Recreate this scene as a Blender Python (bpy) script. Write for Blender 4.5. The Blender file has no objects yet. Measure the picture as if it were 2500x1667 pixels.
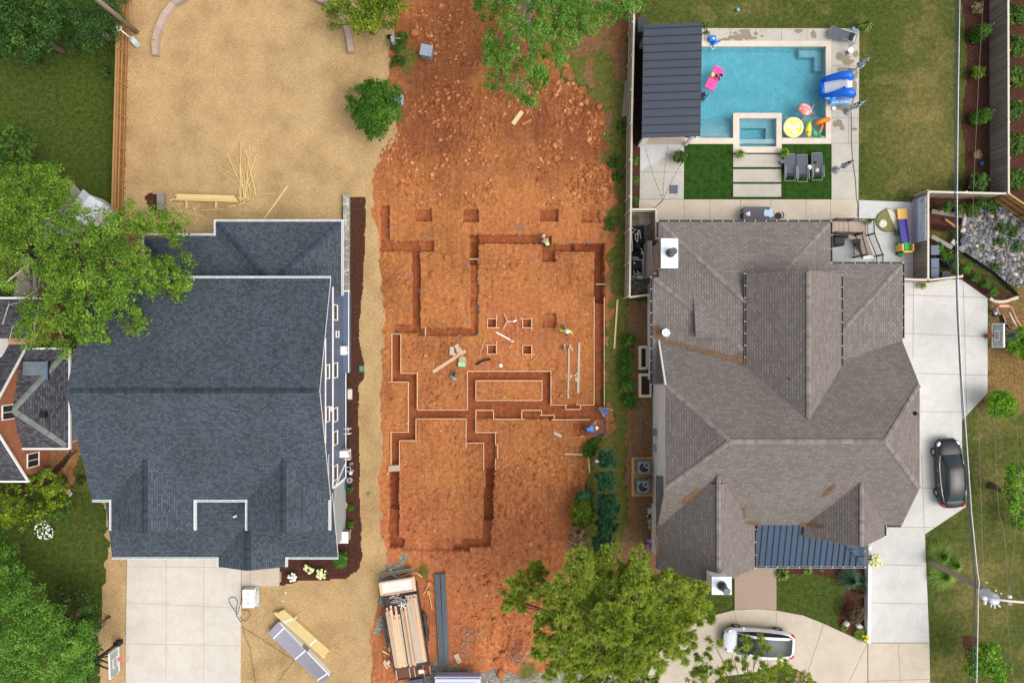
import bpy, math, random
import numpy as np
from mathutils import Vector, Matrix
R = math.radians
random.seed(7)
rng = np.random.default_rng(11)
SC = bpy.context.scene
COL = SC.collection

# ------------------------------------------------------------------ camera, sky, sun, exposure
CAM_H = 49.0
cam_d = bpy.data.cameras.new('camera'); cam = bpy.data.objects.new('camera', cam_d); COL.objects.link(cam)
cam.location = (0, 0, CAM_H); cam.rotation_euler = (0, 0, 0)
cam_d.sensor_width = 36; cam_d.lens = 24; cam_d.clip_start = 0.5; cam_d.clip_end = 1000
SC.camera = cam
SUN_EL, SUN_AZ = R(56), R(112)          # azimuth clockwise from +Y: sun in the east-south-east, veiled by cloud
w = bpy.data.worlds.new('World'); SC.world = w; w.use_nodes = True
nt = w.node_tree; bg = nt.nodes['Background']
sky = nt.nodes.new('ShaderNodeTexSky'); sky.sky_type = 'NISHITA'; sky.sun_disc = False
sky.sun_elevation = SUN_EL; sky.sun_rotation = SUN_AZ
sky.air_density = 1.6; sky.dust_density = 6.0; sky.ozone_density = 1.0
hsv = nt.nodes.new('ShaderNodeHueSaturation'); hsv.inputs['Saturation'].default_value = 0.42   # cloud-covered sky: nearly white
nt.links.new(sky.outputs[0], hsv.inputs['Color']); nt.links.new(hsv.outputs[0], bg.inputs[0]); bg.inputs[1].default_value = 0.15
sun_d = bpy.data.lights.new('sun', 'SUN'); sun = bpy.data.objects.new('sun', sun_d); COL.objects.link(sun)
sun_d.energy = 1.0; sun_d.angle = R(60); sun_d.color = (1.0, 0.97, 0.93)
sv = Vector((math.sin(SUN_AZ) * math.cos(SUN_EL), math.cos(SUN_AZ) * math.cos(SUN_EL), math.sin(SUN_EL)))
sun.rotation_euler = (-sv).to_track_quat('-Z', 'Y').to_euler()
SC.view_settings.view_transform = 'Standard'; SC.view_settings.look = 'None'
SC.view_settings.exposure = 0.24; SC.view_settings.gamma = 1; SC.view_settings.use_curve_mapping = False
SC.cycles.max_bounces = 7; SC.cycles.diffuse_bounces = 3; SC.cycles.transparent_max_bounces = 12
SC.cycles.sample_clamp_indirect = 4

# ------------------------------------------------------------------ helpers
F = 24 / 36 * 2500
def P(px, py, h=0.0):
    k = (CAM_H - h) / F
    return Vector(((px - 1250) * k, (833.5 - py) * k, h))
def P2(px, py, h=0.0):
    v = P(px, py, h); return (v.x, v.y)

class MB:
    def __init__(s): s.v = []; s.f = []; s.m = []; s.sm = []
    def add(s, vs, fs, m=0, smooth=False):
        o = len(s.v); s.v += [tuple(v) for v in vs]
        for f in fs: s.f.append(tuple(i + o for i in f)); s.m.append(m); s.sm.append(smooth)
        return s
    def box(s, x0, x1, y0, y1, z0, z1, m=0):
        v = [(x, y, z) for z in (z0, z1) for y in (y0, y1) for x in (x0, x1)]
        return s.add(v, [(0, 2, 3, 1), (4, 5, 7, 6), (0, 1, 5, 4), (2, 6, 7, 3), (0, 4, 6, 2), (1, 3, 7, 5)], m)
    def obox(s, c, d, rz=0, m=0, rx=0, ry=0):
        M = Matrix.Translation(Vector(c)) @ Matrix.Rotation(rz, 4, 'Z') @ Matrix.Rotation(ry, 4, 'Y') @ Matrix.Rotation(rx, 4, 'X')
        x, y, z = d[0] / 2, d[1] / 2, d[2] / 2
        v = [M @ Vector((a, b, e)) for e in (-z, z) for b in (-y, y) for a in (-x, x)]
        return s.add(v, [(0, 2, 3, 1), (4, 5, 7, 6), (0, 1, 5, 4), (2, 6, 7, 3), (0, 4, 6, 2), (1, 3, 7, 5)], m)
    def bar(s, a, b, wd, th, m=0):       # a box from a to b, wd wide (sideways), th thick (upwards)
        a = Vector(a); b = Vector(b); d = b - a; L = d.length
        if L < 1e-6: return s
        d.normalize(); side = d.cross(Vector((0, 0, 1)))
        if side.length < 1e-4: side = Vector((1, 0, 0))
        side.normalize(); up = side.cross(d).normalized()
        v = [p + side * (i * wd / 2) + up * (j * th / 2) for p in (a, b) for j in (-1, 1) for i in (-1, 1)]
        return s.add(v, [(0, 2, 3, 1), (4, 5, 7, 6), (0, 1, 5, 4), (2, 6, 7, 3), (0, 4, 6, 2), (1, 3, 7, 5)], m)
    def tube(s, pts, r, n=8, m=0, cap=True):
        pts = [Vector(p) for p in pts]; rs = r if isinstance(r, (list, tuple)) else [r] * len(pts)
        o = len(s.v); prev = None
        for i, p in enumerate(pts):
            d = (pts[min(i + 1, len(pts) - 1)] - pts[max(i - 1, 0)]).normalized()
            if prev is None:
                a = d.cross(Vector((0, 0, 1)))
                if a.length < 1e-3: a = d.cross(Vector((0, 1, 0)))
            else: a = prev - d * prev.dot(d)
            a.normalize(); b = d.cross(a); prev = a
            for k in range(n):
                t = 2 * math.pi * k / n
                s.v.append(tuple(p + (a * math.cos(t) + b * math.sin(t)) * rs[i]))
        for i in range(len(pts) - 1):
            for k in range(n):
                s.f.append((o + i * n + k, o + i * n + (k + 1) % n, o + (i + 1) * n + (k + 1) % n, o + (i + 1) * n + k)); s.m.append(m); s.sm.append(True)
        if cap:
            s.f.append(tuple(o + k for k in reversed(range(n)))); s.m.append(m); s.sm.append(False)
            e = o + (len(pts) - 1) * n
            s.f.append(tuple(e + k for k in range(n))); s.m.append(m); s.sm.append(False)
        return s
    def lathe(s, c, prof, n=20, m=0, smooth=True, sx=1, sy=1, rz=0):   # prof: (radius, z)
        o = len(s.v); c = Vector(c); cr, sr = math.cos(rz), math.sin(rz)
        for (r, z) in prof:
            for k in range(n):
                t = 2 * math.pi * k / n; x, y = r * sx * math.cos(t), r * sy * math.sin(t)
                s.v.append((c.x + x * cr - y * sr, c.y + x * sr + y * cr, c.z + z))
        for i in range(len(prof) - 1):
            for k in range(n):
                s.f.append((o + i * n + k, o + i * n + (k + 1) % n, o + (i + 1) * n + (k + 1) % n, o + (i + 1) * n + k)); s.m.append(m); s.sm.append(smooth)
        s.f.append(tuple(o + k for k in reversed(range(n)))); s.m.append(m); s.sm.append(False)
        e = o + (len(prof) - 1) * n
        s.f.append(tuple(e + k for k in range(n))); s.m.append(m); s.sm.append(False)
        return s
    def torus(s, c, R_, r, n=28, k=8, m=0, tilt=None):
        c = Vector(c); T = tilt or Matrix.Identity(3); o = len(s.v)
        for i in range(n):
            a = 2 * math.pi * i / n
            for j in range(k):
                b = 2 * math.pi * j / k
                s.v.append(tuple(c + T @ Vector(((R_ + r * math.cos(b)) * math.cos(a), (R_ + r * math.cos(b)) * math.sin(a), r * math.sin(b)))))
        for i in range(n):
            for j in range(k):
                s.f.append((o + i * k + j, o + ((i + 1) % n) * k + j, o + ((i + 1) % n) * k + (j + 1) % k, o + i * k + (j + 1) % k)); s.m.append(m); s.sm.append(True)
        return s
    def prism(s, pts, z0, z1, m=0, side=None):   # pts: (x, y) polygon
        n = len(pts)
        ar = sum(pts[i][0] * pts[(i + 1) % n][1] - pts[(i + 1) % n][0] * pts[i][1] for i in range(n))
        if ar < 0: pts = list(reversed(pts))
        zt = z1 if callable(z1) else (lambda x, y: z1)
        v = [(x, y, z0) for x, y in pts] + [(x, y, zt(x, y)) for x, y in pts]
        s.add(v, [tuple(reversed(range(n)))] + [(i, (i + 1) % n, n + (i + 1) % n, n + i) for i in range(n)], m if side is None else side)
        o = len(s.v) - n
        s.f.append(tuple(o + i for i in range(n))); s.m.append(m); s.sm.append(False)
        return s
    def blob(s, c, r, n=10, k=6, m=0, jit=0.0, rz=0, seed=None, squash=None):
        q = random.Random(seed if seed is not None else random.random()); c = Vector(c)
        r = Vector(r) if not isinstance(r, (int, float)) else Vector((r, r, r)); o = len(s.v); cr, sr = math.cos(rz), math.sin(rz)
        for i in range(1, k):
            a = math.pi * i / k
            for j in range(n):
                b = 2 * math.pi * j / n; f = 1 + q.uniform(-jit, jit)
                x, y, z = r.x * math.sin(a) * math.cos(b) * f, r.y * math.sin(a) * math.sin(b) * f, r.z * math.cos(a) * f
                s.v.append((c.x + x * cr - y * sr, c.y + x * sr + y * cr, c.z + z))
        s.v.append((c.x, c.y, c.z + r.z)); s.v.append((c.x, c.y, c.z - r.z)); t, bt = len(s.v) - 2, len(s.v) - 1
        sm = jit < 0.1
        for i in range(k - 2):
            for j in range(n):
                s.f.append((o + i * n + j, o + (i + 1) * n + j, o + (i + 1) * n + (j + 1) % n, o + i * n + (j + 1) % n)); s.m.append(m); s.sm.append(sm)
        for j in range(n):
            s.f.append((t, o + j, o + (j + 1) % n)); s.m.append(m); s.sm.append(sm)
            e = o + (k - 2) * n; s.f.append((bt, e + (j + 1) % n, e + j)); s.m.append(m); s.sm.append(sm)
        return s
    def build(s, name, mats, parent=None, uv=None, bevel=0):
        me = bpy.data.meshes.new(name); me.from_pydata(s.v, [], s.f)
        if not isinstance(mats, (list, tuple)): mats = [mats]
        for x in mats: me.materials.append(x)
        me.polygons.foreach_set('material_index', s.m); me.polygons.foreach_set('use_smooth', s.sm)
        if uv: slope_uv(me)
        me.update()
        o = bpy.data.objects.new(name, me); COL.objects.link(o)
        if bevel:
            b = o.modifiers.new('bevel', 'BEVEL'); b.width = bevel; b.segments = 2; b.limit_method = 'ANGLE'
        if parent is not None: adopt(o, parent)
        return o

def adopt(o, parent):
    o.parent = parent; o.matrix_parent_inverse = (world_of(parent)).inverted()
def world_of(o):
    M = Matrix.Translation(o.location) @ o.rotation_euler.to_matrix().to_4x4()
    if o.parent is not None: return world_of(o.parent) @ o.matrix_parent_inverse @ M
    return M
def slope_uv(me):
    uvl = me.uv_layers.new(name='slope')
    for p in me.polygons:
        n = p.normal; u = Vector((0, 0, 1)).cross(n)
        if u.length < 1e-3: u = Vector((1, 0, 0))
        u.normalize(); v = n.cross(u)
        for li in p.loop_indices:
            c = me.vertices[me.loops[li].vertex_index].co
            uvl.data[li].uv = (c.dot(u), c.dot(v))
def tag(o, label=None, cat=None, group=None, kind=None):
    if label: o['label'] = label
    if cat: o['category'] = cat
    if group: o['group'] = group
    if kind: o['kind'] = kind
    return o
def thing(name, label, cat, loc=(0, 0, 0), group=None):
    o = bpy.data.objects.new(name, None); COL.objects.link(o); o.location = loc; o.empty_display_size = 0.2
    return tag(o, label, cat, group)
def structure(o): o['kind'] = 'structure'; return o
def copy_tree(o, parent=None):
    c = o.copy(); COL.objects.link(c)
    if parent is not None: c.parent = parent
    for ch in list(o.children): copy_tree(ch, c)
    return c

# ------------------------------------------------------------------ materials
def lin(c): return tuple((x / 255 / 12.92) if x / 255 <= 0.04045 else ((x / 255 + 0.055) / 1.055) ** 2.4 for x in c)
MATS = {}
class NT:
    def __init__(s, m): s.t = m.node_tree; s.L = s.t.links
    def n(s, kind, **kw):
        x = s.t.nodes.new(kind)
        for k, v in kw.items():
            if k in x.inputs: x.inputs[k].default_value = v
            else: setattr(x, k, v)
        return x
    def l(s, a, b): s.L.new(a, b)
    def noise(s, scale, detail=3, rough=0.55, vec=None, dist=0.0):
        x = s.n('ShaderNodeTexNoise'); x.inputs['Scale'].default_value = scale; x.inputs['Detail'].default_value = detail
        x.inputs['Roughness'].default_value = rough; x.inputs['Distortion'].default_value = dist
        if vec is not None: s.l(vec, x.inputs['Vector'])
        return x
    def ramp(s, fac, stops, interp='LINEAR'):
        x = s.n('ShaderNodeValToRGB'); x.color_ramp.interpolation = interp; e = x.color_ramp.elements
        while len(e) < len(stops): e.new(0.5)
        for i, (p, c) in enumerate(stops): e[i].position = p; e[i].color = (*c, 1) if len(c) == 3 else c
        s.l(fac, x.inputs[0]); return x.outputs[0]
    def mix(s, fac, a, b, mode='MIX'):
        x = s.n('ShaderNodeMix', data_type='RGBA', blend_type=mode)
        for inp, val in ((x.inputs[0], fac), (x.inputs[6], a), (x.inputs[7], b)):
            if isinstance(val, (int, float)): inp.default_value = val
            elif isinstance(val, tuple): inp.default_value = (*val, 1) if len(val) == 3 else val
            else: s.l(val, inp)
        return x.outputs[2]
    def math(s, op, a, b=None, clamp=False):
        x = s.n('ShaderNodeMath', operation=op, use_clamp=clamp)
        for i, val in enumerate((a, b)):
            if val is None: continue
            if isinstance(val, (int, float)): x.inputs[i].default_value = val
            else: s.l(val, x.inputs[i])
        return x.outputs[0]
    def bump(s, h, strength=0.3, dist=0.05):
        x = s.n('ShaderNodeBump'); x.inputs['Strength'].default_value = strength; x.inputs['Distance'].default_value = dist
        s.l(h, x.inputs['Height']); return x.outputs[0]
def new_mat(name):
    m = bpy.data.materials.new(name); m.use_nodes = True; MATS[name] = m
    t = NT(m); b = m.node_tree.nodes['Principled BSDF']; return m, t, b
def M_(name, color, rough=0.6, var=0.12, scale=3.0, bump=0.0, bscale=30, metal=0.0, spec=0.3, coat=0.0):
    if name in MATS: return MATS[name]
    m, t, b = new_mat(name); c = t.n('ShaderNodeTexCoord').outputs['Object']
    col = color if isinstance(color[0], float) else lin(color)
    n1 = t.noise(scale, 4, 0.6, c)
    f = t.ramp(n1.outputs[0], [(0.3, tuple(max(0, x * (1 - var)) for x in col)), (0.7, tuple(min(1, x * (1 + var)) for x in col))])
    t.l(f, b.inputs['Base Color']); b.inputs['Roughness'].default_value = rough; b.inputs['Metallic'].default_value = metal
    b.inputs['Specular IOR Level'].default_value = spec; b.inputs['Coat Weight'].default_value = coat
    if bump: t.l(t.bump(t.noise(bscale, 3, 0.6, c).outputs[0], bump, 0.02), b.inputs['Normal'])
    return m
def wood(name, c1, c2, rot=0.0, scale=1.0):
    m, t, b = new_mat(name); tc = t.n('ShaderNodeTexCoord').outputs['Object']
    n1 = t.noise(3.0 * scale, 4, 0.65, tc); n2 = t.noise(28 * scale, 2, 0.5, tc)
    oi = t.n('ShaderNodeNewGeometry').outputs['Random Per Island']
    f = t.math('ADD', t.math('MULTIPLY', n1.outputs[0], 0.5), t.math('MULTIPLY', n2.outputs[0], 0.2))
    f = t.math('ADD', f, t.math('MULTIPLY', oi, 0.45))
    t.l(t.ramp(f, [(0.3, lin(c1)), (0.8, lin(c2))]), b.inputs['Base Color']); b.inputs['Roughness'].default_value = 0.75
    return m
def shingles(name, light, dark, line, bw=0.30, rh=0.14, lw=0.012, moss=0.0, patch=0.12, bias=0.0, fine=0.15):
    m, t, b = new_mat(name); uv = t.n('ShaderNodeTexCoord').outputs['UV']; ob = t.n('ShaderNodeTexCoord').outputs['Object']
    br = t.n('ShaderNodeTexBrick'); t.l(uv, br.inputs['Vector'])
    br.inputs['Color1'].default_value = (*lin(light), 1); br.inputs['Color2'].default_value = (*lin(dark), 1); br.inputs['Mortar'].default_value = (*lin(line), 1)
    br.inputs['Scale'].default_value = 1.0; br.inputs['Mortar Size'].default_value = lw; br.inputs['Mortar Smooth'].default_value = 0.3
    br.inputs['Bias'].default_value = bias; br.inputs['Brick Width'].default_value = bw; br.inputs['Row Height'].default_value = rh
    br.offset = 0.37; br.squash = 1.0
    big = t.ramp(t.noise(0.35, 3, 0.5, ob).outputs[0], [(0.3, (1 - patch,) * 3), (0.7, (1 + patch,) * 3)])
    sm = t.ramp(t.noise(14, 2, 0.7, ob).outputs[0], [(0.3, (1 - fine,) * 3), (0.7, (1 + fine,) * 3)])
    c = t.mix(1.0, t.mix(1.0, br.outputs[0], big, 'MULTIPLY'), sm, 'MULTIPLY')
    t.l(c, b.inputs['Base Color']); b.inputs['Roughness'].default_value = 0.9; b.inputs['Specular IOR Level'].default_value = 0.2
    t.l(t.bump(t.noise(22, 3, 0.7, ob).outputs[0], 0.5, 0.02), b.inputs['Normal'])
    return m
def caps(name, light, dark):
    m, t, b = new_mat(name); g = t.n('ShaderNodeNewGeometry').outputs['Random Per Island']
    t.l(t.ramp(g, [(0.0, lin(dark)), (1.0, lin(light))]), b.inputs['Base Color']); b.inputs['Roughness'].default_value = 0.9; b.inputs['Specular IOR Level'].default_value = 0.2
    return m
def concrete(name, c, stain=0.08):
    m, t, b = new_mat(name); ob = t.n('ShaderNodeTexCoord').outputs['Object']; col = lin(c)
    a = t.ramp(t.noise(0.22, 4, 0.6, ob).outputs[0], [(0.3, tuple(x * (1 - stain) for x in col)), (0.7, tuple(min(1, x * (1 + stain)) for x in col))])
    s2 = t.ramp(t.noise(1.3, 5, 0.65, ob, 0.6).outputs[0], [(0.35, (0.93, 0.915, 0.89)), (0.6, (1.02, 1.02, 1.02))])
    s3 = t.ramp(t.noise(9, 3, 0.7, ob).outputs[0], [(0.3, (0.95,) * 3), (0.7, (1.04,) * 3)])
    t.l(t.mix(1, t.mix(1, a, s2, 'MULTIPLY'), s3, 'MULTIPLY'), b.inputs['Base Color']); b.inputs['Roughness'].default_value = 0.85; b.inputs['Specular IOR Level'].default_value = 0.25
    return m
def leaf(name, stops, trans=0.25, rough=0.55):
    m, t, b = new_mat(name); g = t.n('ShaderNodeNewGeometry').outputs['Random Per Island']; ob = t.n('ShaderNodeTexCoord').outputs['Object']
    f = t.math('ADD', t.math('MULTIPLY', g, 0.55), t.math('SUBTRACT', t.math('MULTIPLY', t.noise(0.75, 4, 0.65, ob).outputs[0], 1.3), 0.42))
    c = t.ramp(f, [(p, lin(x)) for p, x in stops])
    t.l(c, b.inputs['Base Color']); b.inputs['Roughness'].default_value = rough; b.inputs['Specular IOR Level'].default_value = 0.3
    tr = t.n('ShaderNodeBsdfTranslucent'); t.l(c, tr.inputs['Color'])
    mx = t.n('ShaderNodeMixShader'); mx.inputs[0].default_value = trans
    t.l(b.outputs[0], mx.inputs[1]); t.l(tr.outputs[0], mx.inputs[2]); t.l(mx.outputs[0], m.node_tree.nodes['Material Output'].inputs[0])
    return m

def value_noise(x, y, scale, seed):       # smooth value noise in numpy
    x = x * scale; y = y * scale; xi = np.floor(x).astype(np.int64); yi = np.floor(y).astype(np.int64); fx = x - xi; fy = y - yi
    fx = fx * fx * (3 - 2 * fx); fy = fy * fy * (3 - 2 * fy)
    def h(a, b):
        n = (a * 374761393 + b * 668265263 + seed * 1442695041) & 0x7fffffff
        n = ((n ^ (n >> 13)) * 1274126177) & 0x7fffffff
        return ((n ^ (n >> 16)) & 0xffff) / 65535.0
    a = h(xi, yi) * (1 - fx) + h(xi + 1, yi) * fx; b = h(xi, yi + 1) * (1 - fx) + h(xi + 1, yi + 1) * fx
    return a * (1 - fy) + b * fy
def fbm(x, y, scale, octs=4, seed=0):
    s = 0; a = 0.5; t = 0
    for o in range(octs): s = s + a * value_noise(x, y, scale * 2 ** o, seed + o * 17); t += a; a *= 0.5
    return s / t
def inside(px, py, poly):
    r = np.zeros(px.shape, bool); n = len(poly)
    for i in range(n):
        x0, y0 = poly[i]; x1, y1 = poly[(i + 1) % n]
        if y0 == y1: continue
        c = ((y0 > py) != (y1 > py)) & (px < (x1 - x0) * (py - y0) / (y1 - y0) + x0); r ^= c
    return r
# ------------------------------------------------------------------ ground: one sheet with trenches and basins dug into it
def axis(segs):
    out = []
    for a, b, st in segs:
        n = max(1, int(round((b - a) / st))); out += list(np.linspace(a, b, n, endpoint=False))
    out.append(segs[-1][1]); return np.array(out)
GX = axis([(-120, -40, 8), (-40, -12, 0.14), (-12, -11, 0.09), (-11, 7.6, 0.06), (7.6, 40, 0.14), (40, 120, 8)])
GY = axis([(-90, -27, 7), (-27, -16, 0.12), (-16, 10, 0.065), (10, 27, 0.10), (27, 90, 7)])
gx, gy = np.meshgrid(GX, GY); PXX = gx * F / CAM_H + 1250; PYY = 833.5 - gy * F / CAM_H
n1 = (fbm(gx, gy, 1.3, 4, 3) - 0.5); n2 = (fbm(gx, gy, 1.3, 4, 91) - 0.5)
def zone(poly, jit=20): return inside(PXX + n1 * jit, PYY + n2 * jit, poly)
def rect(x0, y0, x1, y1): return [(x0, y0), (x1, y0), (x1, y1), (x0, y1)]
STRAW = [(316, -900), (985, -900), (960, 90), (945, 200), (975, 330), (930, 390), (917, 430), (910, 480), (908, 520), (922, 560), (930, 640), (936, 740), (932, 900), (933, 1000),
         (930, 1130), (928, 1230), (936, 1330), (946, 1380), (940, 1420), (925, 1460), (912, 1530), (905, 1600), (900, 2600), (235, 2600), (245, 1560), (250, 1440), (262, 1350), (255, 1240), (225, 1160), (200, 1080), (240, 900), (290, 560), (303, 500)]
CLAY = [(900, -900), (1330, -900), (1345, 60), (1360, 190), (1410, 200), (1465, 250), (1480, 320), (1488, 420), (1512, 470), (1508, 540), (1490, 600), (1482, 700), (1488, 900), (1497, 1050),
        (1440, 1075), (1442, 1180), (1405, 1250), (1395, 1330), (1390, 1500), (1345, 1600), (1345, 2600), (880, 2600)]
WEED_N = [(1290, -900), (1545, -900), (1543, 300), (1535, 740), (1530, 1090), (1485, 1090), (1478, 1000), (1480, 640), (1500, 560), (1480, 400), (1470, 280), (1420, 200), (1370, 180), (1330, 90)]
WEED_STRIP = [(1496, 260), (1545, 240), (1540, 560), (1532, 780), (1524, 1100), (1526, 1300), (1500, 1400), (1420, 1390), (1436, 1240), (1440, 1090), (1500, 1065), (1490, 880), (1497, 640), (1512, 540), (1498, 400)]
DIRT_SIDE = [(1535, 735), (1610, 735), (1625, 900), (1625, 1300), (1620, 1400), (1480, 1420), (1500, 1360), (1530, 1280), (1526, 1080), (1532, 900)]
MULCH = [
    [(842, 483), (893, 483), (893, 560), (889, 640), (881, 740), (877, 830), (890, 890), (889, 925), (877, 940), (876, 1040), (878, 1150), (879, 1250), (881, 1310), (884, 1355), (872, 1392), (845, 1410), (800, 1414), (740, 1416), (684, 1430), (682, 1330), (760, 1300), (800, 1000), (800, 700)],
    [(352, 482), (368, 472), (392, 476), (394, 520), (370, 512)],
    [(1543, 345), (1563, 345), (1563, 515), (1541, 515)], [(1544, 0), (1565, 0), (1562, 72), (1546, 72)],
    [(2347, -900), (2347, 0), (2356, 100), (2363, 180), (2353, 250), (2348, 300), (2354, 370), (2357, 440), (2345, 482), (2262, 470), (2268, 492), (2460, 492), (2460, -900)],
    [(2455, -900), (2900, -900), (2900, 620), (2500, 515), (2455, 487)],
    [(1900, 1380), (2114, 1380), (2114, 1570), (2080, 1548), (2048, 1530), (2052, 1500), (2064, 1470), (2062, 1440), (2040, 1412), (1990, 1400), (1940, 1398), (1915, 1412), (1895, 1418)],
    [(2262, 585), (2300, 580), (2345, 640), (2400, 672), (2478, 727), (2462, 738), (2415, 738), (2345, 680), (2280, 640), (2262, 620)],
    [(2353, 1552), (2378, 1550), (2392, 1570), (2392, 1600), (2375, 1612), (2354, 1600)],
    rect(1583, 738, 1600, 900), [(0, 1165), (70, 1172), (125, 1150), (180, 1090), (120, 1200), (0, 1210)], rect(2262, 490, 2370, 560)]
GRAVEL = [[(1010, 1660), (1035, 1638), (1060, 1618), (1105, 1612), (1140, 1640), (1190, 1628), (1230, 1632), (1290, 1645), (1560, 1618), (1560, 2600), (940, 2600)],
          [(935, 1410), (955, 1370), (985, 1352), (1000, 1380), (985, 1405), (955, 1430), (942, 1480), (948, 1540), (935, 1560), (925, 1530), (930, 1460)],
          [(1545, 500), (1598, 505), (1590, 720), (1540, 725)]]
ORANGE = [[(2412, 730), (2500, 700), (2600, 760), (2600, 1010), (2440, 1010), (2405, 1000), (2412, 900)], [(110, 1040), (210, 1020), (200, 1110), (150, 1200), (105, 1180)],
          [(296, 560), (352, 560), (352, 640), (296, 640)]]
W = {k: np.zeros(gx.shape) for k in ('straw', 'clay', 'mulch', 'gravel', 'weed', 'dirt')}
g_ = {}
g_['straw'] = zone(STRAW, 26); g_['clay'] = zone(CLAY, 40) & ~g_['straw']; g_['weed'] = (zone(WEED_N, 60) | zone(WEED_STRIP, 26))
g_['dirt'] = zone(DIRT_SIDE, 14) | np.any([zone(p, 60) for p in ORANGE], axis=0)
g_['mulch'] = np.any([zone(p, 9) for p in MULCH], axis=0); g_['gravel'] = np.any([zone(p, 44) for p in GRAVEL], axis=0)
for k in ('straw', 'clay', 'weed', 'dirt', 'gravel', 'mulch'):
    for q in W: W[q][g_[k]] = 0
    W[k][g_[k]] = 1
W['dirt'] *= np.where(PXX > 2300, .52, 1)
W['clay'] *= np.where((PYY > 1350) & (PXX < 960), .8, 1)
# weeds grow thin: part of the strip stays bare clay
thin = fbm(gx, gy, 0.5, 4, 55); strip = zone(WEED_STRIP, 30)
W['weed'] = np.where(strip, W['weed'], W['weed'] * np.clip((thin - 0.40) * 4 + 0.45, 0, 1)); bare = g_['weed'] & ~g_['dirt'] & ~g_['gravel'] & ~g_['mulch'] & (~strip)
pat = np.clip((fbm(gx, gy, 0.9, 4, 44) - .46) * 6 + .5, 0, 1); W['weed'] = np.where(bare, np.minimum(W['weed'], .25 + .6 * pat), W['weed']); W['dirt'] = np.where(bare, .38 + .3 * (1 - pat), W['dirt'])
W['clay'] = np.where(bare, np.clip(1.1 - W['weed'] * 1.4, 0, 1), W['clay'])
for (x, y, r) in ((990, 1385, 26), (1030, 1390, 22), (1460, 1110, 30), (985, 130, 40), (1000, 150, 40), (1290, 1640, 30), (1490, 530, 20), (1370, 760, 0), (965, 355, 0)):
    if r:
        d = np.hypot(PXX - x, PYY - y) / r + n1 * 1.5; W['weed'] = np.maximum(W['weed'], np.clip(1.2 - d, 0, 1) * 0.8)
# dryness of the lawns (a property of the turf itself)
dry = np.clip((fbm(gx, gy, 0.16, 4, 23) - 0.42) * 4, 0, 1) * 0.7
def spot(x, y, rx, ry, a): return a * np.exp(-(((PXX - x) / rx) ** 2 + ((PYY - y) / ry) ** 2))
dry = dry * 0.22 + np.clip((fbm(gx, gy, 0.8, 4, 29) - 0.55) * 3, 0, .3) + spot(2275, 280, 70, 160, 0.6) + spot(2180, 330, 70, 150, 0.3) + spot(2400, 1450, 80, 160, 0.45) + spot(2440, 980, 60, 60, 0.5) + spot(150, 1330, 90, 80, 0.45) + spot(235, 1250, 40, 120, 0.5) + spot(2310, 1000, 0.1, 0.1, 0)
yard_l = (PXX < 300) & (PYY < 600); front = (PXX > 1540) & (PXX < 2120) & (PYY > 1380)
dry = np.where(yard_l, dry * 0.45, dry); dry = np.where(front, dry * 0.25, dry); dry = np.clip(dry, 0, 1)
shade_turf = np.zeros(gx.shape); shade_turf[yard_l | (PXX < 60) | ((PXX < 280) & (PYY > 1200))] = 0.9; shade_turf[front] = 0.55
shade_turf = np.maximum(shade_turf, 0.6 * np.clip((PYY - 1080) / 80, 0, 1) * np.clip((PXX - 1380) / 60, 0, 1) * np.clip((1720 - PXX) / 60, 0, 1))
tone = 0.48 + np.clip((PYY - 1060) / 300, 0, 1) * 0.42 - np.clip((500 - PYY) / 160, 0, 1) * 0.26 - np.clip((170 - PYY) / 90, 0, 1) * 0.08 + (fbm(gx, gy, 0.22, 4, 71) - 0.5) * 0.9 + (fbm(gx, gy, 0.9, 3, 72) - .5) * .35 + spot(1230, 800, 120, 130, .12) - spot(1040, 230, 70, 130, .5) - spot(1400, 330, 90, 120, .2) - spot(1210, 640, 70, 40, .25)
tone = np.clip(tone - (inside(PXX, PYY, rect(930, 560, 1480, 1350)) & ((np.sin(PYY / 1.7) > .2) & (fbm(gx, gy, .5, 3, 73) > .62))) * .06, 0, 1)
# heights
Z = (fbm(gx, gy, 0.25, 3, 5) - 0.5) * 0.05
rough = fbm(gx, gy, 2.2, 5, 8) - 0.5
rock_f = np.clip((fbm(gx, gy, 0.35, 3, 40) - 0.47) * 6, 0, 1)
Z += W['clay'] * (rough * 0.05 + np.clip(fbm(gx, gy, 5, 3, 77) - 0.55, 0, 1) * 0.45 * rock_f)
Z += W['straw'] * (fbm(gx, gy, 4, 3, 15) - 0.5) * 0.06 + W['mulch'] * (0.02 + (fbm(gx, gy, 5, 3, 19) - 0.5) * 0.08)
Z += W['weed'] * (fbm(gx, gy, 4, 3, 16)) * 0.12
flat_rects = [rect(1560, 60, 2105, 545), rect(300, 1350, 685, 2600), rect(2085, 480, 2425, 1290), rect(2025, 1250, 2240, 2600), rect(1680, 1375, 1910, 2600), rect(170, 520, 850, 1400), rect(0, 840, 185, 1180), rect(1590, 540, 2240, 1320)]
Z = np.where(np.any([inside(PXX, PYY, p) for p in flat_rects], axis=0), np.minimum(Z, 0.0) - 0.03, Z)
Z -= spot(1390, 1075, 60, 0.1, 0)
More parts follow.
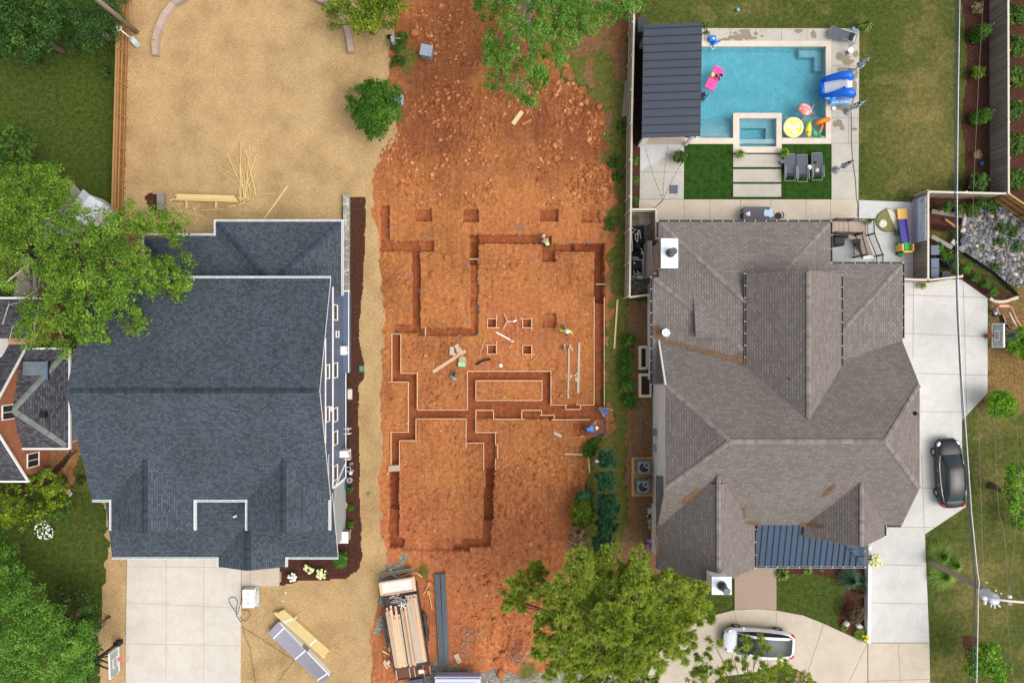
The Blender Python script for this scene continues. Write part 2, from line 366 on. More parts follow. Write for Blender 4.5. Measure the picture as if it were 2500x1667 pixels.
TR = [  # trench pieces in photo pixels: x0, y0, x1, y1, depth
    (928, 502, 950, 615, .42), (928, 588, 1058, 613, .42), (1005, 600, 1025, 810, .62), (962, 791, 1026, 813, .45), (1020, 800, 1167, 820, .45), (1147, 645, 1167, 820, .38), (1147, 572, 1167, 645, .75), (1147, 572, 1326, 594, .5),
    (1324, 576, 1347, 637, .6), (1324, 594, 1355, 637, .6), (1347, 594, 1476, 613, .55), (1392, 596, 1402, 613, .75), (1423, 595, 1476, 613, .8), (1452, 600, 1476, 738, 1.0), (1452, 730, 1476, 1022, .5),
    (957, 815, 979, 932, .55), (957, 910, 1018, 932, .55), (997, 910, 1018, 1075, .5), (955, 1053, 1018, 1075, .5), (955, 1060, 976, 1135, .55), (950, 1147, 973, 1243, .85), (950, 1240, 973, 1337, .6), (950, 1314, 986, 1337, .7), (980, 1318, 1104, 1343, .2),
    (1104, 1330, 1145, 1346, .6), (1127, 1315, 1199, 1336, .5), (1180, 1080, 1209, 1150, .5), (1185, 1145, 1206, 1192, 1.0), (1181, 1190, 1203, 1272, .85), (1178, 1270, 1199, 1334, .5),
    (1138, 1000, 1162, 1083, .5), (1138, 1056, 1211, 1083, .5), (997, 1000, 1345, 1022, .5), (1141, 907, 1345, 928, .5), (1141, 907, 1162, 1010, .5), (1324, 907, 1345, 1010, .5), (1141, 978, 1345, 1001, .5),
    (1206, 1000, 1276, 1023, .5), (1322, 998, 1356, 1012, .5), (1340, 987, 1476, 1024, .5), (1400, 1020, 1478, 1062, .35),
    (1013, 509, 1054, 539, .40), (1130, 510, 1168, 541, .45), (1318, 512, 1362, 541, .45), (1420, 513, 1464, 542, .35), (1323, 764, 1358, 799, .35), (1190, 778, 1212, 799, .5), (1190, 842, 1212, 864, .4), (1276, 778, 1297, 799, .4), (1276, 842, 1297, 864, .45)]
ISLANDS = [(1162, 928, 1324, 978)]
ruf = np.where((PYY < 810) | (PYY > 1150), 1.0, .25); ex = (n1 * 5 + (fbm(gx, gy, 6, 2, 31) - .5) * 4) * ruf; ey = (n2 * 5 + (fbm(gx, gy, 6, 2, 33) - .5) * 4) * ruf
depth = np.zeros(gx.shape)
for (x0, y0, x1, y1, d) in TR:
    m = (PXX + ex > x0) & (PXX + ex < x1) & (PYY + ey > y0) & (PYY + ey < y1); depth[m] = np.maximum(depth[m], d * (.95 if d > .7 else .72))
for (x0, y0, x1, y1) in ISLANDS:
    depth[(PXX > x0) & (PXX < x1) & (PYY > y0) & (PYY < y1)] = 0
dug = depth > 0
Z = np.where(dug, -depth + (fbm(gx, gy, 3, 3, 61) - 0.5) * 0.16, Z)
# spoil heaps beside the lot
Z += spot(1270, 1588, 34, 26, 0.55) + spot(1180, 1565, 45, 35, 0.35) + spot(1480, 480, 30, 40, 0.3)
# pool basin, drainage swale
Z = np.where((PXX > 1703) & (PXX < 2023) & (PYY > 107) & (PYY < 346), -2.3, Z)
Z = np.where((PXX > 1796) & (PXX < 1902) & (PYY > 284) & (PYY < 368), -2.3, Z)
sw = inside(PXX + n1 * 10, PYY + n2 * 10, [(2272, 545), (2345, 560), (2350, 600), (2330, 622), (2272, 580)])
Z = np.where(sw, -0.9, Z)
ny, nx = gx.shape; co = np.stack([gx, gy, Z], -1).reshape(-1, 3).astype(np.float32)
ii = np.arange(ny * nx).reshape(ny, nx); fa = np.stack([ii[:-1, :-1], ii[:-1, 1:], ii[1:, 1:], ii[1:, :-1]], -1).reshape(-1, 4)
def mesh_np(name, co, faces, mats, smooth=True):
    me = bpy.data.meshes.new(name); k = faces.shape[1]; nf = len(faces)
    me.vertices.add(len(co)); me.vertices.foreach_set('co', np.asarray(co, np.float32).ravel())
    me.loops.add(nf * k); me.loops.foreach_set('vertex_index', np.asarray(faces, np.int32).ravel())
    me.polygons.add(nf); me.polygons.foreach_set('loop_start', np.arange(0, nf * k, k, dtype=np.int32))
    me.polygons.foreach_set('use_smooth', np.full(nf, smooth))
    for m in (mats if isinstance(mats, (list, tuple)) else [mats]): me.materials.append(m)
    me.update(calc_edges=True); return me
def ground_material():
    m, t, b = new_mat('ground_mix'); ob = t.n('ShaderNodeTexCoord').outputs['Object']
    A = t.n('ShaderNodeAttribute', attribute_name='zone_a'); B = t.n('ShaderNodeAttribute', attribute_name='zone_b')
    sa = t.n('ShaderNodeSeparateColor'); t.l(A.outputs['Color'], sa.inputs[0]); sb = t.n('ShaderNodeSeparateColor'); t.l(B.outputs['Color'], sb.inputs[0])
    straw_w, clay_w, mulch_w = sa.outputs; gravel_w, weed_w, dirt_w = sb.outputs; C = t.n('ShaderNodeAttribute', attribute_name='zone_c')
    sc = t.n('ShaderNodeSeparateColor'); t.l(C.outputs['Color'], sc.inputs[0]); dry_w, shade_w, tone_w = sc.outputs
    fine = t.noise(8.5, 5, 0.78, ob); mid = t.noise(3.2, 4, 0.65, ob); big = t.noise(0.45, 4, 0.6, ob); vf = t.noise(45, 2, 0.6, ob)
    # lawn
    gmix = t.math('ADD', t.math('MULTIPLY', fine.outputs[0], 0.55), t.math('MULTIPLY', mid.outputs[0], 0.45))
    grass = t.ramp(gmix, [(0.32, lin((36, 48, 14))), (0.5, lin((64, 77, 28))), (0.68, lin((100, 106, 52)))])
    dryg = t.ramp(gmix, [(0.32, lin((80, 72, 38))), (0.5, lin((118, 106, 62))), (0.68, lin((150, 136, 92)))])
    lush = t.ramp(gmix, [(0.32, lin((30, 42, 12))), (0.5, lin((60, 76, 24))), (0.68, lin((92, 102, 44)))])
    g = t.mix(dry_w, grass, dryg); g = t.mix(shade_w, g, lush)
    def thr(wt, noise, sharp=3.0, amt=0.5):   # break a zone's edge up with fine texture
        return t.math('ADD', t.math('MULTIPLY', t.math('SUBTRACT', t.math('ADD', wt, t.math('MULTIPLY', t.math('SUBTRACT', noise, 0.5), amt)), 0.5), sharp), 0.5, clamp=True)
    # straw: pale stalks over tan
    mp = t.n('ShaderNodeMapping'); mp.inputs['Rotation'].default_value = (0, 0, 0.6); mp.inputs['Scale'].default_value = (1, 2.6, 1); t.l(ob, mp.inputs[0])
    mp2 = t.n('ShaderNodeMapping'); mp2.inputs['Rotation'].default_value = (0, 0, -0.7); mp2.inputs['Scale'].default_value = (2.8, 1, 1); t.l(ob, mp2.inputs[0])
    s1 = t.noise(5.5, 5, 0.8, mp.outputs[0]); s2 = t.noise(6.3, 5, 0.8, mp2.outputs[0])
    sm = t.math('MAXIMUM', s1.outputs[0], s2.outputs[0])
    straw = t.ramp(sm, [(0.36, lin((130, 102, 64))), (0.52, lin((174, 145, 103))), (0.62, lin((198, 170, 127))), (0.76, lin((230, 208, 164)))])
    tint = t.ramp(big.outputs[0], [(0.3, (0.76, 0.72, 0.68)), (0.5, (0.96, 0.95, 0.93)), (0.7, (1.10, 1.11, 1.12))])
    straw = t.mix(1, straw, tint, 'MULTIPLY')
    rust = t.ramp(t.noise(1.1, 5, 0.7, ob, 0.5).outputs[0], [(0.66, (0, 0, 0)), (0.76, (1, 1, 1))])
    straw = t.mix(t.math('MULTIPLY', rust, 0.5), straw, lin((168, 98, 58)))
    # clay: orange with rust, pink and grey patches, wheel tracks
    mt_ = t.n('ShaderNodeMapping'); mt_.inputs['Scale'].default_value = (2.4, .22, 1); mt_.inputs['Rotation'].default_value = (0, 0, .06); t.l(ob, mt_.inputs[0]); trk = t.noise(1.6, 4, .6, mt_.outputs[0])
    cm = t.math('ADD', t.math('ADD', t.math('MULTIPLY', fine.outputs[0], 0.54), t.math('MULTIPLY', mid.outputs[0], 0.30)), t.math('MULTIPLY', trk.outputs[0], 0.16))
    clay = t.ramp(cm, [(0.33, lin((96, 54, 32))), (0.45, lin((154, 94, 56))), (0.55, lin((182, 119, 74))), (0.68, lin((220, 166, 120)))])
    c2 = t.ramp(t.noise(0.28, 4, 0.6, ob, 0.4).outputs[0], [(0.30, (0.74, 0.68, 0.70)), (0.45, (0.94, 0.92, 0.92)), (0.58, (1.04, 1.03, 0.96)), (0.72, (1.10, 1.14, 0.90))])
    clay = t.mix(1, clay, c2, 'MULTIPLY')
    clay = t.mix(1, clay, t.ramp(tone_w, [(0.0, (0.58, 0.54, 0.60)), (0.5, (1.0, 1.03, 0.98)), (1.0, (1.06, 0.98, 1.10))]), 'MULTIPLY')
    gry = t.ramp(t.noise(0.8, 5, 0.65, ob, 0.8).outputs[0], [(0.60, (0, 0, 0)), (0.74, (1, 1, 1))])
    clay = t.mix(t.math('MULTIPLY', gry, 0.65), clay, lin((150, 118, 96)))
    och = t.ramp(t.noise(0.6, 4, 0.65, t.n('ShaderNodeTexCoord').outputs['Generated']).outputs[0], [(0.6, (0, 0, 0)), (0.7, (1, 1, 1))])
    # dug faces blend to a darker, redder clay with depth
    geo = t.n('ShaderNodeNewGeometry'); sp = t.n('ShaderNodeSeparateXYZ'); t.l(geo.outputs['Position'], sp.inputs[0])
    damp = t.math('MULTIPLY', t.math('SUBTRACT', -0.12, sp.outputs[2]), 5, clamp=True)
    deep_clay = t.ramp(cm, [(0.35, lin((108, 56, 33))), (0.6, lin((158, 92, 58)))])
    clay = t.mix(damp, clay, deep_clay)
    mulch = t.ramp(t.math('ADD', t.math('MULTIPLY', fine.outputs[0], 0.6), t.math('MULTIPLY', vf.outputs[0], 0.4)), [(0.35, lin((40, 24, 18))), (0.52, lin((76, 48, 38))), (0.68, lin((116, 82, 66)))])
    gr = t.n('ShaderNodeTexVoronoi'); gr.inputs['Scale'].default_value = 13; t.l(ob, gr.inputs['Vector'])
    gsep = t.n('ShaderNodeSeparateColor'); t.l(gr.outputs['Color'], gsep.inputs[0])
    gravel = t.ramp(gsep.outputs[0], [(0.0, lin((92, 92, 86))), (0.5, lin((134, 134, 126))), (0.85, lin((152, 138, 120))), (1.0, lin((188, 180, 168)))])
    weed = t.ramp(gmix, [(0.3, lin((52, 58, 22))), (0.45, lin((84, 92, 38))), (0.58, lin((110, 104, 54))), (0.7, lin((140, 124, 80)))])
    dirt = t.ramp(cm, [(0.33, lin((84, 60, 40))), (0.5, lin((124, 94, 66))), (0.68, lin((160, 130, 98)))])
    dirt2 = t.ramp(cm, [(0.33, lin((98, 68, 42))), (0.5, lin((142, 102, 68))), (0.68, lin((178, 142, 104)))])
    dirt = t.mix(t.math('GREATER_THAN', t.math('ABSOLUTE', t.math('SUBTRACT', sp.outputs[0], 9.0)), 6.0), dirt, dirt2)
    col = t.mix(thr(straw_w, mid.outputs[0], 3, 1.0), g, straw)
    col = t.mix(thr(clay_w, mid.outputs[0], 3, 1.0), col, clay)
    col = t.mix(thr(dirt_w, fine.outputs[0], 2.2, 1.4), col, dirt)
    col = t.mix(thr(gravel_w, fine.outputs[0], 1.6, 2.2), col, gravel)
    col = t.mix(thr(weed_w, fine.outputs[0], 2.6, 1.8), col, weed)
    col = t.mix(thr(mulch_w, fine.outputs[0], 4, 0.6), col, mulch)
    t.l(col, b.inputs['Base Color']); b.inputs['Roughness'].default_value = 0.95; b.inputs['Specular IOR Level'].default_value = 0.12
    h = t.math('ADD', fine.outputs[0], t.math('MULTIPLY', mid.outputs[0], 0.8)); t.l(t.bump(h, 0.6, 0.05), b.inputs['Normal'])
    return m
gm = ground_material()
gme = mesh_np('ground', co, fa, gm, True)
def put_attr(me, name, chans):
    a = me.attributes.new(name, 'FLOAT_COLOR', 'POINT'); d = np.ones((len(me.vertices), 4), np.float32)
    for i, c in enumerate(chans): d[:, i] = c.ravel()
    a.data.foreach_set('color', d.ravel())
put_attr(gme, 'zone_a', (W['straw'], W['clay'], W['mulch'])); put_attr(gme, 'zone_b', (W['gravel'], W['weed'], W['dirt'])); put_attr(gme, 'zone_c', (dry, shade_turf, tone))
ground = bpy.data.objects.new('ground', gme); COL.objects.link(ground); structure(ground)
def ground_z(x, y):
    i = min(max(int(np.searchsorted(GX, x)), 0), nx - 1); j = min(max(int(np.searchsorted(GY, y)), 0), ny - 1); return float(Z[j, i])

# ------------------------------------------------------------------ hard surfaces
m_joint = M_('joint', (120, 112, 102), 0.9)
m_drive = concrete('drive_concrete', (194, 193, 190)); m_drive2 = concrete('new_drive_concrete', (200, 194, 185), 0.06); m_deck = concrete('deck_concrete', (182, 177, 167), 0.1)
m_tan = concrete('tan_concrete', (192, 180, 163)); m_cop = concrete('travertine', (208, 197, 183), 0.08); m_blue = concrete('pale_concrete', (188, 190, 189)); m_wet = concrete('wet_concrete', (140, 129, 112), 0.1)
def slab(name, poly, mat, joints=(), z=0.05, jw=0.028, wet=(), jm=None, z0=-0.12):
    b = MB(); b.prism([P2(*p) for p in poly], z0, z, 0)
    for a, c in joints:
        p, q = P(*a), P(*c); d = (q - p); s = Vector((-d.y, d.x, 0)).normalized() * jw / 2
        b.add([(p + s) + Vector((0, 0, z + .004)), (p - s) + Vector((0, 0, z + .004)), (q - s) + Vector((0, 0, z + .004)), (q + s) + Vector((0, 0, z + .004))], [(0, 1, 2, 3)], 1)
    for k, (x, y, rx, ry) in enumerate(wet):
        q = random.Random(k * 7 + int(x)); n = 18; c = P(x, y)
        pts = []
        for i in range(n):
            a = 2 * math.pi * i / n; f = q.uniform(0.6, 1.15); pts.append((c.x + math.cos(a) * rx * f / 34, c.y + math.sin(a) * ry * f / 34, z + .006 + 0.0006 * k))
        b.add(pts, [tuple(range(n))], 2)
    return structure(b.build(name, [mat, jm or m_joint, m_wet]))
slab('driveway', [(2085, 645), (2205, 645), (2212, 690), (2265, 690), (2320, 682), (2345, 682), (2410, 728), (2410, 958), (2347, 1027), (2348, 1100), (2357, 1236), (2257, 1303), (2268, 1567), (2119, 1567), (2119, 1300), (2085, 1250)], m_drive,
     [((2229, 600), (2228, 875)), ((2205, 720), (2410, 727)), ((2205, 814), (2410, 822)), ((2235, 911), (2410, 916)), ((2245, 1004), (2362, 1006)), ((2246, 1190), (2352, 1193)), ((2249, 1110), (2256, 1300)), ((2150, 1286), (2280, 1286)), ((2119, 1376), (2261, 1380)), ((2119, 1470), (2264, 1473)), ((2350, 680), (2360, 1040))])
slab('driveway_apron', [(2119, 1568.5), (2268, 1568.5), (2275, 2000), (2119, 2000)], m_tan, [((2192, 1569), (2200, 1700)), ((2119, 1661), (2272, 1656))])
slab('circular_drive', [(1660, 1545), (1700, 1518), (1745, 1500), (1793, 1488), (1845, 1485), (1895, 1489), (1960, 1501), (2010, 1521), (2060, 1544), (2117, 1570), (2117, 2000), (2040, 1700), (2000, 1668), (1945, 1632), (1900, 1622), (1840, 1640), (1760, 1650), (1700, 1700), (1600, 1760), (1560, 1700), (1600, 1600)], m_tan,
     [((1895, 1490), (1894, 1525)), ((1792, 1489), (1800, 1530)), ((2010, 1522), (1972, 1636)), ((2116, 1571), (2070, 1667)), ((1790, 1530), (1785, 1650))])
slab('path', [(1793, 1380), (1895, 1380), (1895, 1488), (1845, 1484), (1793, 1487)], M_('paver_brick', (160, 142, 124), 0.85, 0.06, 12, 0.5, 40), [((1794, 1386 + k * 5.5), (1894, 1386 + k * 5.5)) for k in range(18)], jw=0.02, jm=M_('paver_joint', (142, 126, 108)))
slab('new_driveway', [(312, 1350), (590, 1350), (589, 1390), (586, 2000), (305, 2000), (309, 1500)], m_drive2,
     [((312, 1382), (588, 1384)), ((407, 1358), (406, 1667)), ((498, 1360), (498, 1667)), ((311, 1470), (587, 1483)), ((309, 1570), (586, 1575)), ((399, 1364), (407, 1382))], jm=M_('clay_joint', (176, 146, 122)))
slab('entry_walk', [(590.5, 1370), (683, 1370), (682, 1429), (590.5, 1429)], m_tan, [((612, 1370), (612, 1429))], z=0.07)
# pool surround
PO, PI = (1670, 2028.5, 101, 352), (1711, 2015, 115, 338)
slab('pool_deck_north', [(1690, 70), (2097, 71), (2097, 101), (1690, 101)], m_deck, [((1782, 71), (1782, 101)), ((1844, 71), (1844, 101)), ((1907, 71), (1907, 101)), ((1969, 71), (1969, 101)), ((2032, 71), (2032, 101)), ((1720, 71), (1720, 101))],
     wet=[(1800, 93, 26, 9), (1822, 86, 14, 14), (1770, 98, 16, 4), (1812, 76, 10, 4), (1845, 84, 5, 5), (1948, 77, 12, 6), (1985, 85, 8, 12), (1838, 95, 9, 4), (1795, 82, 6, 4), (1860, 90, 3, 3)] + [(1756 + 9 * (i % 13) + (i * 7 % 5), 74 + (i * 11 % 26), 1.6, 1.6) for i in range(26)])
slab('pool_deck_east', [(2029.5, 101.5), (2097, 101.5), (2095, 487), (2029.5, 487)], m_deck, [((2030, 161), (2096, 162)), ((2030, 289), (2095, 289)), ((2030, 351), (2095, 351)), ((2030, 418), (2095, 418)), ((2072, 101), (2071, 351))],
     wet=[(2058, 143, 20, 10), (2070, 152, 16, 8), (2048, 136, 9, 8), (2088, 134, 8, 9), (2050, 250, 14, 20), (2064, 262, 16, 12), (2058, 240, 18, 10), (2085, 212, 6, 18), (2088, 180, 7, 14), (2044, 303, 12, 10), (2054, 312, 8, 8), (2085, 316, 8, 4), (2060, 172, 22, 7)])
slab('pool_walk', [(1560, 487.5), (2095, 487.5), (2094, 548), (1560, 548)], m_tan, [((1670, 487), (1670, 541)), ((1733, 487), (1733, 541)), ((1808, 487), (1808, 541)), ((1881, 487), (1881, 541)), ((1967, 487), (1967, 541)), ((2027, 487), (2027, 541))])
slab('side_patio', [(2096.5, 489), (2222, 494), (2240, 510), (2240, 700), (2206, 700), (2204, 660), (2020, 660), (2020, 549.5), (2096.5, 549.5)], m_blue, [((2129, 572), (2240, 574)), ((2200, 644), (2230, 646))], z=0.045)
slab('west_patio', [(1562.5, 353), (1670, 353), (1669, 486.5), (1561.5, 486.5)], concrete('grey_concrete', (180, 177, 170)), [((1562, 420), (1670, 421))], z=0.047)
tri = MB().prism([P2(1563, 353.5), P2(1669, 353.5), P2(1565, 417)], 0.04, 0.053, 0); structure(tri.build('patio_dry_patch', concrete('dry_concrete', (190, 192, 192))))
m_turf = M_('turf', (42, 72, 22), 0.9, 0.42, 3.2, 1.0, 40, spec=0.1)
slab('turf_west', [(1670.5, 353), (1788.5, 353), (1788.5, 486.5), (1670, 486.5)], m_turf, z=0.06); slab('turf_east', [(1907.5, 353), (2027.5, 353), (2027, 486.5), (1907, 486.5)], m_turf, z=0.06)
slab('turf_middle', [(1789, 374), (1907, 374), (1907, 486.5), (1789, 486.5)], m_turf, z=0.03)
for y0, y1 in ((377.5, 408.5), (414, 445), (450, 481)): slab('stepping_slab', [(1789.5, y0), (1906.5, y0), (1906.5, y1), (1789.5, y1)], m_deck, z=0.065)
# coping (frames the pool, the spa and the shelf)
cp = MB()
def cb(x0, x1, y0, y1, z=0.09):
    a = P(x0, y1); c = P(x1, y0); cp.box(a.x, c.x, a.y, c.y, -0.2, z)
cb(1670, 2028.5, 101.5, 115); cb(2015, 2028.5, 115, 352); cb(1670, 1789, 338, 352.5); cb(1908, 2015, 338, 352.5); cb(1789, 1804, 277, 374); cb(1894.5, 1907.5, 277, 374, 0.088); cb(1804, 1894.5, 359, 374, 0.086); cb(1804, 1894.5, 277, 290, 0.087)
structure(cp.build('pool_coping', m_cop))
# pool shell
m_plaster = M_('pool_plaster', (228, 238, 238), 0.7, 0.08, 0.8); m_step = M_('pool_step', (196, 214, 220), 0.7, 0.04, 2)
ps = MB()
def pb(x0, x1, y0, y1, z0, z1, m=0):
    a = P(x0, y1); c = P(x1, y0); ps.box(a.x, c.x, a.y, c.y, z0, z1, m)
pb(1700, 2030, 105, 350, -2.2, -1.0); pb(1700, 1711, 105, 350, -1.84, -.21); pb(2015, 2026, 105, 350, -1.84, -.21); pb(1711, 2015, 104, 115, -1.84, -.21); pb(1711, 2015, 338, 349, -1.84, -.21)
for k, (ya, yb) in enumerate(((321, 338), (302, 321), (284, 302))): pb(1711.5, 1790, ya, yb, -1.84, -0.3 - 0.2 * k, 1)
pb(1908, 2014.5, 281, 337.5, -1.84, -0.42, 1); pb(1959, 2014.5, 115.5, 133, -1.84, -0.55, 1); pb(1997, 2014.5, 133, 167, -1.84, -0.55, 1)
pb(1790, 1804.5, 277.5, 372, -1.845, -.21); pb(1894, 1908, 277.5, 372, -1.845, -.21); pb(1804.5, 1894, 277.5, 290.5, -1.845, -.21); pb(1804.5, 1894, 358.5, 372, -1.845, -.21)
pb(1804.5, 1814, 290.5, 358.5, -1.7, -.5, 1); pb(1876, 1894, 290.5, 358.5, -1.7, -.5, 1); pb(1814, 1876, 290.5, 308, -1.7, -.5, 1); pb(1814, 1876, 348, 358.5, -1.7, -.5, 1); pb(1814, 1876, 308, 348, -1.7, -1.05, 0)
structure(ps.build('pool_shell', [m_plaster, m_step]))
def water_mat():
    m, t, b = new_mat('water'); ob = t.n('ShaderNodeTexCoord').outputs['Object']
    gl = t.n('ShaderNodeBsdfGlossy'); gl.inputs['Roughness'].default_value = 0.08; gl.inputs['Color'].default_value = (1, 1, 1, 1)
    tp = t.n('ShaderNodeBsdfTransparent'); fr = t.n('ShaderNodeFresnel'); fr.inputs[0].default_value = 1.33
    nz = t.noise(3.4, 5, 0.7, ob, 1.5); bp = t.bump(nz.outputs[0], 0.9, 0.16)
    t.l(bp, gl.inputs['Normal']); t.l(bp, fr.inputs['Normal'])
    rip = t.ramp(nz.outputs[0], [(0.3, (0.66, 0.82, 0.86)), (0.5, (0.90, 0.95, 0.96)), (0.65, (1, 1, 1))]); t.l(rip, tp.inputs['Color'])   # light lost to ripple refraction, painted into the tint
    mx = t.n('ShaderNodeMixShader'); t.l(t.math('MULTIPLY', fr.outputs[0], 1.6, clamp=True), mx.inputs[0]); t.l(tp.outputs[0], mx.inputs[1]); t.l(gl.outputs[0], mx.inputs[2])
    out = m.node_tree.nodes['Material Output']; t.l(mx.outputs[0], out.inputs[0])
    ab = t.n('ShaderNodeVolumeAbsorption'); ab.inputs['Color'].default_value = (0.06, 0.80, 0.90, 1); ab.inputs['Density'].default_value = 0.78; t.l(ab.outputs[0], out.inputs['Volume'])
    return m
m_water = water_mat()
wb = MB().prism([P2(*p) for p in ((1711.3, 115.3), (2014.7, 115.3), (2014.7, 337.7), (1908.3, 337.7), (1908.3, 277.2), (1789.7, 277.2), (1789.7, 337.7), (1711.3, 337.7))], -1.845, -0.06); structure(wb.build('pool_water', m_water))
wb = MB().prism([P2(*p) for p in ((1804.8, 290.8), (1893.7, 290.8), (1893.7, 358.2), (1804.8, 358.2))], -1.04, -0.03); structure(wb.build('spa_water', m_water))
# ------------------------------------------------------------------ houses
m_slate = shingles('slate_shingles', (86, 94, 102), (58, 66, 74), (52, 59, 67), 0.22, 0.14, 0.02, bias=-0.05, patch=0.10)
m_slatecap = caps('slate_caps', (56, 66, 74), (40, 48, 55))
m_taupe = shingles('taupe_shingles', (134, 126, 121), (115, 108, 103), (94, 88, 85), 0.34, 0.165, 0.02, bias=0.1, patch=0.05)
m_taupecap = caps('taupe_caps', (140, 133, 129), (112, 106, 102))
m_old = shingles('old_shingles', (98, 98, 104), (62, 60, 66), (52, 50, 56), 0.3, 0.15, 0.02); m_oldcap = caps('moss_caps', (126, 134, 128), (104, 112, 110))
m_white = M_('white_paint', (236, 236, 234), 0.5, 0.02); m_whitewall = M_('white_render', (246, 244, 240), 0.75, 0.02, 0.6); m_gutter = M_('gutter_white', (226, 228, 232), 0.4, 0.03)
m_trough = M_('gutter_trough', (176, 184, 172), 0.6, 0.15); m_dkmetal = M_('dark_metal', (48, 50, 54), 0.4, 0.1, metal=0.4); m_bronze = M_('bronze_gutter', (88, 82, 78), 0.5, 0.1)
m_blue_sid = None
def siding(name, c, vertical=False, gap=0.2, line=0.6):
    m, t, b = new_mat(name); uv = t.n('ShaderNodeTexCoord').outputs['Object']; sp = t.n('ShaderNodeSeparateXYZ'); t.l(uv, sp.inputs[0])
    src = sp.outputs[1] if vertical else sp.outputs[2]
    fr = t.math('FRACT', t.math('DIVIDE', src, gap)); ln = t.math('LESS_THAN', fr, 0.12)
    col = t.mix(ln, lin(c), tuple(x * line for x in lin(c))); nz = t.ramp(t.noise(2, 3, 0.6, uv).outputs[0], [(0.3, (0.95,) * 3), (0.7, (1.05,) * 3)])
    t.l(t.mix(1, col, nz, 'MULTIPLY'), b.inputs['Base Color']); b.inputs['Roughness'].default_value = 0.6; return m
m_batten = siding('blue_board_and_batten', (74, 92, 118), True, 0.4, 0.55); m_lap = siding('blue_lap_siding', (86, 100, 124), False, 0.13, 0.8); m_foundblue = M_('blue_foundation', (56, 92, 122), 0.7, 0.06)
m_glass = M_('window_glass', (50, 42, 42), 0.4, 0.15, spec=0.4); m_frame = m_white
m_stucco = M_('grey_stucco', (158, 164, 164), 0.85, 0.06, 1.5)
def brick_mat(name, c1, c2, mo, bw=0.22, rh=0.075, lw=0.012):
    m, t, b = new_mat(name); ob = t.n('ShaderNodeTexCoord').outputs['Object']; geo = t.n('ShaderNodeNewGeometry'); sn = t.n('ShaderNodeSeparateXYZ'); t.l(geo.outputs['Normal'], sn.inputs[0])
    sp = t.n('ShaderNodeSeparateXYZ'); t.l(ob, sp.inputs[0]); isx = t.math('GREATER_THAN', t.math('ABSOLUTE', sn.outputs[0]), 0.5)
    mx = t.n('ShaderNodeMix', data_type='FLOAT'); t.l(isx, mx.inputs[0]); t.l(sp.outputs[0], mx.inputs[2]); t.l(sp.outputs[1], mx.inputs[3])
    cb_ = t.n('ShaderNodeCombineXYZ'); t.l(mx.outputs[0], cb_.inputs[0]); t.l(sp.outputs[2], cb_.inputs[1])
    br = t.n('ShaderNodeTexBrick'); t.l(cb_.outputs[0], br.inputs['Vector']); br.inputs['Scale'].default_value = 1; br.inputs['Brick Width'].default_value = bw; br.inputs['Row Height'].default_value = rh; br.inputs['Mortar Size'].default_value = lw
    br.inputs['Color1'].default_value = (*lin(c1), 1); br.inputs['Color2'].default_value = (*lin(c2), 1); br.inputs['Mortar'].default_value = (*lin(mo), 1)
    t.l(br.outputs[0], b.inputs['Base Color']); b.inputs['Roughness'].default_value = 0.9; return m
m_brick = brick_mat('red_brick', (172, 88, 48), (130, 60, 34), (172, 132, 104), 0.24, 0.10, 0.014); m_stone = brick_mat('ledge_stone', (178, 160, 150), (126, 112, 108), (112, 100, 96), 0.45, 0.16, 0.012)

def roof(name, polys, mat, parent, th=0.16, fascia=m_white, label=None):
    """polys: lists of 3-D points, the upper surface; closed below with a soffit and a fascia round the free edges"""
    vs = []; ix = {}; fs = []
    def vid(p):
        k = (round(p[0], 3), round(p[1], 3), round(p[2], 3))
        if k not in ix: ix[k] = len(vs); vs.append(k)
        return ix[k]
    for p in polys:
        f = [vid(q) for q in p]
        a, b_, c = (Vector(vs[f[0]]), Vector(vs[f[1]]), Vector(vs[f[2]]))
        if (b_ - a).cross(c - b_).z < 0: f.reverse()
        fs.append(f)
    n = len(vs); b = MB(); b.v = [tuple(v) for v in vs] + [(v[0], v[1], v[2] - th) for v in vs]; cnt = {}
    for f in fs:
        for i in range(len(f)): cnt.setdefault(frozenset((f[i], f[(i + 1) % len(f)])), []).append((f[i], f[(i + 1) % len(f)]))
    for f in fs: b.f.append(tuple(f)); b.m.append(0); b.sm.append(False); b.f.append(tuple(reversed([i + n for i in f]))); b.m.append(1); b.sm.append(False)
    for k, e in cnt.items():
        if len(e) == 1: i, j = e[0]; b.f.append((i, i + n, j + n, j)); b.m.append(1); b.sm.append(False)
    o = b.build(name, [mat, fascia], parent, uv=True)
    if label: o['label'] = label
    return o
def cap_line(name, segs, mat, parent, wd=0.30, step=0.2, lift=0.03):
    for a, c in segs:
        b = MB(); a = Vector(a); c = Vector(c); d = c - a; n = max(1, int(d.length / step)); d /= n; side = d.cross(Vector((0, 0, 1))).normalized() * wd / 2
        for i in range(n):
            p = a + d * i + Vector((0, 0, lift)); q = p + d * 0.97 + Vector((0, 0, 0.006)); dr = Vector((0, 0, -0.05))
            v = [p + side + dr, p, p - side + dr, q + side + dr, q, q - side + dr]; lo = Vector((0, 0, -0.05)); v += [x + lo for x in v]
            b.add(v, [(0, 3, 4, 1), (1, 4, 5, 2), (6, 7, 10, 9), (7, 8, 11, 10), (0, 1, 7, 6), (1, 2, 8, 7), (3, 9, 10, 4), (4, 10, 11, 5), (0, 6, 9, 3), (2, 5, 11, 8)], 0)
        b.build(name, mat, parent)
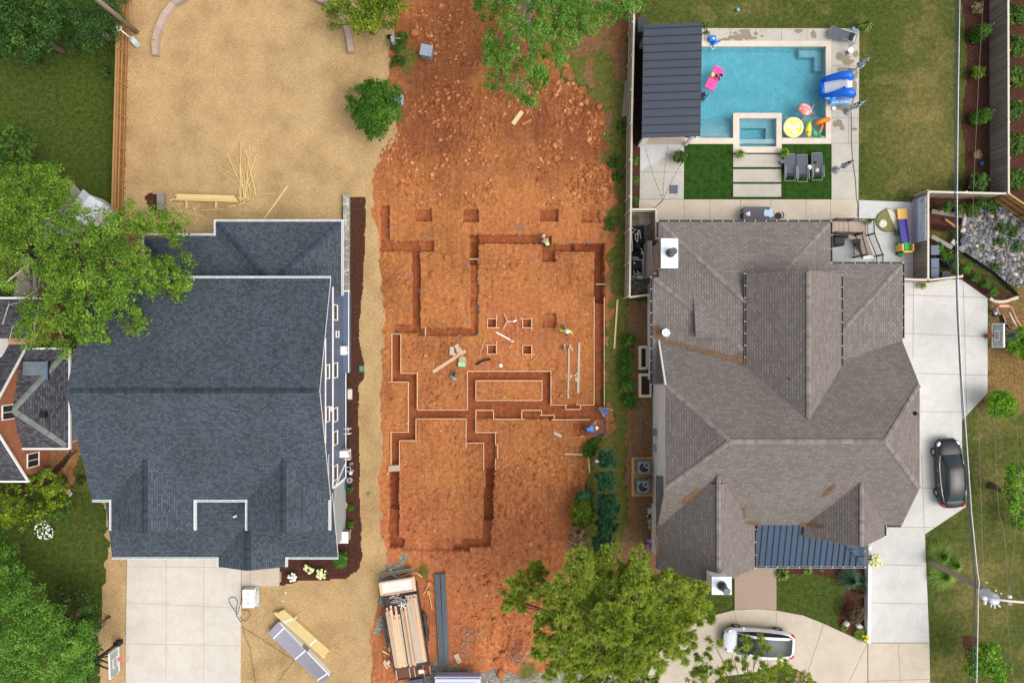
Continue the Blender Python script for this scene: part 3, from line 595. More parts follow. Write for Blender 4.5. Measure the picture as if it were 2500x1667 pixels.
def gutter(name, segs, parent, mat=None, tick=None, wd=0.11, out=None):
    for a, c in segs:
        b = MB(); a = Vector(a); c = Vector(c); d = (c - a).normalized(); L = (c - a).length; s = d.cross(Vector((0, 0, 1))).normalized()
        dn = Vector((0, 0, -0.07))
        b.bar(a + s * wd / 2 + dn, c + s * wd / 2 + dn, 0.03, 0.12, 0); b.bar(a - s * wd / 2 + dn, c - s * wd / 2 + dn, 0.03, 0.12, 0); b.bar(a + dn * 1.6, c + dn * 1.6, wd, 0.02, 1)
        n = max(1, int(L / 0.72))
        for i in range(n + 1):
            p = a + d * min(L, i * L / n + 0.0); b.bar(p + s * wd / 2 + Vector((0, 0, .0)), p - s * wd / 2 + Vector((0, 0, .0)), 0.03, 0.02, 2)
        b.build(name, [mat or m_gutter, m_trough if mat is None else m_dkmetal, tick or m_white], parent)
def window(parent, plane, u0, u1, z0, z1, name='window', horizontal=False, fr=0.065, out=0.03, mull=True):
    """plane: ('x', X, +1/-1) a wall facing +X/-X; u is Y.  ('y', Y, +1/-1): u is X"""
    ax, c, sg = plane; f = MB(); g = MB()
    def bx(mb, a, b_, za, zb, d0, d1):
        lo, hi = sorted((c + sg * d0, c + sg * d1))
        if ax == 'x': mb.box(lo, hi, a, b_, za, zb)
        else: mb.box(a, b_, lo, hi, za, zb)
    bx(f, u0, u1, z0, z0 + fr, -0.02, out + .04); bx(f, u0, u1, z1 - fr, z1, -0.02, out + .03); bx(f, u0, u0 + fr, z0 + fr, z1 - fr, -0.02, out + .02); bx(f, u1 - fr, u1, z0 + fr, z1 - fr, -0.02, out + .02)
    if mull: m_ = (u0 + u1) / 2; bx(f, m_ - .025, m_ + .025, z0 + fr, z1 - fr, -0.02, out + .01)
    bx(g, u0 + fr, u1 - fr, z0 + fr, z1 - fr, -0.03, 0.012)
    fo = f.build(name, m_white, parent); g.build('pane', m_glass, fo); return fo
def vent(parent, p, mat, name='vent_pipe', r=0.06, h=0.3):
    b = MB(); b.lathe(p, [(r * 1.9, -0.05), (r * 1.7, 0.05), (r, 0.08), (r, h)], 12); return b.build(name, mat, parent)

# ---- blue-grey house
hl = thing('blue_house', 'new blue house with slate shingle roofs and white gutters, left of the red dirt lot', 'house', (-19.2, -3, 0))
EH, YR, YN, YS, XL, XR_, HR = 5.55, -2.95, 4.02, -10.08, -26.75, -11.55, 8.05
pit = (HR - EH) / (YN - YR); pitS = (HR - EH) / (YR - YS)
EN = (XL, YN, EH); EN2 = (XR_, YN, EH); RL = (XL, YR, HR); RR = (XR_, YR, HR)
roof('main_roof', [[RL, RR, EN2, EN], [(XL, YS, EH), (XR_, YS, EH), RR, RL]], m_slate, hl)
def gable_s(xa, xb, h0, yfront, yback, pitch, nm, overs=m_slate, f=m_white):   # a gable whose ridge runs north-south, face to the south
    xc = (xa + xb) / 2; hr = h0 + pitch * (xb - xa) / 2
    return roof(nm, [[(xa, yfront, h0), (xa, yback, h0), (xc, yback, hr), (xc, yfront, hr)], [(xb, yfront, h0), (xb, yback, h0), (xc, yback, hr), (xc, yfront, hr)]], overs, hl, fascia=f), xc, hr
_, xa1, ha1 = gable_s(-25.5, -20.25, EH + .012, -11.98, -7.2, 0.36, 'front_gable_roof'); _, xb1, hb1 = gable_s(-16.85, -11.68, EH + .012, -11.98, -7.2, 0.36, 'front_gable_roof')
cap_line('ridge_cap', [((XL + .2, YR, HR), (XR_ - .2, YR, HR)), ((xa1, -11.9, ha1), (xa1, -7.3, ha1)), ((xb1, -11.9, hb1), (xb1, -7.3, hb1))], m_slatecap, hl, 0.32)
# rear porch: hipped block and a lean-to west of it
HX0, HX1, HY, HH, PS = -19.95, -11.5, 8.07, 3.02, 0.36; rad = (HX1 - HX0) / 2; AP = ((HX0 + HX1) / 2, HY - rad, HH + PS * rad)
roof('rear_porch_roof', [[(HX0, HY, HH), (HX1, HY, HH), AP], [(HX0, HY, HH), AP, (AP[0], 3.1, AP[2]), (HX0, 3.1, HH)], [(HX1, HY, HH), AP, (AP[0], 3.1, AP[2]), (HX1, 3.1, HH)]], m_slate, hl, fascia=m_slatecap)
roof('rear_shed_roof', [[(-24.8, 7.13, HH - .03), (HX0 + .02, 7.13, HH - .03), (-16.5, 3.6, HH + 1.24), (-21.27, 3.6, HH + 1.24)], [(-24.8, 7.13, HH - .03), (-21.27, 3.6, HH + 1.24), (-24.8, 3.6, HH - .03)]], m_slate, hl, fascia=m_slatecap)
cap_line('hip_cap', [((HX0 + .1, HY - .1, HH + .03), (AP[0] - .1, AP[1] + .1, AP[2])), ((HX1 - .1, HY - .1, HH + .03), (AP[0] + .1, AP[1] + .1, AP[2])), ((-24.7, 7.03, HH), (-21.3, 3.63, HH + 1.23))], caps('dark_slate_caps', (62, 73, 86), (46, 55, 66)), hl, 0.36)
# front porch lean-to and entry gable
roof('front_porch_roof', [[(-27.0, -14.56, 2.9), (-11.75, -14.56, 2.9), (-11.75, -9.9, 4.45), (-26.6, -9.9, 4.45)]], m_slate, hl)
_, xe, he = gable_s(-19.8, -15.3, 2.915, -15.2, -11.5, 0.36, 'entry_gable_roof')
cap_line('entry_ridge_cap', [((xe, -15.1, he), (xe, -12.4, he))], m_slatecap, hl, 0.4)
# walls
WX = -11.9; b = MB()
zt = lambda y: (EH + pit * (YN - y) if y > YR else EH + pitS * (y - YS)) - 0.17
b.prism([(XL + .35, YS + .4), (WX, YS + .4), (WX, YN - .4), (XL + .35, YN - .4)], 0, 3.72, 1)
# upper storey with gable ends
for X0, X1 in ((XL + .35, XL + .5), (WX - .12, WX)):
    v = [(YS + .4, 3.72), (YN - .4, 3.72), (YN - .4, zt(YN - .4)), (YR, zt(YR)), (YS + .4, zt(YS + .4))]
    o = [(X0, y, z) for y, z in v] + [(X1, y, z) for y, z in v]; b.add(o, [(4, 3, 2, 1, 0), (5, 6, 7, 8, 9)] + [(i, (i + 1) % 5, 5 + (i + 1) % 5, 5 + i) for i in range(5)], 0)
b.box(XL + .5, WX - .12, YN - .55, YN - .4, 3.72, 5.3, 0); b.box(XL + .5, WX - .12, YS + .4, YS + .55, 3.72, 5.3, 0)
for xa, xb in ((-25.2, -20.55), (-16.55, -12.0)):
    b.box(xa, xb, -11.7, YS + .39, 3.0, 5.3, 0); xc = (xa + xb) / 2; b.add([(xa, -11.7, 5.3), (xb, -11.7, 5.3), (xc, -11.7, 6.15), (xa, -11.55, 5.3), (xb, -11.55, 5.3), (xc, -11.55, 6.15)], [(0, 1, 2), (5, 4, 3), (0, 2, 5, 3), (1, 4, 5, 2)], 0)
b.box(-26.6, -12.25, -11.71, YS + .39, 0, 2.95, 1); b.box(-19.4, -15.7, -14.6, -11.72, 0, .12, 3)
b.box(-24.6, -20.1, YN - .39, 6.6, 0, 2.9, 1)
b.box(WX + .001, WX + .35, -2.2, 3.5, 0, 0.9, 1); b.box(WX - .1, WX + .055, -10.5, 3.6, 0, 0.42, 2)
b.box(-12.3, -11.93, -13.9, -9.7, 0, 2.9, 4); b.build('wall', [m_batten, m_lap, m_foundblue, m_tan, m_stucco], hl)
tr = MB(); tr.box(WX, WX + .06, -9.72, 3.62, 3.66, 3.80); tr.box(WX + .06, WX + .11, -9.7, 3.0, .42, .52); tr.box(WX + .36, WX + .41, -2.2, 3.5, .82, .92); tr.box(WX, WX + .4, 3.5, 3.6, .5, .95)
tr.box(WX - .02, WX + .05, -6.5, 0.2, 5.45, 5.56); tr.box(WX + .001, WX + .05, -9.75, -9.62, .4, 3.7); tr.box(-11.93, -11.86, -9.85, -9.62, 0.5, 3.0)
for x in (-18.9, -16.1): tr.box(x - .15, x + .15, -14.9, -14.6, 0, 2.9)
tr.bar((WX + .03, -9.62, 2.9), (WX + .03, -8.7, .5), 0.08, 0.12); tr.build('trim', m_white, hl)
def yat(py, h): return (833.5 - py) * (CAM_H - h) / F
for y0, y1, z0, z1 in ((925, 889, 4.6, 5.42), (1030, 992, 4.6, 5.42)): window(hl, ('x', WX, 1), yat(y0, 5), yat(y1, 5), z0, z1, mull=False)
for y0, y1 in ((782, 743), (923, 885), (1030, 995), (1087, 1052), (1173, 1136)): window(hl, ('x', WX, 1), yat(y0, 3.2), yat(y1, 3.2), 2.55, 3.62, mull=False)
window(hl, ('x', WX, 1), yat(824, 2.6), yat(808, 2.6), 2.2, 2.9, mull=False, fr=.06); window(hl, ('x', WX, 1), yat(1003, 3.9), yat(991, 3.9), 3.9, 4.25, mull=False, fr=.05)
for x in (-23.6, -15.0):
    window(hl, ('y', -11.7, -1), x - .8, x + .8, 3.9, 5.1)
d_ = MB().box(-24.9, -20.2, -11.78, -11.71, 0.05, 2.4); d_.build('garage_door', m_white, hl)
dr = MB().box(-17.9, -16.9, -11.79, -11.71, 0.12, 2.25); dr = dr.build('front_door', M_('navy_door', (40, 52, 72), 0.4), hl); kb = MB().blob((-17.0, -11.83, 1.1), .04); kb.build('handle', m_dkmetal, dr)
g1 = [((XL, YN + .07, EH), (XR_, YN + .07, EH)), ((XL + .05, YS - .07, EH), (-25.5, YS - .07, EH)), ((-25.57, -12.0, EH), (-25.57, YS, EH)), ((-20.18, -12.0, EH), (-20.18, YS, EH)), ((-20.2, YS - .07, EH), (-16.9, YS - .07, EH)), ((-16.92, -12.0, EH), (-16.92, YS, EH)), ((-11.6, -12.0, EH), (-11.6, YS + .2, EH))]
gutter('gutter', g1, hl)
g2 = [((HX0, HY + .07, HH), (HX1 + .1, HY + .07, HH)), ((HX1 + .07, HY + .1, HH), (HX1 + .07, 3.1, HH)), ((HX0 - .07, HY + .1, HH), (HX0 - .07, 7.13, HH)), ((-24.85, 7.2, HH - .03), (HX0, 7.2, HH - .03)), ((-24.87, 7.2, HH - .03), (-24.87, 3.6, HH - .03)),
      ((-27.0, -14.63, 2.9), (-19.8, -14.63, 2.9)), ((-19.87, -15.2, 2.9), (-19.87, -14.6, 2.9)), ((-15.3, -14.63, 2.9), (-11.75, -14.63, 2.9)), ((-15.23, -15.2, 2.9), (-15.23, -14.6, 2.9))]
gutter('porch_gutter', g2, hl)
for px, py, h in ((671, 857, 7.3), (753, 855, 7.3), (575, 1259, 4.2)): vent(hl, P(px, py, h), M_('green_pipe', (40, 66, 70), 0.5) if h > 5 else m_white, r=.05)
MB().box(-14.0, -13.2, -15.5, -14.9, 0, .12).build('porch_step', m_tan, hl); MB().box(-18.6, -16.9, -15.5, -15.22, 0, .14).build('doormat', M_('navy_mat', (62, 72, 92), 0.9), hl)
MB().blob(P(779, 952, 7.6), .09).build('ridge_ball', m_white, hl)
v_ = MB(); v_.box(WX, WX + .3, yat(866, 1), yat(845, 1), .9, 1.6); v_.box(WX + .3, WX + .4, yat(862, 1), yat(858, 1), 1.0, 1.4); v_.build('window_well_hood', m_white, hl)
v_ = MB(); v_.box(WX + .01, WX + .55, -8.0, -7.55, .9, 1.9); v_.box(WX + .56, WX + .58, -7.85, -7.7, 1.3, 1.5, 1); v_.build('wall_cabinet', [m_white, m_dkmetal], hl)
v_ = MB(); [v_.tube([(WX, y, .9), (WX + .45, y, .9), (WX + .5, y, .5)], .035, 6) for y in (-6.15, -6.5, -8.15, -8.3)]; v_.tube([(WX + .2, -6.0, .3), (WX + .35, -6.3, .9), (WX + .25, -6.6, .3)], .02, 6); v_.build('wall_pipes', m_white, hl)
pr = MB(); pr.box(-12.05, -11.55, -14.1, -13.4, 0, 1.0, 0); pr.box(-12.1, -11.5, -14.15, -13.35, 1.0, 1.1, 1); pr.build('stone_pier', [m_stone, m_white], hl)

# ---- grey-brown house
hr = thing('taupe_house', 'large white house under a taupe shingle roof, between the pool and the circular drive', 'house', (18, -4, 0))
PM = 0.69; X0, X1 = 9.8, 26.05; YNE, YSE, YRD = 0.1, -12.25, -6.05; E0 = 3.4; RH = E0 + PM * (YNE - YRD); CH = 5.38; dyc = (CH - E0) / PM; dxr = (RH - CH) / 0.66
pitM = PM
A_, B_ = (X0, YNE, E0), (X1, YNE, E0); C_, D_ = (X0, YSE, E0), (X1, YSE, E0)
cNW, cNE, cSW, cSE = (X0, YNE - dyc, CH), (X1, YNE - dyc, CH), (X0, YSE + dyc, CH), (X1, YSE + dyc, CH)
R0, R1 = (X0 + dxr, YRD, RH), (X1 - dxr, YRD, RH)
roof('main_roof', [[A_, B_, cNE, R1, R0, cNW], [C_, D_, cSE, R1, R0, cSW], [cNW, R0, cSW], [cNE, R1, cSE]], m_taupe, hr)
cap_line('ridge_cap', [(R0, R1), (cNW, R0), (cSW, R0), (cNE, R1), (cSE, R1)], m_taupecap, hr, 0.27, 0.24)
PW = 0.2; E1 = 3.42; wx0, wx1, wy = 9.8, 21.26, 7.97; r1 = (wx1 - wx0) / 2; ap = ((wx0 + wx1) / 2, wy - r1, E1 + PW * r1)
roof('rear_wing_roof', [[(wx0, wy, E1), (wx1, wy, E1), ap], [(wx0, wy, E1), ap, (ap[0], -2.6, ap[2]), (wx0, -2.6, E1)], [(wx1, wy, E1), ap, (ap[0], -2.6, ap[2]), (wx1, -2.6, E1)]], m_taupe, hr, fascia=m_bronze)
e2x, e2y = 26.07, 5.17; r2 = 4.9
roof('east_wing_roof', [[(12.0, e2y, E1 + .01), (e2x, e2y, E1 + .01), (e2x - r2, e2y - r2, E1 + .01 + PW * r2), (12, e2y - r2, E1 + .01 + PW * r2)], [(e2x, e2y, E1 + .01), (e2x, -1.2, E1 + .01), (e2x - r2, -1.2, E1 + .01 + PW * r2), (e2x - r2, e2y - r2, E1 + .01 + PW * r2)]], m_taupe, hr, fascia=m_bronze)
roof('west_bay_roof', [[(9.4, 4.3, E1 - .075), (12, 4.3, E1 + .38), (12, -2.85, E1 + .38), (9.4, -2.85, E1 - .075)]], m_taupe, hr, fascia=m_bronze)
cap_line('hip_cap', [((wx0 + .1, wy - .1, E1 + .04), (ap[0] - .3, ap[1] + .3, ap[2])), ((wx1 - .1, wy - .1, E1 + .04), (17.4, wy - 3.86, E1 + .77)), ((e2x - .1, e2y - .1, E1 + .05), (21.6, .7, E1 + .93)), ((9.5, 4.2, E1), (15.1, -0.55, E1 + PW * 5.4))], m_taupecap, hr, 0.27, 0.24)
# cross gable on top
gx0, gx1, ge = 15.25, 21.4, 4.62; gc = (gx0 + gx1) / 2; gh = 6.85
roof('cross_gable_roof', [[(gx0, 4.42, ge), (gc, 4.42, gh), (gc, -5.2, gh), (gx0, -5.2, ge)], [(gx1, 4.42, ge), (gc, 4.42, gh), (gc, -5.2, gh), (gx1, -5.2, ge)]], m_taupe, hr, fascia=m_bronze)
cap_line('cross_ridge_cap', [((gc, 4.3, gh), (gc, -4.7, gh))], m_taupecap, hr, 0.27, 0.24)
b = MB(); b.box(gx0 + .3, gx1 - .3, -2, 4.1, 4.0, ge - .05)
b.add([(gx0 + .3, 4.1, ge - .06), (gx1 - .3, 4.1, ge - .06), (gc, 4.1, gh - .25), (gx0 + .3, 3.9, ge - .06), (gx1 - .3, 3.9, ge - .06), (gc, 3.9, gh - .25)], [(1, 0, 2), (3, 4, 5), (0, 3, 5, 2), (4, 1, 2, 5)]); b.build('cross_gable_wall', m_whitewall, hr)
def gable2(nm, xa, xb, e, h, yf, yb):
    xc = (xa + xb) / 2
    roof(nm, [[(xa, yf, e), (xa, yb, e), (xc, yb, h), (xc, yf, h)], [(xb, yf, e), (xb, yb, e), (xc, yb, h), (xc, yf, h)]], m_taupe, hr, fascia=m_bronze)
    cap_line('gable_ridge_cap', [((xc, yf + .05, h), (xc, yb + .6, h))], m_taupecap, hr, 0.27, 0.24)
    q = MB(); q.box(xa + .3, xb - .3, yf + .3, -11.6, 0, e - .1); q.add([(xa + .3, yf + .3, e - .1), (xb - .3, yf + .3, e - .1), (xc, yf + .3, h - .3), (xa + .3, yf + .5, e - .1), (xb - .3, yf + .5, e - .1), (xc, yf + .5, h - .3)], [(0, 1, 2), (5, 4, 3), (3, 0, 2, 5), (1, 4, 5, 2)]); q.build('gable_wall', m_whitewall, hr)
gable2('west_gable_roof', 9.7, 16.3, 3.15, 6.1, -15.25, -9.0); gable2('east_gable_roof', 19.5, 24.9, 3.35, 5.7, -13.05, -9.0)
# standing seam porch roof
m_seam = M_('standing_seam', (54, 70, 92), 0.42, 0.06, 1.0, metal=0.3); m_seamd = M_('seam_rib', (30, 44, 62), 0.45, 0.05)
ph0, ph1, yb_, yf_ = 3.3, 2.55, -12.1, -15.28; xw, xe_ = 16.45, 23.95
roof('metal_porch_roof', [[(xw, yf_, ph1), (xe_, yf_, ph1), (xe_ - 1.55, yf_ + 1.65, 2.95), (xe_ - 1.55, yb_, ph0), (xw, yb_, ph0)], [(xe_, yf_, ph1), (xe_, yb_, ph1), (xe_ - 1.55, yb_, ph0 - .02), (xe_ - 1.55, yf_ + 1.65, 2.95)]], m_seam, hr, 0.12, m_seamd)
b = MB()
x = xw + .35
while x < xe_ - .2:
    yt = yb_ if x < xe_ - 1.55 else yf_ + (xe_ - x) * 1.06
    zt_ = ph1 + (ph0 - ph1) * (yt - yf_) / (yb_ - yf_); b.bar((x, yf_, ph1 + .03), (x, yt, (zt_ if x < xe_ - 1.55 else min(2.97, zt_ + .1)) + .03), .035, .05); x += .41
for k in range(4): b.bar((xe_, yf_ + .7 + k * .55, ph1 + .03), (xe_ - min(1.5, .66 + .5 * k), yf_ + .7 + k * .55, ph1 + .03 + .28 + .1 * k), .035, .05)
b.bar((xe_, yf_, ph1 + .03), (xe_ - 1.6, yf_ + 1.7, 3.0), .12, .05); b.build('seam_ribs', m_seamd, hr)
gutter('porch_gutter', [((xw + .1, yf_ - .08, ph1), (xe_ + .1, yf_ - .08, ph1)), ((xe_ + .08, yf_ - .05, ph1), (xe_ + .08, yf_ + 2.1, ph1))], hr, M_('grey_gutter', (140, 142, 148), 0.5))
gutter('gutter', [((9.75, 8.05, E1), (21.3, 8.05, E1)), ((21.34, 8.0, E1), (21.34, 5.25, E1)), ((21.3, 5.25, E1), (26.1, 5.25, E1)), ((26.15, 5.25, E1), (26.15, .2, E1)), ((9.72, 8.0, E1), (9.72, 6.9, E1)), ((9.32, 4.3, E1 - .1), (9.32, -2.85, E1 - .1)), ((gx0 - .08, 4.4, ge - .02), (gx0 - .08, -1.8, ge - .02)), ((gx1 + .08, 4.3, ge - .02), (gx1 + .08, -1.8, ge - .02)),
               ((24.98, -13.0, 3.35), (24.98, -10.9, 3.35)), ((25.0, YSE - .08, E0), (X1, YSE - .08, E0)), ((16.36, -15.2, 3.13), (16.36, -12.6, 3.13))], hr, m_bronze)
b = MB(); W0 = 10.1
v = [(YSE + .35, 0), (YNE - .3, 0), (YNE - .3, E0), (YNE - dyc, CH - .12), (YSE + dyc, CH - .12), (YSE + .35, E0 + .05)]
for xa, xb in ((W0, W0 + .2), (25.55, 25.75)):
    o = [(xa, y, z) for y, z in v] + [(xb, y, z) for y, z in v]; n = 6; b.add(o, [tuple(reversed(range(n))), tuple(range(n, 2 * n))] + [(i, (i + 1) % n, n + (i + 1) % n, n + i) for i in range(n)])
b.box(W0 + .2, 25.55, YSE + .4, YSE + .6, 0, E0); b.box(10.15, 21.0, 0, 7.65, 0, 3.3); b.box(21.0, 25.75, 0, 4.85, 0, 3.3); b.box(9.72, 10.09, -2.7, 4.1, 0, 3.1); b.build('wall', m_whitewall, hr)
wk = MB(); [wk.box(X_, X_ + .06, a, c, z0, z1) for X_, a, c, z0, z1 in ((W0 - .05, -9.8, -8.6, 1.6, 2.6),)]
window(hr, ('x', W0, -1), -11.1, -10.2, 2.2, 3.2, mull=True, fr=.05); window(hr, ('x', 9.72, -1), .9, 2.2, 1.0, 2.2, fr=.06); window(hr, ('x', 9.72, -1), -2.3, -1.3, .9, 2.1, fr=.06)
window(hr, ('x', W0, -1), -6.9, -5.2, 1.8, 2.2, mull=False, fr=.04); window(hr, ('x', W0, -1), -9.3, -8.4, 1.8, 2.1, mull=False, fr=.04)
for x in (11.6, 14.2): window(hr, ('y', -14.95, -1), x, x + 1, 1.0, 2.4)
for x in (20.3, 22.6): window(hr, ('y', -12.75, -1), x, x + 1, 1.0, 2.4)
MB().box(17.4, 18.5, -11.9, -11.84, .05, 2.2).build('front_door', M_('brown_door', (92, 62, 44), 0.5), hr)
for x in (17.0, 20.0, 23.6):
    MB().box(x - .12, x + .12, yf_ + .15, yf_ + .39, 0, ph1 - .1).build('porch_post', m_white, hr)
lb = MB(); lb.add([(X0 - .03, YNE + .0, E0 + .02), (X0 - .03, YNE - dyc, CH + .02), (X0 + .06, YNE - dyc, CH + .05), (X0 + .06, YNE, E0 + .05), (X0 - .03, YNE, E0 - .18), (X0 - .03, YNE - dyc, CH - .18)], [(0, 1, 2, 3), (4, 5, 1, 0)]); lb.build('rake_board', m_white, hr)
# chimneys
def chimney(nm, x0, x1, y0, y1, zt_, fx, fy, fh, lean=0):
    c = MB(); c.box(x0 + .1, x1 - .1, y0 + .1, y1 - .1, 0, zt_ - .06); c = c.build(nm, m_stone if 'stone' in nm else m_whitewall, hr)
    MB().box(x0, x1, y0, y1, zt_ - .06, zt_ + .03).build('chimney_cap', M_('cap_white', (226, 232, 238), 0.45, 0.02), c)
    f = MB(); f.lathe((fx, fy, zt_), [(.30, .03), (.27, .25), (.22, .3), (.21, fh - .1), (.23, fh), (.0 + .21, fh + .04)], 18); f.build('flue', M_('flue_metal', (74, 82, 92), 0.35, 0.08, metal=0.6), c); return c
chimney('stone_chimney', 9.52, 10.62, 4.68, 6.58, 5.35, 10.12, 5.65, .95)
sb = MB(); sb.box(9.3, 9.62, 4.4, 6.9, 0, 2.2); sb.box(9.5, 9.9, 4.45, 4.7, 0, 3.2); sb.build('chimney_breast', m_stone, hr)
chimney('chimney', 12.28, 13.5, -15.55, -14.45, 7.0, 12.9, -15.0, 1.0)
# pine needles drifted in the valleys
m_needles = M_('pine_needles', (132, 104, 80), 0.9, 0.4, 9, 0.8, 40)
def drift(pts, w_, n, seed, zf):
    q = random.Random(seed); b = MB()
    for i in range(n):
        t = q.random(); k = min(int(t * (len(pts) - 1)), len(pts) - 2); u = t * (len(pts) - 1) - k
        x = pts[k][0] * (1 - u) + pts[k + 1][0] * u + q.gauss(0, 1) * w_(t); y = pts[k][1] * (1 - u) + pts[k + 1][1] * u + q.gauss(0, 1) * w_(t)
        a = q.uniform(0, 6.28); z = zf(x, y) + .02 + .02 * q.random(); L = q.uniform(.05, .11)
        b.add([(x - math.cos(a) * L, y - math.sin(a) * L, z), (x + math.sin(a) * .02, y - math.cos(a) * .02, z + .01), (x + math.cos(a) * L, y + math.sin(a) * L, z + .005), (x - math.sin(a) * .02, y + math.cos(a) * .02, z + .01)], [(0, 1, 2, 3)])
    return b
zwing = lambda x, y: max(E1 + PW * (x - 9.8), (E0 + PM * (YNE - y)) if y < YNE else 0)
zmainS = lambda x, y: E0 + PM * (y - YSE)
def zg2(x, y): return max(zmainS(x, y), 6.1 - .894 * abs(x - 13), 5.7 - .87 * abs(x - 22.2)) if y > YSE else max(6.1 - .894 * abs(x - 13), 5.7 - .87 * abs(x - 22.2))
dr = MB()
for args in (([(9.9, .1), (15.2, -1.35)], lambda t: .05 + .06 * t, 1100, 1, zwing), ([(10.0, .25), (9.6, .9)], lambda t: .18, 250, 5, lambda x, y: E1 + PW * (x - 9.8)), ([(14.9, -1.0), (15.2, -1.4)], lambda t: .13, 350, 8, zwing),
             ([(11.15, -10.4), (12.0, -9.5)], lambda t: .09, 500, 2, zg2), ([(15.15, -10.8), (15.35, -11.6)], lambda t: .05, 150, 3, zg2), ([(15.5, -12.0), (16.5, -12.22)], lambda t: .05, 260, 6, zg2), ([(19.3, -12.2), (20.5, -12.2)], lambda t: .06, 330, 7, zg2), ([(20.1, -9.9), (20.5, -9.2)], lambda t: .08, 260, 9, zg2), ([(9.55, -12.6), (9.8, -14.3)], lambda t: .06, 250, 10, lambda x, y: 3.2)):
    q = drift(*args); dr.add(q.v, q.f)
o = dr.build('pine_needles', m_needles, hr); o['kind'] = 'stuff'
for px, py, h in ((1925, 925, 6.0), (1688, 959, 5.2), (2234, 1009, 7)): vent(hr, P(px, py, h), m_dkmetal, r=.07)
# satellite-dish like turbine at the valley
sd = MB(); c0 = P(1625, 812, 3.9); sd.lathe(c0 + Vector((0, 0, -.1)), [(.1, -.3), (.1, .1), (.28, .16), (.29, .2), (.22, .23), (.2, .19), (.1, .2), (.08, .24)], 22); sd.build('roof_turbine', M_('galvanised', (206, 212, 216), 0.35, 0.06, metal=0.5), hr)

# ---- brick house at the left edge
hb = thing('brick_house', 'red brick house with white-trimmed gable and grey roof at the left edge', 'house', (-35, -4.8, 0))
BX = -33.2; ye0, ye1, yr = -9.45, -.2, -4.8; bh, brh = 2.6, 6.1; xo = BX + .25
roof('main_roof', [[(xo, ye0, bh), (xo, yr, brh), (-46, yr, brh), (-46, ye0, bh)], [(xo, ye1, bh), (xo, yr, brh), (-46, yr, brh), (-46, ye1, bh)]], m_old, hb)
b = MB(); v = [(ye0 + .3, 0), (ye1 - .3, 0), (ye1 - .3, bh), (yr, brh - .2), (ye0 + .3, bh)]; o = [(BX - .2, y, z) for y, z in v] + [(BX, y, z) for y, z in v]; b.add(o, [(4, 3, 2, 1, 0), (5, 6, 7, 8, 9)] + [(i, (i + 1) % 5, 5 + (i + 1) % 5, 5 + i) for i in range(5)])
b.box(-45, BX - .2, ye0 + .3, ye0 + .5, 0, bh); b.box(-45, BX - .2, ye1 - .5, ye1 - .3, 0, bh); b.build('wall', m_brick, hb)
window(hb, ('x', BX, 1), -5.15, -4.15, 3.0, 4.6); window(hb, ('x', BX, 1), -8.7, -7.7, 1.1, 2.3)
b = MB(); b.bar((xo + .03, ye0, bh - .02), (xo + .03, yr, brh - .02), .06, .16); b.bar((xo + .03, ye1, bh - .02), (xo + .03, yr, brh - .02), .06, .16); b.box(-46, xo + .1, ye0 - .12, ye0 - .01, bh - .14, bh + .02); b.build('rake_board', m_white, hb)
ah, aph = 2.75, 3.7; ax0, ax1, ay0, ay1 = BX + .001, -30.05, -7.2, -.55; apx = (BX + .05, (ay0 + ay1) / 2 - .7, aph)
roof('porch_roof', [[(ax0, ay0, ah), (ax1, ay0, ah), apx], [(ax1, ay0, ah), (ax1, ay1, ah), apx], [(ax1, ay1, ah), (ax0, ay1, ah), apx]], m_old, hb, 0.14)
cap_line('hip_cap', [((ax1 - .15, ay0 + .15, ah + .06), apx), ((ax1 - .15, ay1 - .2, ah + .06), apx)], m_oldcap, hb, 0.36)
b = MB(); b.box(ax1, ax1 + .14, ay0 - .1, ay1 + .1, ah - .14, ah + .02); b.box(ax0, ax1, ay0 - .13, ay0 - .01, ah - .13, ah + .01); b.box(ax0, ax1, ay1 + .01, ay1 + .13, ah - .13, ah + .01); b.build('porch_gutter', m_white, hb)
b = MB(); b.box(-32.9, -31.1, -2.6, -1.3, 3.0, 3.14, 0); b.box(-32.85, -31.15, -2.55, -1.35, 3.14, 3.16, 1); b.box(-31.25, -31.15, -2.62, -1.28, 3.02, 3.22, 2); b.build('skylight', [m_dkmetal, M_('skylight_glass', (108, 116, 122), 0.15, 0.2, 3, spec=0.7), M_('blue_trim', (84, 108, 132), 0.5)], hb)
MB().box(-31.6, -31.2, -5.1, -4.7, 3.1, 3.4).build('roof_vent', m_dkmetal, hb)
MB().box(-32.6, -30.4, -6.9, -.9, 0, 2.6).build('porch_wall', M_('porch_grey', (176, 180, 186), 0.7), hb)
roof('rear_roof', [[(-46, 2.85, 2.8), (-32.0, 2.85, 2.8), (-32.0, .2, 3.6), (-46, .2, 3.6)]], m_old, hb)
MB().box(-46, -31.9, 2.87, 3.0, 2.66, 2.85).build('rear_gutter', m_white, hb); MB().box(-45, -32.3, -.2, 2.5, 0, 2.7).build('rear_wall', m_brick, hb)
b = MB(); b.add([(-34.2, .4, 3.9), (-34.2, -1.0, 3.2), (-36.6, -3.0, 4.7), (-38, -3.0, 4.7), (-38, .4, 4.0)], [(0, 4, 3, 2, 1)]); b.box(-38, -34.2, .3, .5, 3.0, 4.0); b.box(-34.4, -34.2, -1.0, .4, 2.6, 3.95); b.build('white_dormer', m_white, hb)
mt = MB(); mt.box(BX + .02, BX + .3, -9.2, -8.9, .3, .9); mt.tube([(BX + .15, -9.1, .9), (BX + .15, -9.1, 1.6)], .03); mt.build('gas_meter', M_('meter_grey', (96, 104, 104), 0.5), hb)
slab('concrete_walk', [(168, 950), (205, 958), (192, 1075), (172, 1082)], concrete('walk_grey', (176, 180, 184)))

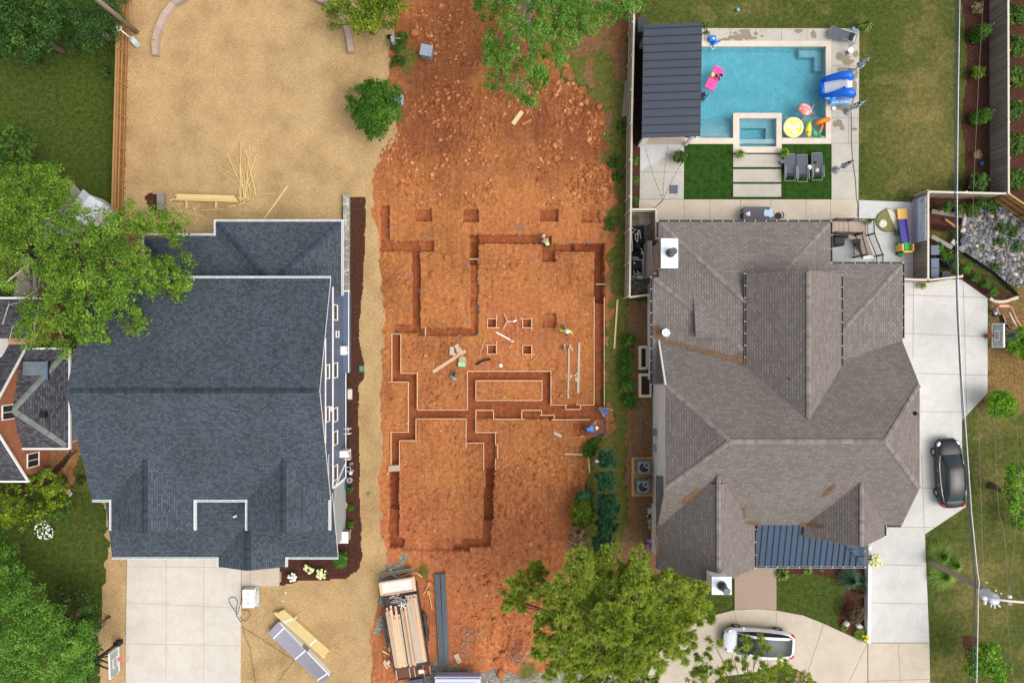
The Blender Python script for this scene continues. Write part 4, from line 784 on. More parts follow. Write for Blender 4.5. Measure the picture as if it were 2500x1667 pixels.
# white-roofed shed and its concrete path under the big oak
sh = thing('garden_shed', 'white metal-roofed shed half hidden under the big oak at the left', 'shed', P(208, 508))
c = P(208, 508, 2.4); a = R(-35); b = MB(); b.obox((c.x, c.y, 1.1), (1.4, 1.6, 2.2), a); b.build('wall', m_white, sh)
M = Matrix.Rotation(a, 4, 'Z')
q = [Vector(c) + (M @ Vector(p)) for p in ((-.85, -.95, 0), (.85, -.95, 0), (.85, .95, 0), (-.85, .95, 0), (0, -.95, .4), (0, .95, .4))]
roof('roof', [[q[0], q[4], q[5], q[3]], [q[1], q[4], q[5], q[2]]], M_('white_metal_roof', (216, 222, 230), 0.35, 0.05, 2), sh)
slab('garden_path', [(168, 436), (200, 470), (235, 490), (215, 560), (190, 600), (120, 580), (80, 780), (20, 780), (60, 600), (100, 540), (150, 500), (172, 470)], concrete('old_path', (150, 142, 132), 0.15), z=0.03)
# ------------------------------------------------------------------ pavilion
m_char = M_('charcoal_seam', (68, 74, 86), 0.45, 0.05, 1, metal=0.2); m_charr = M_('charcoal_rib', (40, 44, 54), 0.5, 0.05)
pv = thing('pool_pavilion', 'pavilion with charcoal standing seam roof along the west side of the pool', 'pavilion', P(1640, 195))
h0, h1 = 2.9, 3.15; q = [P(1567, 336, h0), P(1710, 332, h1), P(1714, 55, h1), P(1571, 61, h0)]
roof('roof', [q], m_char, pv, .12, m_charr)
b = MB()
for i in range(14):
    t = (i + .5) / 14; a = q[0].lerp(q[3], t) + Vector((0, 0, .03)); c = q[1].lerp(q[2], t) + Vector((0, 0, .03)); b.bar(a, c, .035, .05)
b.build('seam_ribs', m_charr, pv)
for px, py in ((1580, 326), (1700, 323), (1583, 72), (1703, 68)):
    c = P(px, py, 2.9); MB().box(c.x - .1, c.x + .1, c.y - .1, c.y + .1, 0, 2.85).build('post', m_white, pv)
a = P(1567, 330, 0); b = MB(); b.box(a.x + .05, a.x + .2, 14.1, 21.0, 0, 2.8); b.build('back_wall', m_white, pv)
b = MB(); a = P(1572, 353); c = P(1672, 333); b.box(a.x, c.x, a.y, c.y + 1.0, 0.0, .1); b.build('floor', siding('deck_boards', (172, 158, 142), False, .14), pv)
b = MB(); b.obox((P(1556, 92).x, P(1556, 92).y, 1.0), (.65, 1.0, 2.0)); b.build('side_cabinet', M_('charcoal_paint', (58, 62, 68), .5), pv)
slab('service_strip', [(1545, 72), (1571, 72), (1571, 352), (1545, 352)], M_('dark_mulch', (38, 28, 24), .95, .3, 8))

# ------------------------------------------------------------------ fences
m_fence = wood('grey_boards', (138, 122, 106), (176, 160, 142)); m_fencer = wood('pale_rail', (184, 172, 154), (206, 196, 178)); m_cedar = wood('cedar_boards', (112, 78, 40), (150, 106, 58)); m_cedarr = wood('cedar_rail', (146, 108, 64), (174, 134, 88))
m_greyb = wood('weathered_boards', (118, 108, 100), (150, 138, 128))
def fence(nm, label, pts, h, mb, mr, group=None, posts=2.4, side=1, rails=(.35, 1.35), cap=0.13, thick=.03):
    t = thing(nm, label, 'fence', pts[0] if len(pts[0]) == 3 else (*pts[0], 0), group); pn = MB(); rl = MB(); po = []
    for i in range(len(pts) - 1):
        a = Vector((*pts[i][:2], 0)); c = Vector((*pts[i + 1][:2], 0)); d = (c - a).normalized(); L = (c - a).length; s = Vector((-d.y, d.x, 0)) * side; n = max(1, int(L / .145))
        for k in range(n):
            u = L * (k + .5) / n; p = a + d * u; pn.obox((p.x, p.y, h / 2 - .01 + .0), (L / n - .008, thick, h - .02), math.atan2(d.y, d.x))
        for z in rails:
            pp, qq = a + s * .05, c + s * .05; rl.bar((pp.x, pp.y, z), (qq.x, qq.y, z), .05, .09, 0)
        rl.bar((a.x, a.y, h + .01), (c.x, c.y, h + .01), cap, .045)
        m = max(1, round(L / posts))
        for k in range(m + (i == len(pts) - 2)):
            p = a + d * (L * k / m) + s * .09; po.append((p, math.atan2(d.y, d.x)))
    pn.build('boards', mb, t); rl.build('rails', mr, t)
    for p, an in po: MB().obox((p.x, p.y, h / 2), (.09, .09, h), an).build('post', mr, t)
    return t
fx = 8.26
fence('boundary_fence', 'long grey board fence between the dirt lot and the pool yard', [(8.42, 30), (8.4, 22), (8.24, 15), (8.2, 10), (8.1, 3.1)], 2.0, m_fence, m_fencer, side=-1)
fence('equipment_fence', 'board fence enclosing the pool pumps beside the chimney', [(8.08, 9.1), (9.95, 9.1)], 1.9, m_fence, m_fencer, side=-1)
fence('equipment_fence', 'short board fence closing the south end of the pump yard', [(8.1, 3.05), (9.7, 3.25)], 1.9, m_fence, m_fencer, side=1)
fence('equipment_fence', 'board fence between the pump yard and the tan pool walk', [(9.95, 9.05), (9.95, 7.0)], 1.9, m_fence, m_fencer, side=1)
b = MB(); a = P(1516, 288); c = P(1530, 288); d = P(1534, 200); b.add([(a.x, a.y, .02), (c.x, c.y, .55), (d.x, d.y, .55), (a.x + .25, d.y, .02), (a.x, a.y, 0), (c.x, c.y, .5), (d.x, d.y, .5), (a.x + .25, d.y, 0)], [(0, 1, 2, 3), (7, 6, 5, 4), (0, 4, 5, 1), (1, 5, 6, 2), (2, 6, 7, 3), (3, 7, 4, 0)])
tag(b.build('leaning_panel', m_greyb), 'weathered board panel leaning on the outside of the boundary fence', 'fence panel')
fence('east_fence', 'tall grey board fence along the mulch bed at the upper right', [(34.25, 30), (34.3, 10.2)], 1.85, m_greyb, m_fencer, side=1)
fence('cross_fence', 'grey board fence running above the rock drainage swale', [(28.8, 10.35), (34.2, 10.22)], 1.75, m_fence, m_fencer, side=1)
fence('mural_fence', 'fence beside the side patio, half covered with a flower mural', [(28.8, 10.3), (28.8, 4.3)], 1.75, m_greyb, m_fencer, side=1)
fence('gate_fence', 'short board fence closing the side patio off from the driveway', [(26.3, 4.35), (28.7, 4.25)], 1.75, m_fence, m_fencer, side=1)
fence('gate_fence', 'slanting board fence beside the bins and bicycles', [(28.85, 4.25), (31.2, 4.5)], 1.75, m_fence, m_fencer, side=1)
fence('cedar_fence', 'new orange cedar fence slanting away beyond the rock swale', [(34.35, 10.2), (40, 6.4)], 1.8, m_cedar, m_cedarr, side=-1, rails=(.3, .95, 1.5))
fence('yard_fence', 'long cedar fence between the green yard and the straw lawn', [(-27.5, 25.5), (-27.6, 20.5), (-27.9, 9.2)], 1.35, m_cedar, m_cedarr, side=1, rails=(.25, .75, 1.15))
# mural
mt, t, b_ = new_mat('mural_paint'); ob = t.n('ShaderNodeTexCoord').outputs['Object']; sp = t.n('ShaderNodeSeparateXYZ'); t.l(ob, sp.inputs[0])
zz = t.math('ADD', t.math('DIVIDE', sp.outputs[2], 1.75), t.math('MULTIPLY', t.math('SUBTRACT', t.noise(3, 3, .6, ob).outputs[0], .5), .12))
base = t.ramp(zz, [(0.0, lin((206, 130, 110))), (.14, lin((214, 180, 160))), (.22, lin((120, 158, 200))), (.42, lin((150, 182, 214))), (.50, lin((214, 214, 230))), (1.0, lin((206, 212, 226)))])
vo = t.n('ShaderNodeTexVoronoi'); vo.inputs['Scale'].default_value = 5.5; t.l(ob, vo.inputs['Vector']); vs_ = t.n('ShaderNodeSeparateColor'); t.l(vo.outputs['Color'], vs_.inputs[0])
fl = t.ramp(vs_.outputs[0], [(0, lin((214, 60, 110))), (.35, lin((222, 120, 170))), (.6, lin((226, 96, 60))), (.8, lin((70, 120, 80))), (1, lin((200, 50, 50)))], 'CONSTANT')
msk = t.math('MULTIPLY', t.math('LESS_THAN', zz, .2), t.math('LESS_THAN', vo.outputs['Distance'], .3)); c1 = t.mix(msk, base, fl)
lf = t.noise(4.5, 3, .7, ob, 2.5); m2 = t.math('MULTIPLY', t.math('GREATER_THAN', lf.outputs[0], .57), t.math('GREATER_THAN', zz, .62)); c1 = t.mix(m2, c1, lin((112, 136, 116)))
t.l(c1, b_.inputs['Base Color']); b_.inputs['Roughness'].default_value = .7
mu = MB(); mu.box(28.66, 28.735, 7.0, 10.1, 0.04, 1.7); tag(mu.build('flower_mural', mt), 'painted mural panel of pink flowers, blue water and palms on the patio fence', 'mural')

# ------------------------------------------------------------------ walls, edging
def strip_wall(nm, label, pts, w_, h, mat, blocks=None, cat='wall', jm=None):
    b = MB(); P_ = [P(*p) for p in pts]
    for i in range(len(P_) - 1):
        a, c = P_[i], P_[i + 1]; L = (c - a).length; n = max(1, int(L / (blocks or L)))
        for k in range(n):
            p = a.lerp(c, k / n); q = a.lerp(c, (k + .985) / n); b.bar((p.x, p.y, h / 2), (q.x, q.y, h / 2), w_, h)
    return tag(b.build(nm, mat), label, cat)
m_block = wood('wall_blocks', (150, 132, 118), (180, 160, 144))
strip_wall('retaining_wall', 'curved grey block wall at the upper left of the straw lawn', [(386, 140), (385, 105), (393, 75), (408, 42), (430, 15), (460, -5), (520, -40)], .42, .45, m_block, 1.1)
strip_wall('retaining_wall', 'curved grey block wall running out from under the tree at the top', [(861, 133), (856, 100), (847, 65), (833, 38), (815, 20), (780, 2), (740, -15)], .42, .45, m_block, 1.1)
strip_wall('retaining_wall', 'short weathered timber wall end beside the small mulch patch', [(398, 474), (398, 515)], .5, .4, m_greyb, .6)
strip_wall('garden_wall', 'low white wall between the front garden and the driveway', [(2115.5, 1328), (2113, 1566)], .22, .5, m_white)
strip_wall('block_edging', 'wavy row of pale edging blocks south of the young shrubs', [(2414, 728), (2422, 735), (2433, 737), (2445, 737), (2456, 735), (2468, 730), (2482, 727)], .2, .18, wood('edging_blocks', (190, 172, 152), (206, 190, 170)), .32, 'edging')
m_flag, t, b_ = new_mat('flagstone'); ob = t.n('ShaderNodeTexCoord').outputs['Object']; vo = t.n('ShaderNodeTexVoronoi', feature='DISTANCE_TO_EDGE'); vo.inputs['Scale'].default_value = 1.9; t.l(ob, vo.inputs['Vector'])
t.l(t.mix(t.math('LESS_THAN', vo.outputs['Distance'], .035), t.ramp(t.noise(1.4, 3, .6, ob).outputs[0], [(.3, lin((122, 122, 112))), (.7, lin((156, 156, 144)))]), lin((206, 200, 186))), b_.inputs['Base Color']); b_.inputs['Roughness'].default_value = .85
strip_wall('stone_wall', 'low flagstone-capped wall beside the brown mulch bed', [(848, 477), (847, 733)], .42, .4, m_flag)
# ground sleepers in the swale
for pts, lab in (([(2271, 517), (2346, 528)], 'grey timber sleeper above the hollow by the rock swale'), ([(2270, 578), (2320, 606)], 'grey timber sleeper below the hollow by the rock swale'), ([(2304, 537), (2330, 556)], 'thin brown beam across the hollow by the rock swale')):
    a, c = P(*pts[0]), P(*pts[1]); b = MB(); b.bar((a.x, a.y, .12), (c.x, c.y, .12), .3 if 'sleeper' in lab else .12, .22); tag(b.build('timber_sleeper', m_greyb if 'sleeper' in lab else m_cedarr), lab, 'sleeper')
a = P(2350, 538); tag(MB().obox((a.x, a.y, .15), (.22, .85, .2), R(-10)).build('concrete_block', m_deck), 'pale concrete block at the east end of the upper sleeper', 'block')
a = P(2324, 593); tag(MB().obox((a.x, a.y, .15), (.34, .34, .2), R(-35)).build('concrete_block', m_deck), 'pale square block at the east end of the lower sleeper', 'block')
# silt fence
pts = [(2345, 618), (2372, 636), (2420, 668), (2455, 700), (2477, 722)]
b = MB(); P_ = [P(*p) for p in pts]
for i in range(4): b.bar((P_[i].x, P_[i].y, .25), (P_[i + 1].x, P_[i + 1].y, .25), .03, .5)
tag(b.build('silt_fence', M_('black_mesh', (44, 44, 42), .9, .3, 10)), 'low black silt fence between the rocks and the young shrubs', 'silt fence')

# ------------------------------------------------------------------ loose rock and clods
def rocks(nm, label, poly, n, smin, smax, mat, seed, kind='stuff', flat=.55, avoid=True):
    q = random.Random(seed); xs = [p[0] for p in poly]; ys = [p[1] for p in poly]; b = MB(); c = 0
    pa = np.array([[q.uniform(min(xs), max(xs)), q.uniform(min(ys), max(ys))] for _ in range(n * 9)]); ok = inside(pa[:, 0], pa[:, 1], poly)
    for (x, y), k in zip(pa, ok):
        if not k: continue
        p = P(x, y); z = ground_z(p.x, p.y)
        if avoid and (z < -.12 or float(fbm(np.array(p.x), np.array(p.y), .45, 3, 88)) < .38 + .14 * q.random()): continue
        s = smin * (smax / smin) ** (q.random() ** 2.2); m = 4 if s < .12 else 6
        b.blob((p.x, p.y, z + s * flat * .3), (s, s * q.uniform(.6, 1), s * flat), m + 1, 4 if s < .12 else 5, 0, .22, q.uniform(0, 3.1), q.random()); c += 1
        if c >= n: break
    o = b.build(nm, mat); return tag(o, label, 'rocks', None, kind)
def rockmat(name, stops):
    m, t, b = new_mat(name); g = t.n('ShaderNodeNewGeometry').outputs['Random Per Island']; ob = t.n('ShaderNodeTexCoord').outputs['Object']
    c = t.mix(1, t.ramp(g, [(p, lin(x)) for p, x in stops]), t.ramp(t.noise(14, 3, .7, ob).outputs[0], [(.3, (.86,) * 3), (.7, (1.1,) * 3)]), 'MULTIPLY')
    t.l(c, b.inputs['Base Color']); b.inputs['Roughness'].default_value = .9; b.inputs['Specular IOR Level'].default_value = .15; return m
m_clod = rockmat('clay_clods', [(0, (142, 82, 48)), (.5, (166, 102, 62)), (.85, (184, 122, 80)), (1, (202, 148, 108))]); m_rip = rockmat('riprap_stone', [(0, (92, 92, 98)), (.5, (126, 126, 132)), (.9, (152, 150, 152)), (.96, (176, 150, 138)), (1, (206, 206, 204))])
rocks('clay_clods', 'scattered orange clods north of the trenches', [(935, 420), (1010, 250), (1090, 180), (1180, 210), (1400, 190), (1480, 300), (1500, 430), (1500, 500), (1400, 506), (960, 500)], 2300, .03, .18, m_clod, 1)
rocks('clay_clods', 'dense heap of orange clods in the upper right of the lot', [(1340, 290), (1440, 240), (1480, 320), (1495, 480), (1400, 480), (1360, 400)], 1000, .04, .22, m_clod, 2)
rocks('clay_clods', 'orange clods under the trees at the top of the lot', [(1000, 30), (1120, 20), (1150, 120), (1080, 170), (1020, 110)], 350, .03, .16, m_clod, 3)
rocks('clay_clods', 'clods strewn over the middle of the excavation', [(935, 620), (1480, 620), (1480, 1060), (935, 1340)], 1300, .025, .14, m_clod, 4)
rocks('clay_clods', 'clods strewn over the lower part of the lot', [(1140, 1350), (1210, 1100), (1430, 1080), (1440, 1230), (1400, 1400), (1290, 1600), (1130, 1560), (1100, 1380)], 1300, .03, .17, m_clod, 5)
rocks('clay_clods', 'clods on the brown left edge of the lot', [(925, 380), (985, 290), (1030, 300), (990, 400), (950, 500)], 350, .03, .15, m_clod, 6)
rocks('gravel_heap', 'heap of mixed brown gravel near the bottom of the lot', [(1130, 1540), (1190, 1525), (1215, 1580), (1180, 1620), (1120, 1600)], 700, .02, .06, rockmat('mixed_gravel', [(0, (110, 80, 64)), (.5, (148, 122, 104)), (1, (196, 170, 150))]), 7)
rocks('gravel_heap', 'round heap of grey gravel left of the big pine', [(1245, 1572), (1285, 1562), (1302, 1590), (1285, 1620), (1250, 1615)], 700, .02, .06, MATS['mixed_gravel'], 8)
rocks('riprap', 'grey angular drainage stone filling the swale at the right', [(2350, 535), (2400, 510), (2450, 505), (2500, 545), (2560, 580), (2560, 700), (2480, 700), (2440, 685), (2380, 640), (2345, 612)], 1700, .06, .24, m_rip, 9, avoid=False)
rocks('river_stone', 'band of pinkish pebbles along the inner kerb of the circular drive', [(1945, 1640), (1962, 1634), (2040, 1690), (1930, 1690)], 600, .03, .07, rockmat('pink_pebbles', [(0, (150, 112, 92)), (.6, (196, 156, 130)), (1, (220, 196, 176))]), 10)
big = [(1012, 82, .33), (1018, 68, .2), (1064, 190, .17), (1037, 254, .18), (1081, 268, .2), (1134, 135, .2), (1143, 242, .15), (1060, 298, .18), (1069, 310, .17), (1130, 318, .16), (1404, 216, .18), (1370, 137, .2), (1382, 162, .26), (1463, 262, .26), (1452, 303, .2), (1388, 277, .22), (1371, 300, .18), (1357, 390, .2), (1421, 492, .2), (1432, 488, .16),
       (1052, 628, .22), (1090, 628, .26), (1047, 500, .18), (1030, 502, .14), (951, 648, .18), (1056, 670, .26), (1213, 15, .2), (1076, 16, .22), (1110, 735, .2), (1074, 1040 - 70, .2), (1121, 972, .2), (1115, 945, .16), (1370, 965, .22), (1392, 958, .16), (1260, 1040, .2), (1344, 1316, .2), (1311, 1285, .15), (1196, 1424, .26), (1187, 1410, .18), (1214, 1610, .28), (1222, 1644, .36), (1228, 1590, .22), (1310, 1160, .22), (1345, 1215, .16), (1207, 1513, .2), (1150, 1390, .16), (1250, 1490, .2), (1180, 1368, .14)]
ORDN = ('first', 'second', 'third', 'fourth', 'fifth', 'sixth', 'seventh', 'eighth', 'ninth', 'tenth', 'eleventh', 'twelfth', 'thirteenth', 'fourteenth')
def zone_name(x, y):
    for nm, (a, b_, c, d) in (('by the grey utility boxes at the top', (0, 0, 1110, 280)), ('under the tree at the top', (1110, 0, 1350, 260)), ('on the bank by the boundary fence', (1340, 0, 1600, 440)), ('in the clod field left of the fence bank', (900, 260, 1340, 480)), ('beside the row of small pits', (900, 440, 1600, 560)), ('left of the right-hand big room', (900, 560, 1145, 830)), ('inside the right-hand big room', (1145, 560, 1480, 900)), ('round the long cross trench', (900, 830, 1480, 1110)), ('below the corner trench, left of the conifers', (1200, 1110, 1500, 1380)), ('right of the grey beam bundles', (1100, 1340, 1500, 1700))):
        if a <= x < c and b_ <= y < d: return nm
    return 'inside the lower footing outline'
def rank_labels(items, what):   # items: (x, y, object)
    zs = {}
    for x, y, o in items: zs.setdefault(zone_name(x, y), []).append((x, y, o))
    for nm, l in zs.items():
        l.sort(key=lambda r: (r[0], r[1]))
        for k, (x, y, o) in enumerate(l): o['label'] = (f'{ORDN[min(k, 13)]} {what} ' if len(l) > 1 else f'the only {what} ') + nm
bl_ = []
for i, (x, y, s) in enumerate(big):
    p = P(x, y); o = MB().blob((p.x, p.y, ground_z(p.x, p.y) + s * .25), (s, s * .8, s * .6), 8, 6, 0, .16, i * 1.3, i).build('clay_boulder', m_clod)
    tag(o, 'large rounded orange clay lump lying loose on the red dirt', 'boulder', 'clay lumps on the lot'); bl_.append((x, y, o))

rank_labels(bl_, 'big orange clay lump')
# ------------------------------------------------------------------ form boards and lumber
m_form = wood('form_lumber', (214, 168, 126), (232, 194, 158)); m_pine = wood('yellow_pine', (198, 172, 112), (222, 200, 144)); m_grl = wood('pale_lumber', (164, 148, 132), (198, 180, 162)); m_pinkl = wood('pinkish_lumber', (184, 142, 114), (212, 174, 146))
def board(x0, y0, x1, y1, where, w_=.05, h=.12, mat=None, zz=None, name='form_board', cat='board', group='form boards edging the footing trenches'):
    a, c = P(x0, y0), P(x1, y1); z = .04 if zz is None else zz
    o = MB().bar((a.x, a.y, z), (c.x, c.y, z), w_, h).build(name, mat or m_form); return tag(o, where, cat, group)
E = 'pale form board, '
for x0, y0, x1, y1, wh in (
    (957, 815, 957, 932, 'left of the uppermost left footing trench'), (979, 815, 979, 911, 'right of the uppermost left footing trench'), (948, 932, 997, 932, 'stepping left below the uppermost left trench'), (979, 911, 1019, 911, 'above the first step of the left trench'),
    (1019, 908, 1019, 1000, 'right side of the left trench above the long cross trench'), (997, 932, 997, 1053, 'left side of the left trench beside the cross trench'), (953, 1054, 999, 1054, 'above the lower left step of the trench'), (955, 1054, 955, 1134, 'left of the lower left trench above the plank bridge'),
    (976, 1075, 976, 1134, 'right of the lower left trench above the plank bridge'), (976, 1075, 1017, 1075, 'below the lower left step of the trench'), (1016, 1023, 1016, 1079, 'left side of the lower room of bare dirt'), (1017, 1022, 1139, 1022, 'top of the lower room of bare dirt'), (1138, 1022, 1138, 1092, 'right side of the lower room of bare dirt'),
    (1019, 1000, 1142, 1000, 'above the left half of the long cross trench'), (1141, 906, 1141, 1000, 'left of the trench round the narrow island'), (1140, 906, 1345, 906, 'above the trench round the narrow island'), (1345, 907, 1345, 988, 'right of the trench round the narrow island'),
    (1162, 929, 1324, 929, 'top edge of the narrow island'), (1162, 929, 1162, 977, 'left edge of the narrow island'), (1323, 930, 1323, 977, 'right edge of the narrow island'), (1162, 977, 1324, 977, 'bottom edge of the narrow island'),
    (1343, 988, 1384, 988, 'left of the notch at the bottom of the right room'), (1381, 988, 1381, 999, 'left side of the notch in the right room'), (1380, 999, 1418, 999, 'bottom of the notch in the right room'), (1417, 988, 1417, 999, 'right side of the notch in the right room'), (1412, 988, 1451, 988, 'right of the notch at the bottom of the right room'),
    (1450, 725, 1450, 988, 'long run left of the right-hand trench'), (1475, 726, 1475, 845, 'upper run right of the right-hand trench'), (1475, 846, 1475, 895, 'middle run right of the right-hand trench'), (1475, 896, 1475, 992, 'lower run right of the right-hand trench'), (1475, 1006, 1475, 1013, 'stub behind the worker with the blue hat'),
    (1347, 1024, 1441, 1024, 'long run below the cross trench, left of the kneeling worker'), (1353, 1013, 1353, 1024, 'short upright step below the cross trench'), (1318, 1013, 1354, 1013, 'short level step below the cross trench'), (1322, 1001, 1322, 1013, 'first upright step right of centre below the cross trench'), (1274, 1001, 1322, 1001, 'level run with a dip beside it right of centre'),
    (1274, 1001, 1274, 1023, 'upright at the left end of the dip below the cross trench'), (1204, 1023, 1280, 1023, 'level run left of the dip below the cross trench'), (1205, 1001, 1205, 1023, 'right side of the small square below the cross trench'), (1162, 1001, 1206, 1001, 'top of the small square below the cross trench'), (1162, 1001, 1162, 1055, 'left side of the small square below the cross trench'),
    (1162, 1055, 1215, 1055, 'bottom of the small square below the cross trench'), (1210, 1056, 1210, 1085, 'first step right of the lower right trench'), (1210, 1085, 1217, 1085, 'tiny level step right of the lower right trench'), (1215, 1085, 1215, 1118, 'second step right of the lower right trench'), (1210, 1119, 1210, 1145, 'last step right of the lower right trench'),
    (1138, 1081, 1181, 1081, 'level run left of the lower right trench'), (1181, 1081, 1181, 1147, 'left side of the lower right trench')):
    board(x0, y0, x1, y1, E + wh)
for n_, (x, y, w_, e) in enumerate(((1190, 778, 22, (0, 1)), (1276, 778, 22, (1, 0)), (1190, 842, 22, (1, 1)), (1276, 843, 22, (0, 0)))):
    nm = ('upper left', 'upper right', 'lower left', 'lower right')[n_]; bb = MB(); z = .04
    for a, c in (((x - 6 * e[0], y), (x + w_ + 2, y)), ((x, y + w_), (x + w_ + 8 * (1 - e[0] * .5), y + w_)), ((x, y), (x, y + w_ + 2)), ((x + w_, y - 10 * e[1]), (x + w_, y + w_ + 8 * (1 - e[1])))): bb.bar(P(*a) + Vector((0, 0, z)), P(*c) + Vector((0, 0, z)), .05, .1)
    tag(bb.build('pier_form', m_form), f'small square pier form of pale boards, {nm} of four', 'pier form', 'square pier forms')
L = 'lumber'
def lum(x0, y0, x1, y1, label, w_=.14, h=.045, mat=None, z=.06, name='plank', cat='plank', group=None):
    a, c = P(x0, y0), P(x1, y1); za = ground_z(a.x, a.y) + z; zb = ground_z(c.x, c.y) + z; za = zb = max(za, zb, .05)
    return tag(MB().bar((a.x, a.y, za), (c.x, c.y, zb), w_, h).build(name, mat or m_grl), label, cat, group)
lum(1057, 908, 1137, 856, 'long pale plank lying diagonally left of the pier forms', .24, .05, m_pinkl); lum(1389, 849, 1387, 972, 'left of two long planks inside the right room', .12); lum(1414, 837, 1411, 960, 'right and wider of two long planks inside the right room', .17)
lum(1507, 731, 1499, 851, 'long tan plank on the grass strip east of the lot', .12, .05, m_pine); lum(1378, 1107, 1455, 1110, 'level bar of the timber cross by the conifers', .1, .06, m_pine); lum(1434, 1094, 1439, 1152, 'upright bar of the timber cross by the conifers', .1, .06, m_pine, .13)
lum(1352, 1055, 1371, 1065, 'short white board west of the kneeling worker', .2, .05); lum(1417, 1067, 1424, 1063, 'small offcut south-west of the kneeling worker', .09, .05, m_pinkl); lum(1487, 1000, 1495, 1000, 'block of wood at the east edge of the excavation', .16, .08, m_pinkl)
lum(1390, 841, 1398, 856, 'short board above the left long plank', .13, .05, m_pinkl); lum(1378, 839, 1379, 846, 'tiny offcut beside the grey pipe end', .12, .05, m_pinkl); lum(1401, 917, 1410, 910, 'offcut leaning between the two long planks', .12, .05, m_pinkl, .1)
lum(1392, 914, 1397, 919, 'small block left of the pile between the long planks', .14, .05, m_pinkl); lum(1391, 922, 1396, 917, 'lowest small block between the long planks', .14, .05, m_pinkl); lum(1406, 920, 1407, 931, 'grey stub tucked under the wider long plank', .16, .05)
lum(1211, 811, 1247, 830, 'white straight board between the pier forms', .09, .05, m_white); lum(1248, 833, 1255, 833, 'white offcut at the end of the white straight board', .07, .05, m_white); lum(1243, 849, 1247, 846, 'small block left below the white offcut', .1, .06, m_pinkl); lum(1248, 845, 1250, 842, 'small block right below the white offcut', .1, .06, m_pinkl)
lum(1184, 828, 1172, 862, 'thin long-handled tool lying left of the pier forms', .045, .04, m_pinkl, name='shovel', cat='tool')
for i, (x0, y0, x1, y1, la) in enumerate(((1104, 846, 1103, 866, 'leftmost white board of the stack by the diagonal plank'), (1114, 841, 1122, 860, 'middle pale board of the stack by the diagonal plank'), (1120, 856, 1127, 852, 'pinkish scrap on the stack by the diagonal plank'))): lum(x0, y0, x1, y1, la, .3, .06, m_grl if i < 2 else m_pinkl, .06 + .03 * i)
lum(1106, 867, 1114, 865, 'low pinkish scrap under the board stack', .2, .05, m_pinkl, .03)
b = MB(); a = P(1163, 890); c = P(1198, 876); b.tube([(a.x, a.y, .12), (a.x * .6 + c.x * .4, a.y * .6 + c.y * .4 + .1, .16), (c.x, c.y, .14)], .07, 7); tag(b.build('charred_log', M_('charred', (44, 34, 34), .9, .3, 8)), 'charred black log between the pier forms and the long trench', 'log')
p = P(1128, 882); b = MB(); b.obox((p.x + .05, p.y + .1, .1), (.5, .4, .12), R(20), 0); b.obox((p.x, p.y - .22, .12), (.52, .3, .16), R(-4), 1); b.blob((p.x, p.y + .15, .16), (.22, .3, .1), 9, 5, 0, .2); tag(b.build('cement_bag', [M_('sack_tan', (178, 160, 126), .9, .25, 8), M_('mint', (150, 206, 160), .7, .1)]), 'torn bags with a mint green end near the diagonal plank', 'sack')
p = P(1107, 914); b = MB(); b.obox((p.x, p.y, .12), (.36, .5, .16), R(-15), 0); b.obox((p.x + .03, p.y + .05, .21), (.26, .32, .05), R(-15), 1); b.obox((p.x + .08, p.y - .3, .1), (.3, .1, .1), R(-15), 2); tag(b.build('tool_bag', [M_('sack_grey', (120, 128, 96), .9, .2, 8), m_dkmetal, MATS['mint']]), 'open tool bag with dark contents above the long trench', 'bag')
p = P(1223, 892); tag(MB().obox((p.x, p.y, .12), (.2, .24, .05), R(25), rx=R(20)).build('paper_scrap', m_white), 'pale triangular scrap lying alone above the long trench', 'scrap')
p = P(1239, 785); st = thing('laser_tripod', 'dusty tripod lying folded open between the upper pier forms', 'tripod', p)
for x, y in ((1231, 766), (1229, 802), (1252, 785)): MB().bar(p + Vector((0, 0, .3)), P(x, y, 0) + Vector((0, 0, .08)), .09, .05).build('leg', m_grl if x < 1240 else m_pinkl, st)
MB().obox(P(1257, 784) + Vector((0, 0, .2)), (.26, .12, .12), R(25)).build('head', m_white, st)
p = P(1377, 850); b = MB(); b.lathe((p.x, p.y, .02), [(.12, 0), (.12, .35), (.09, .4)], 12); tag(b.build('water_jug', M_('jug_grey', (120, 124, 120), .5)), 'small grey jug standing above the left long plank', 'jug')
# bridges over the trenches
for x0, y, x1, la, ww in ((1146, 633, 1168, 'pale stake bar across the upper middle trench', .06), (1454, 694, 1477, 'pale bar across the right-hand trench', .06), (957, 815.5, 979, 'short board closing the top of the left trench', .06)): lum(x0, y, x1, y, la, ww, .05, m_grl, .02, 'cross_board', 'board')
lum(1039, 797, 1039, 820, 'upright pale board across the middle trench junction', .07, .05, m_grl, .02, 'cross_board', 'board')
for i in range(4): lum(949, 1138 + i * 3.6, 977, 1136 + i * 3.6, f'{("top", "second", "third", "bottom")[i]} plank of the little bridge over the lower left trench', .09, .04, m_grl, .1 + .01 * i, 'bridge_plank', 'plank', 'little plank bridge')
lum(949, 1152, 946, 1158, 'stub under the little plank bridge', .12, .05, m_pinkl)
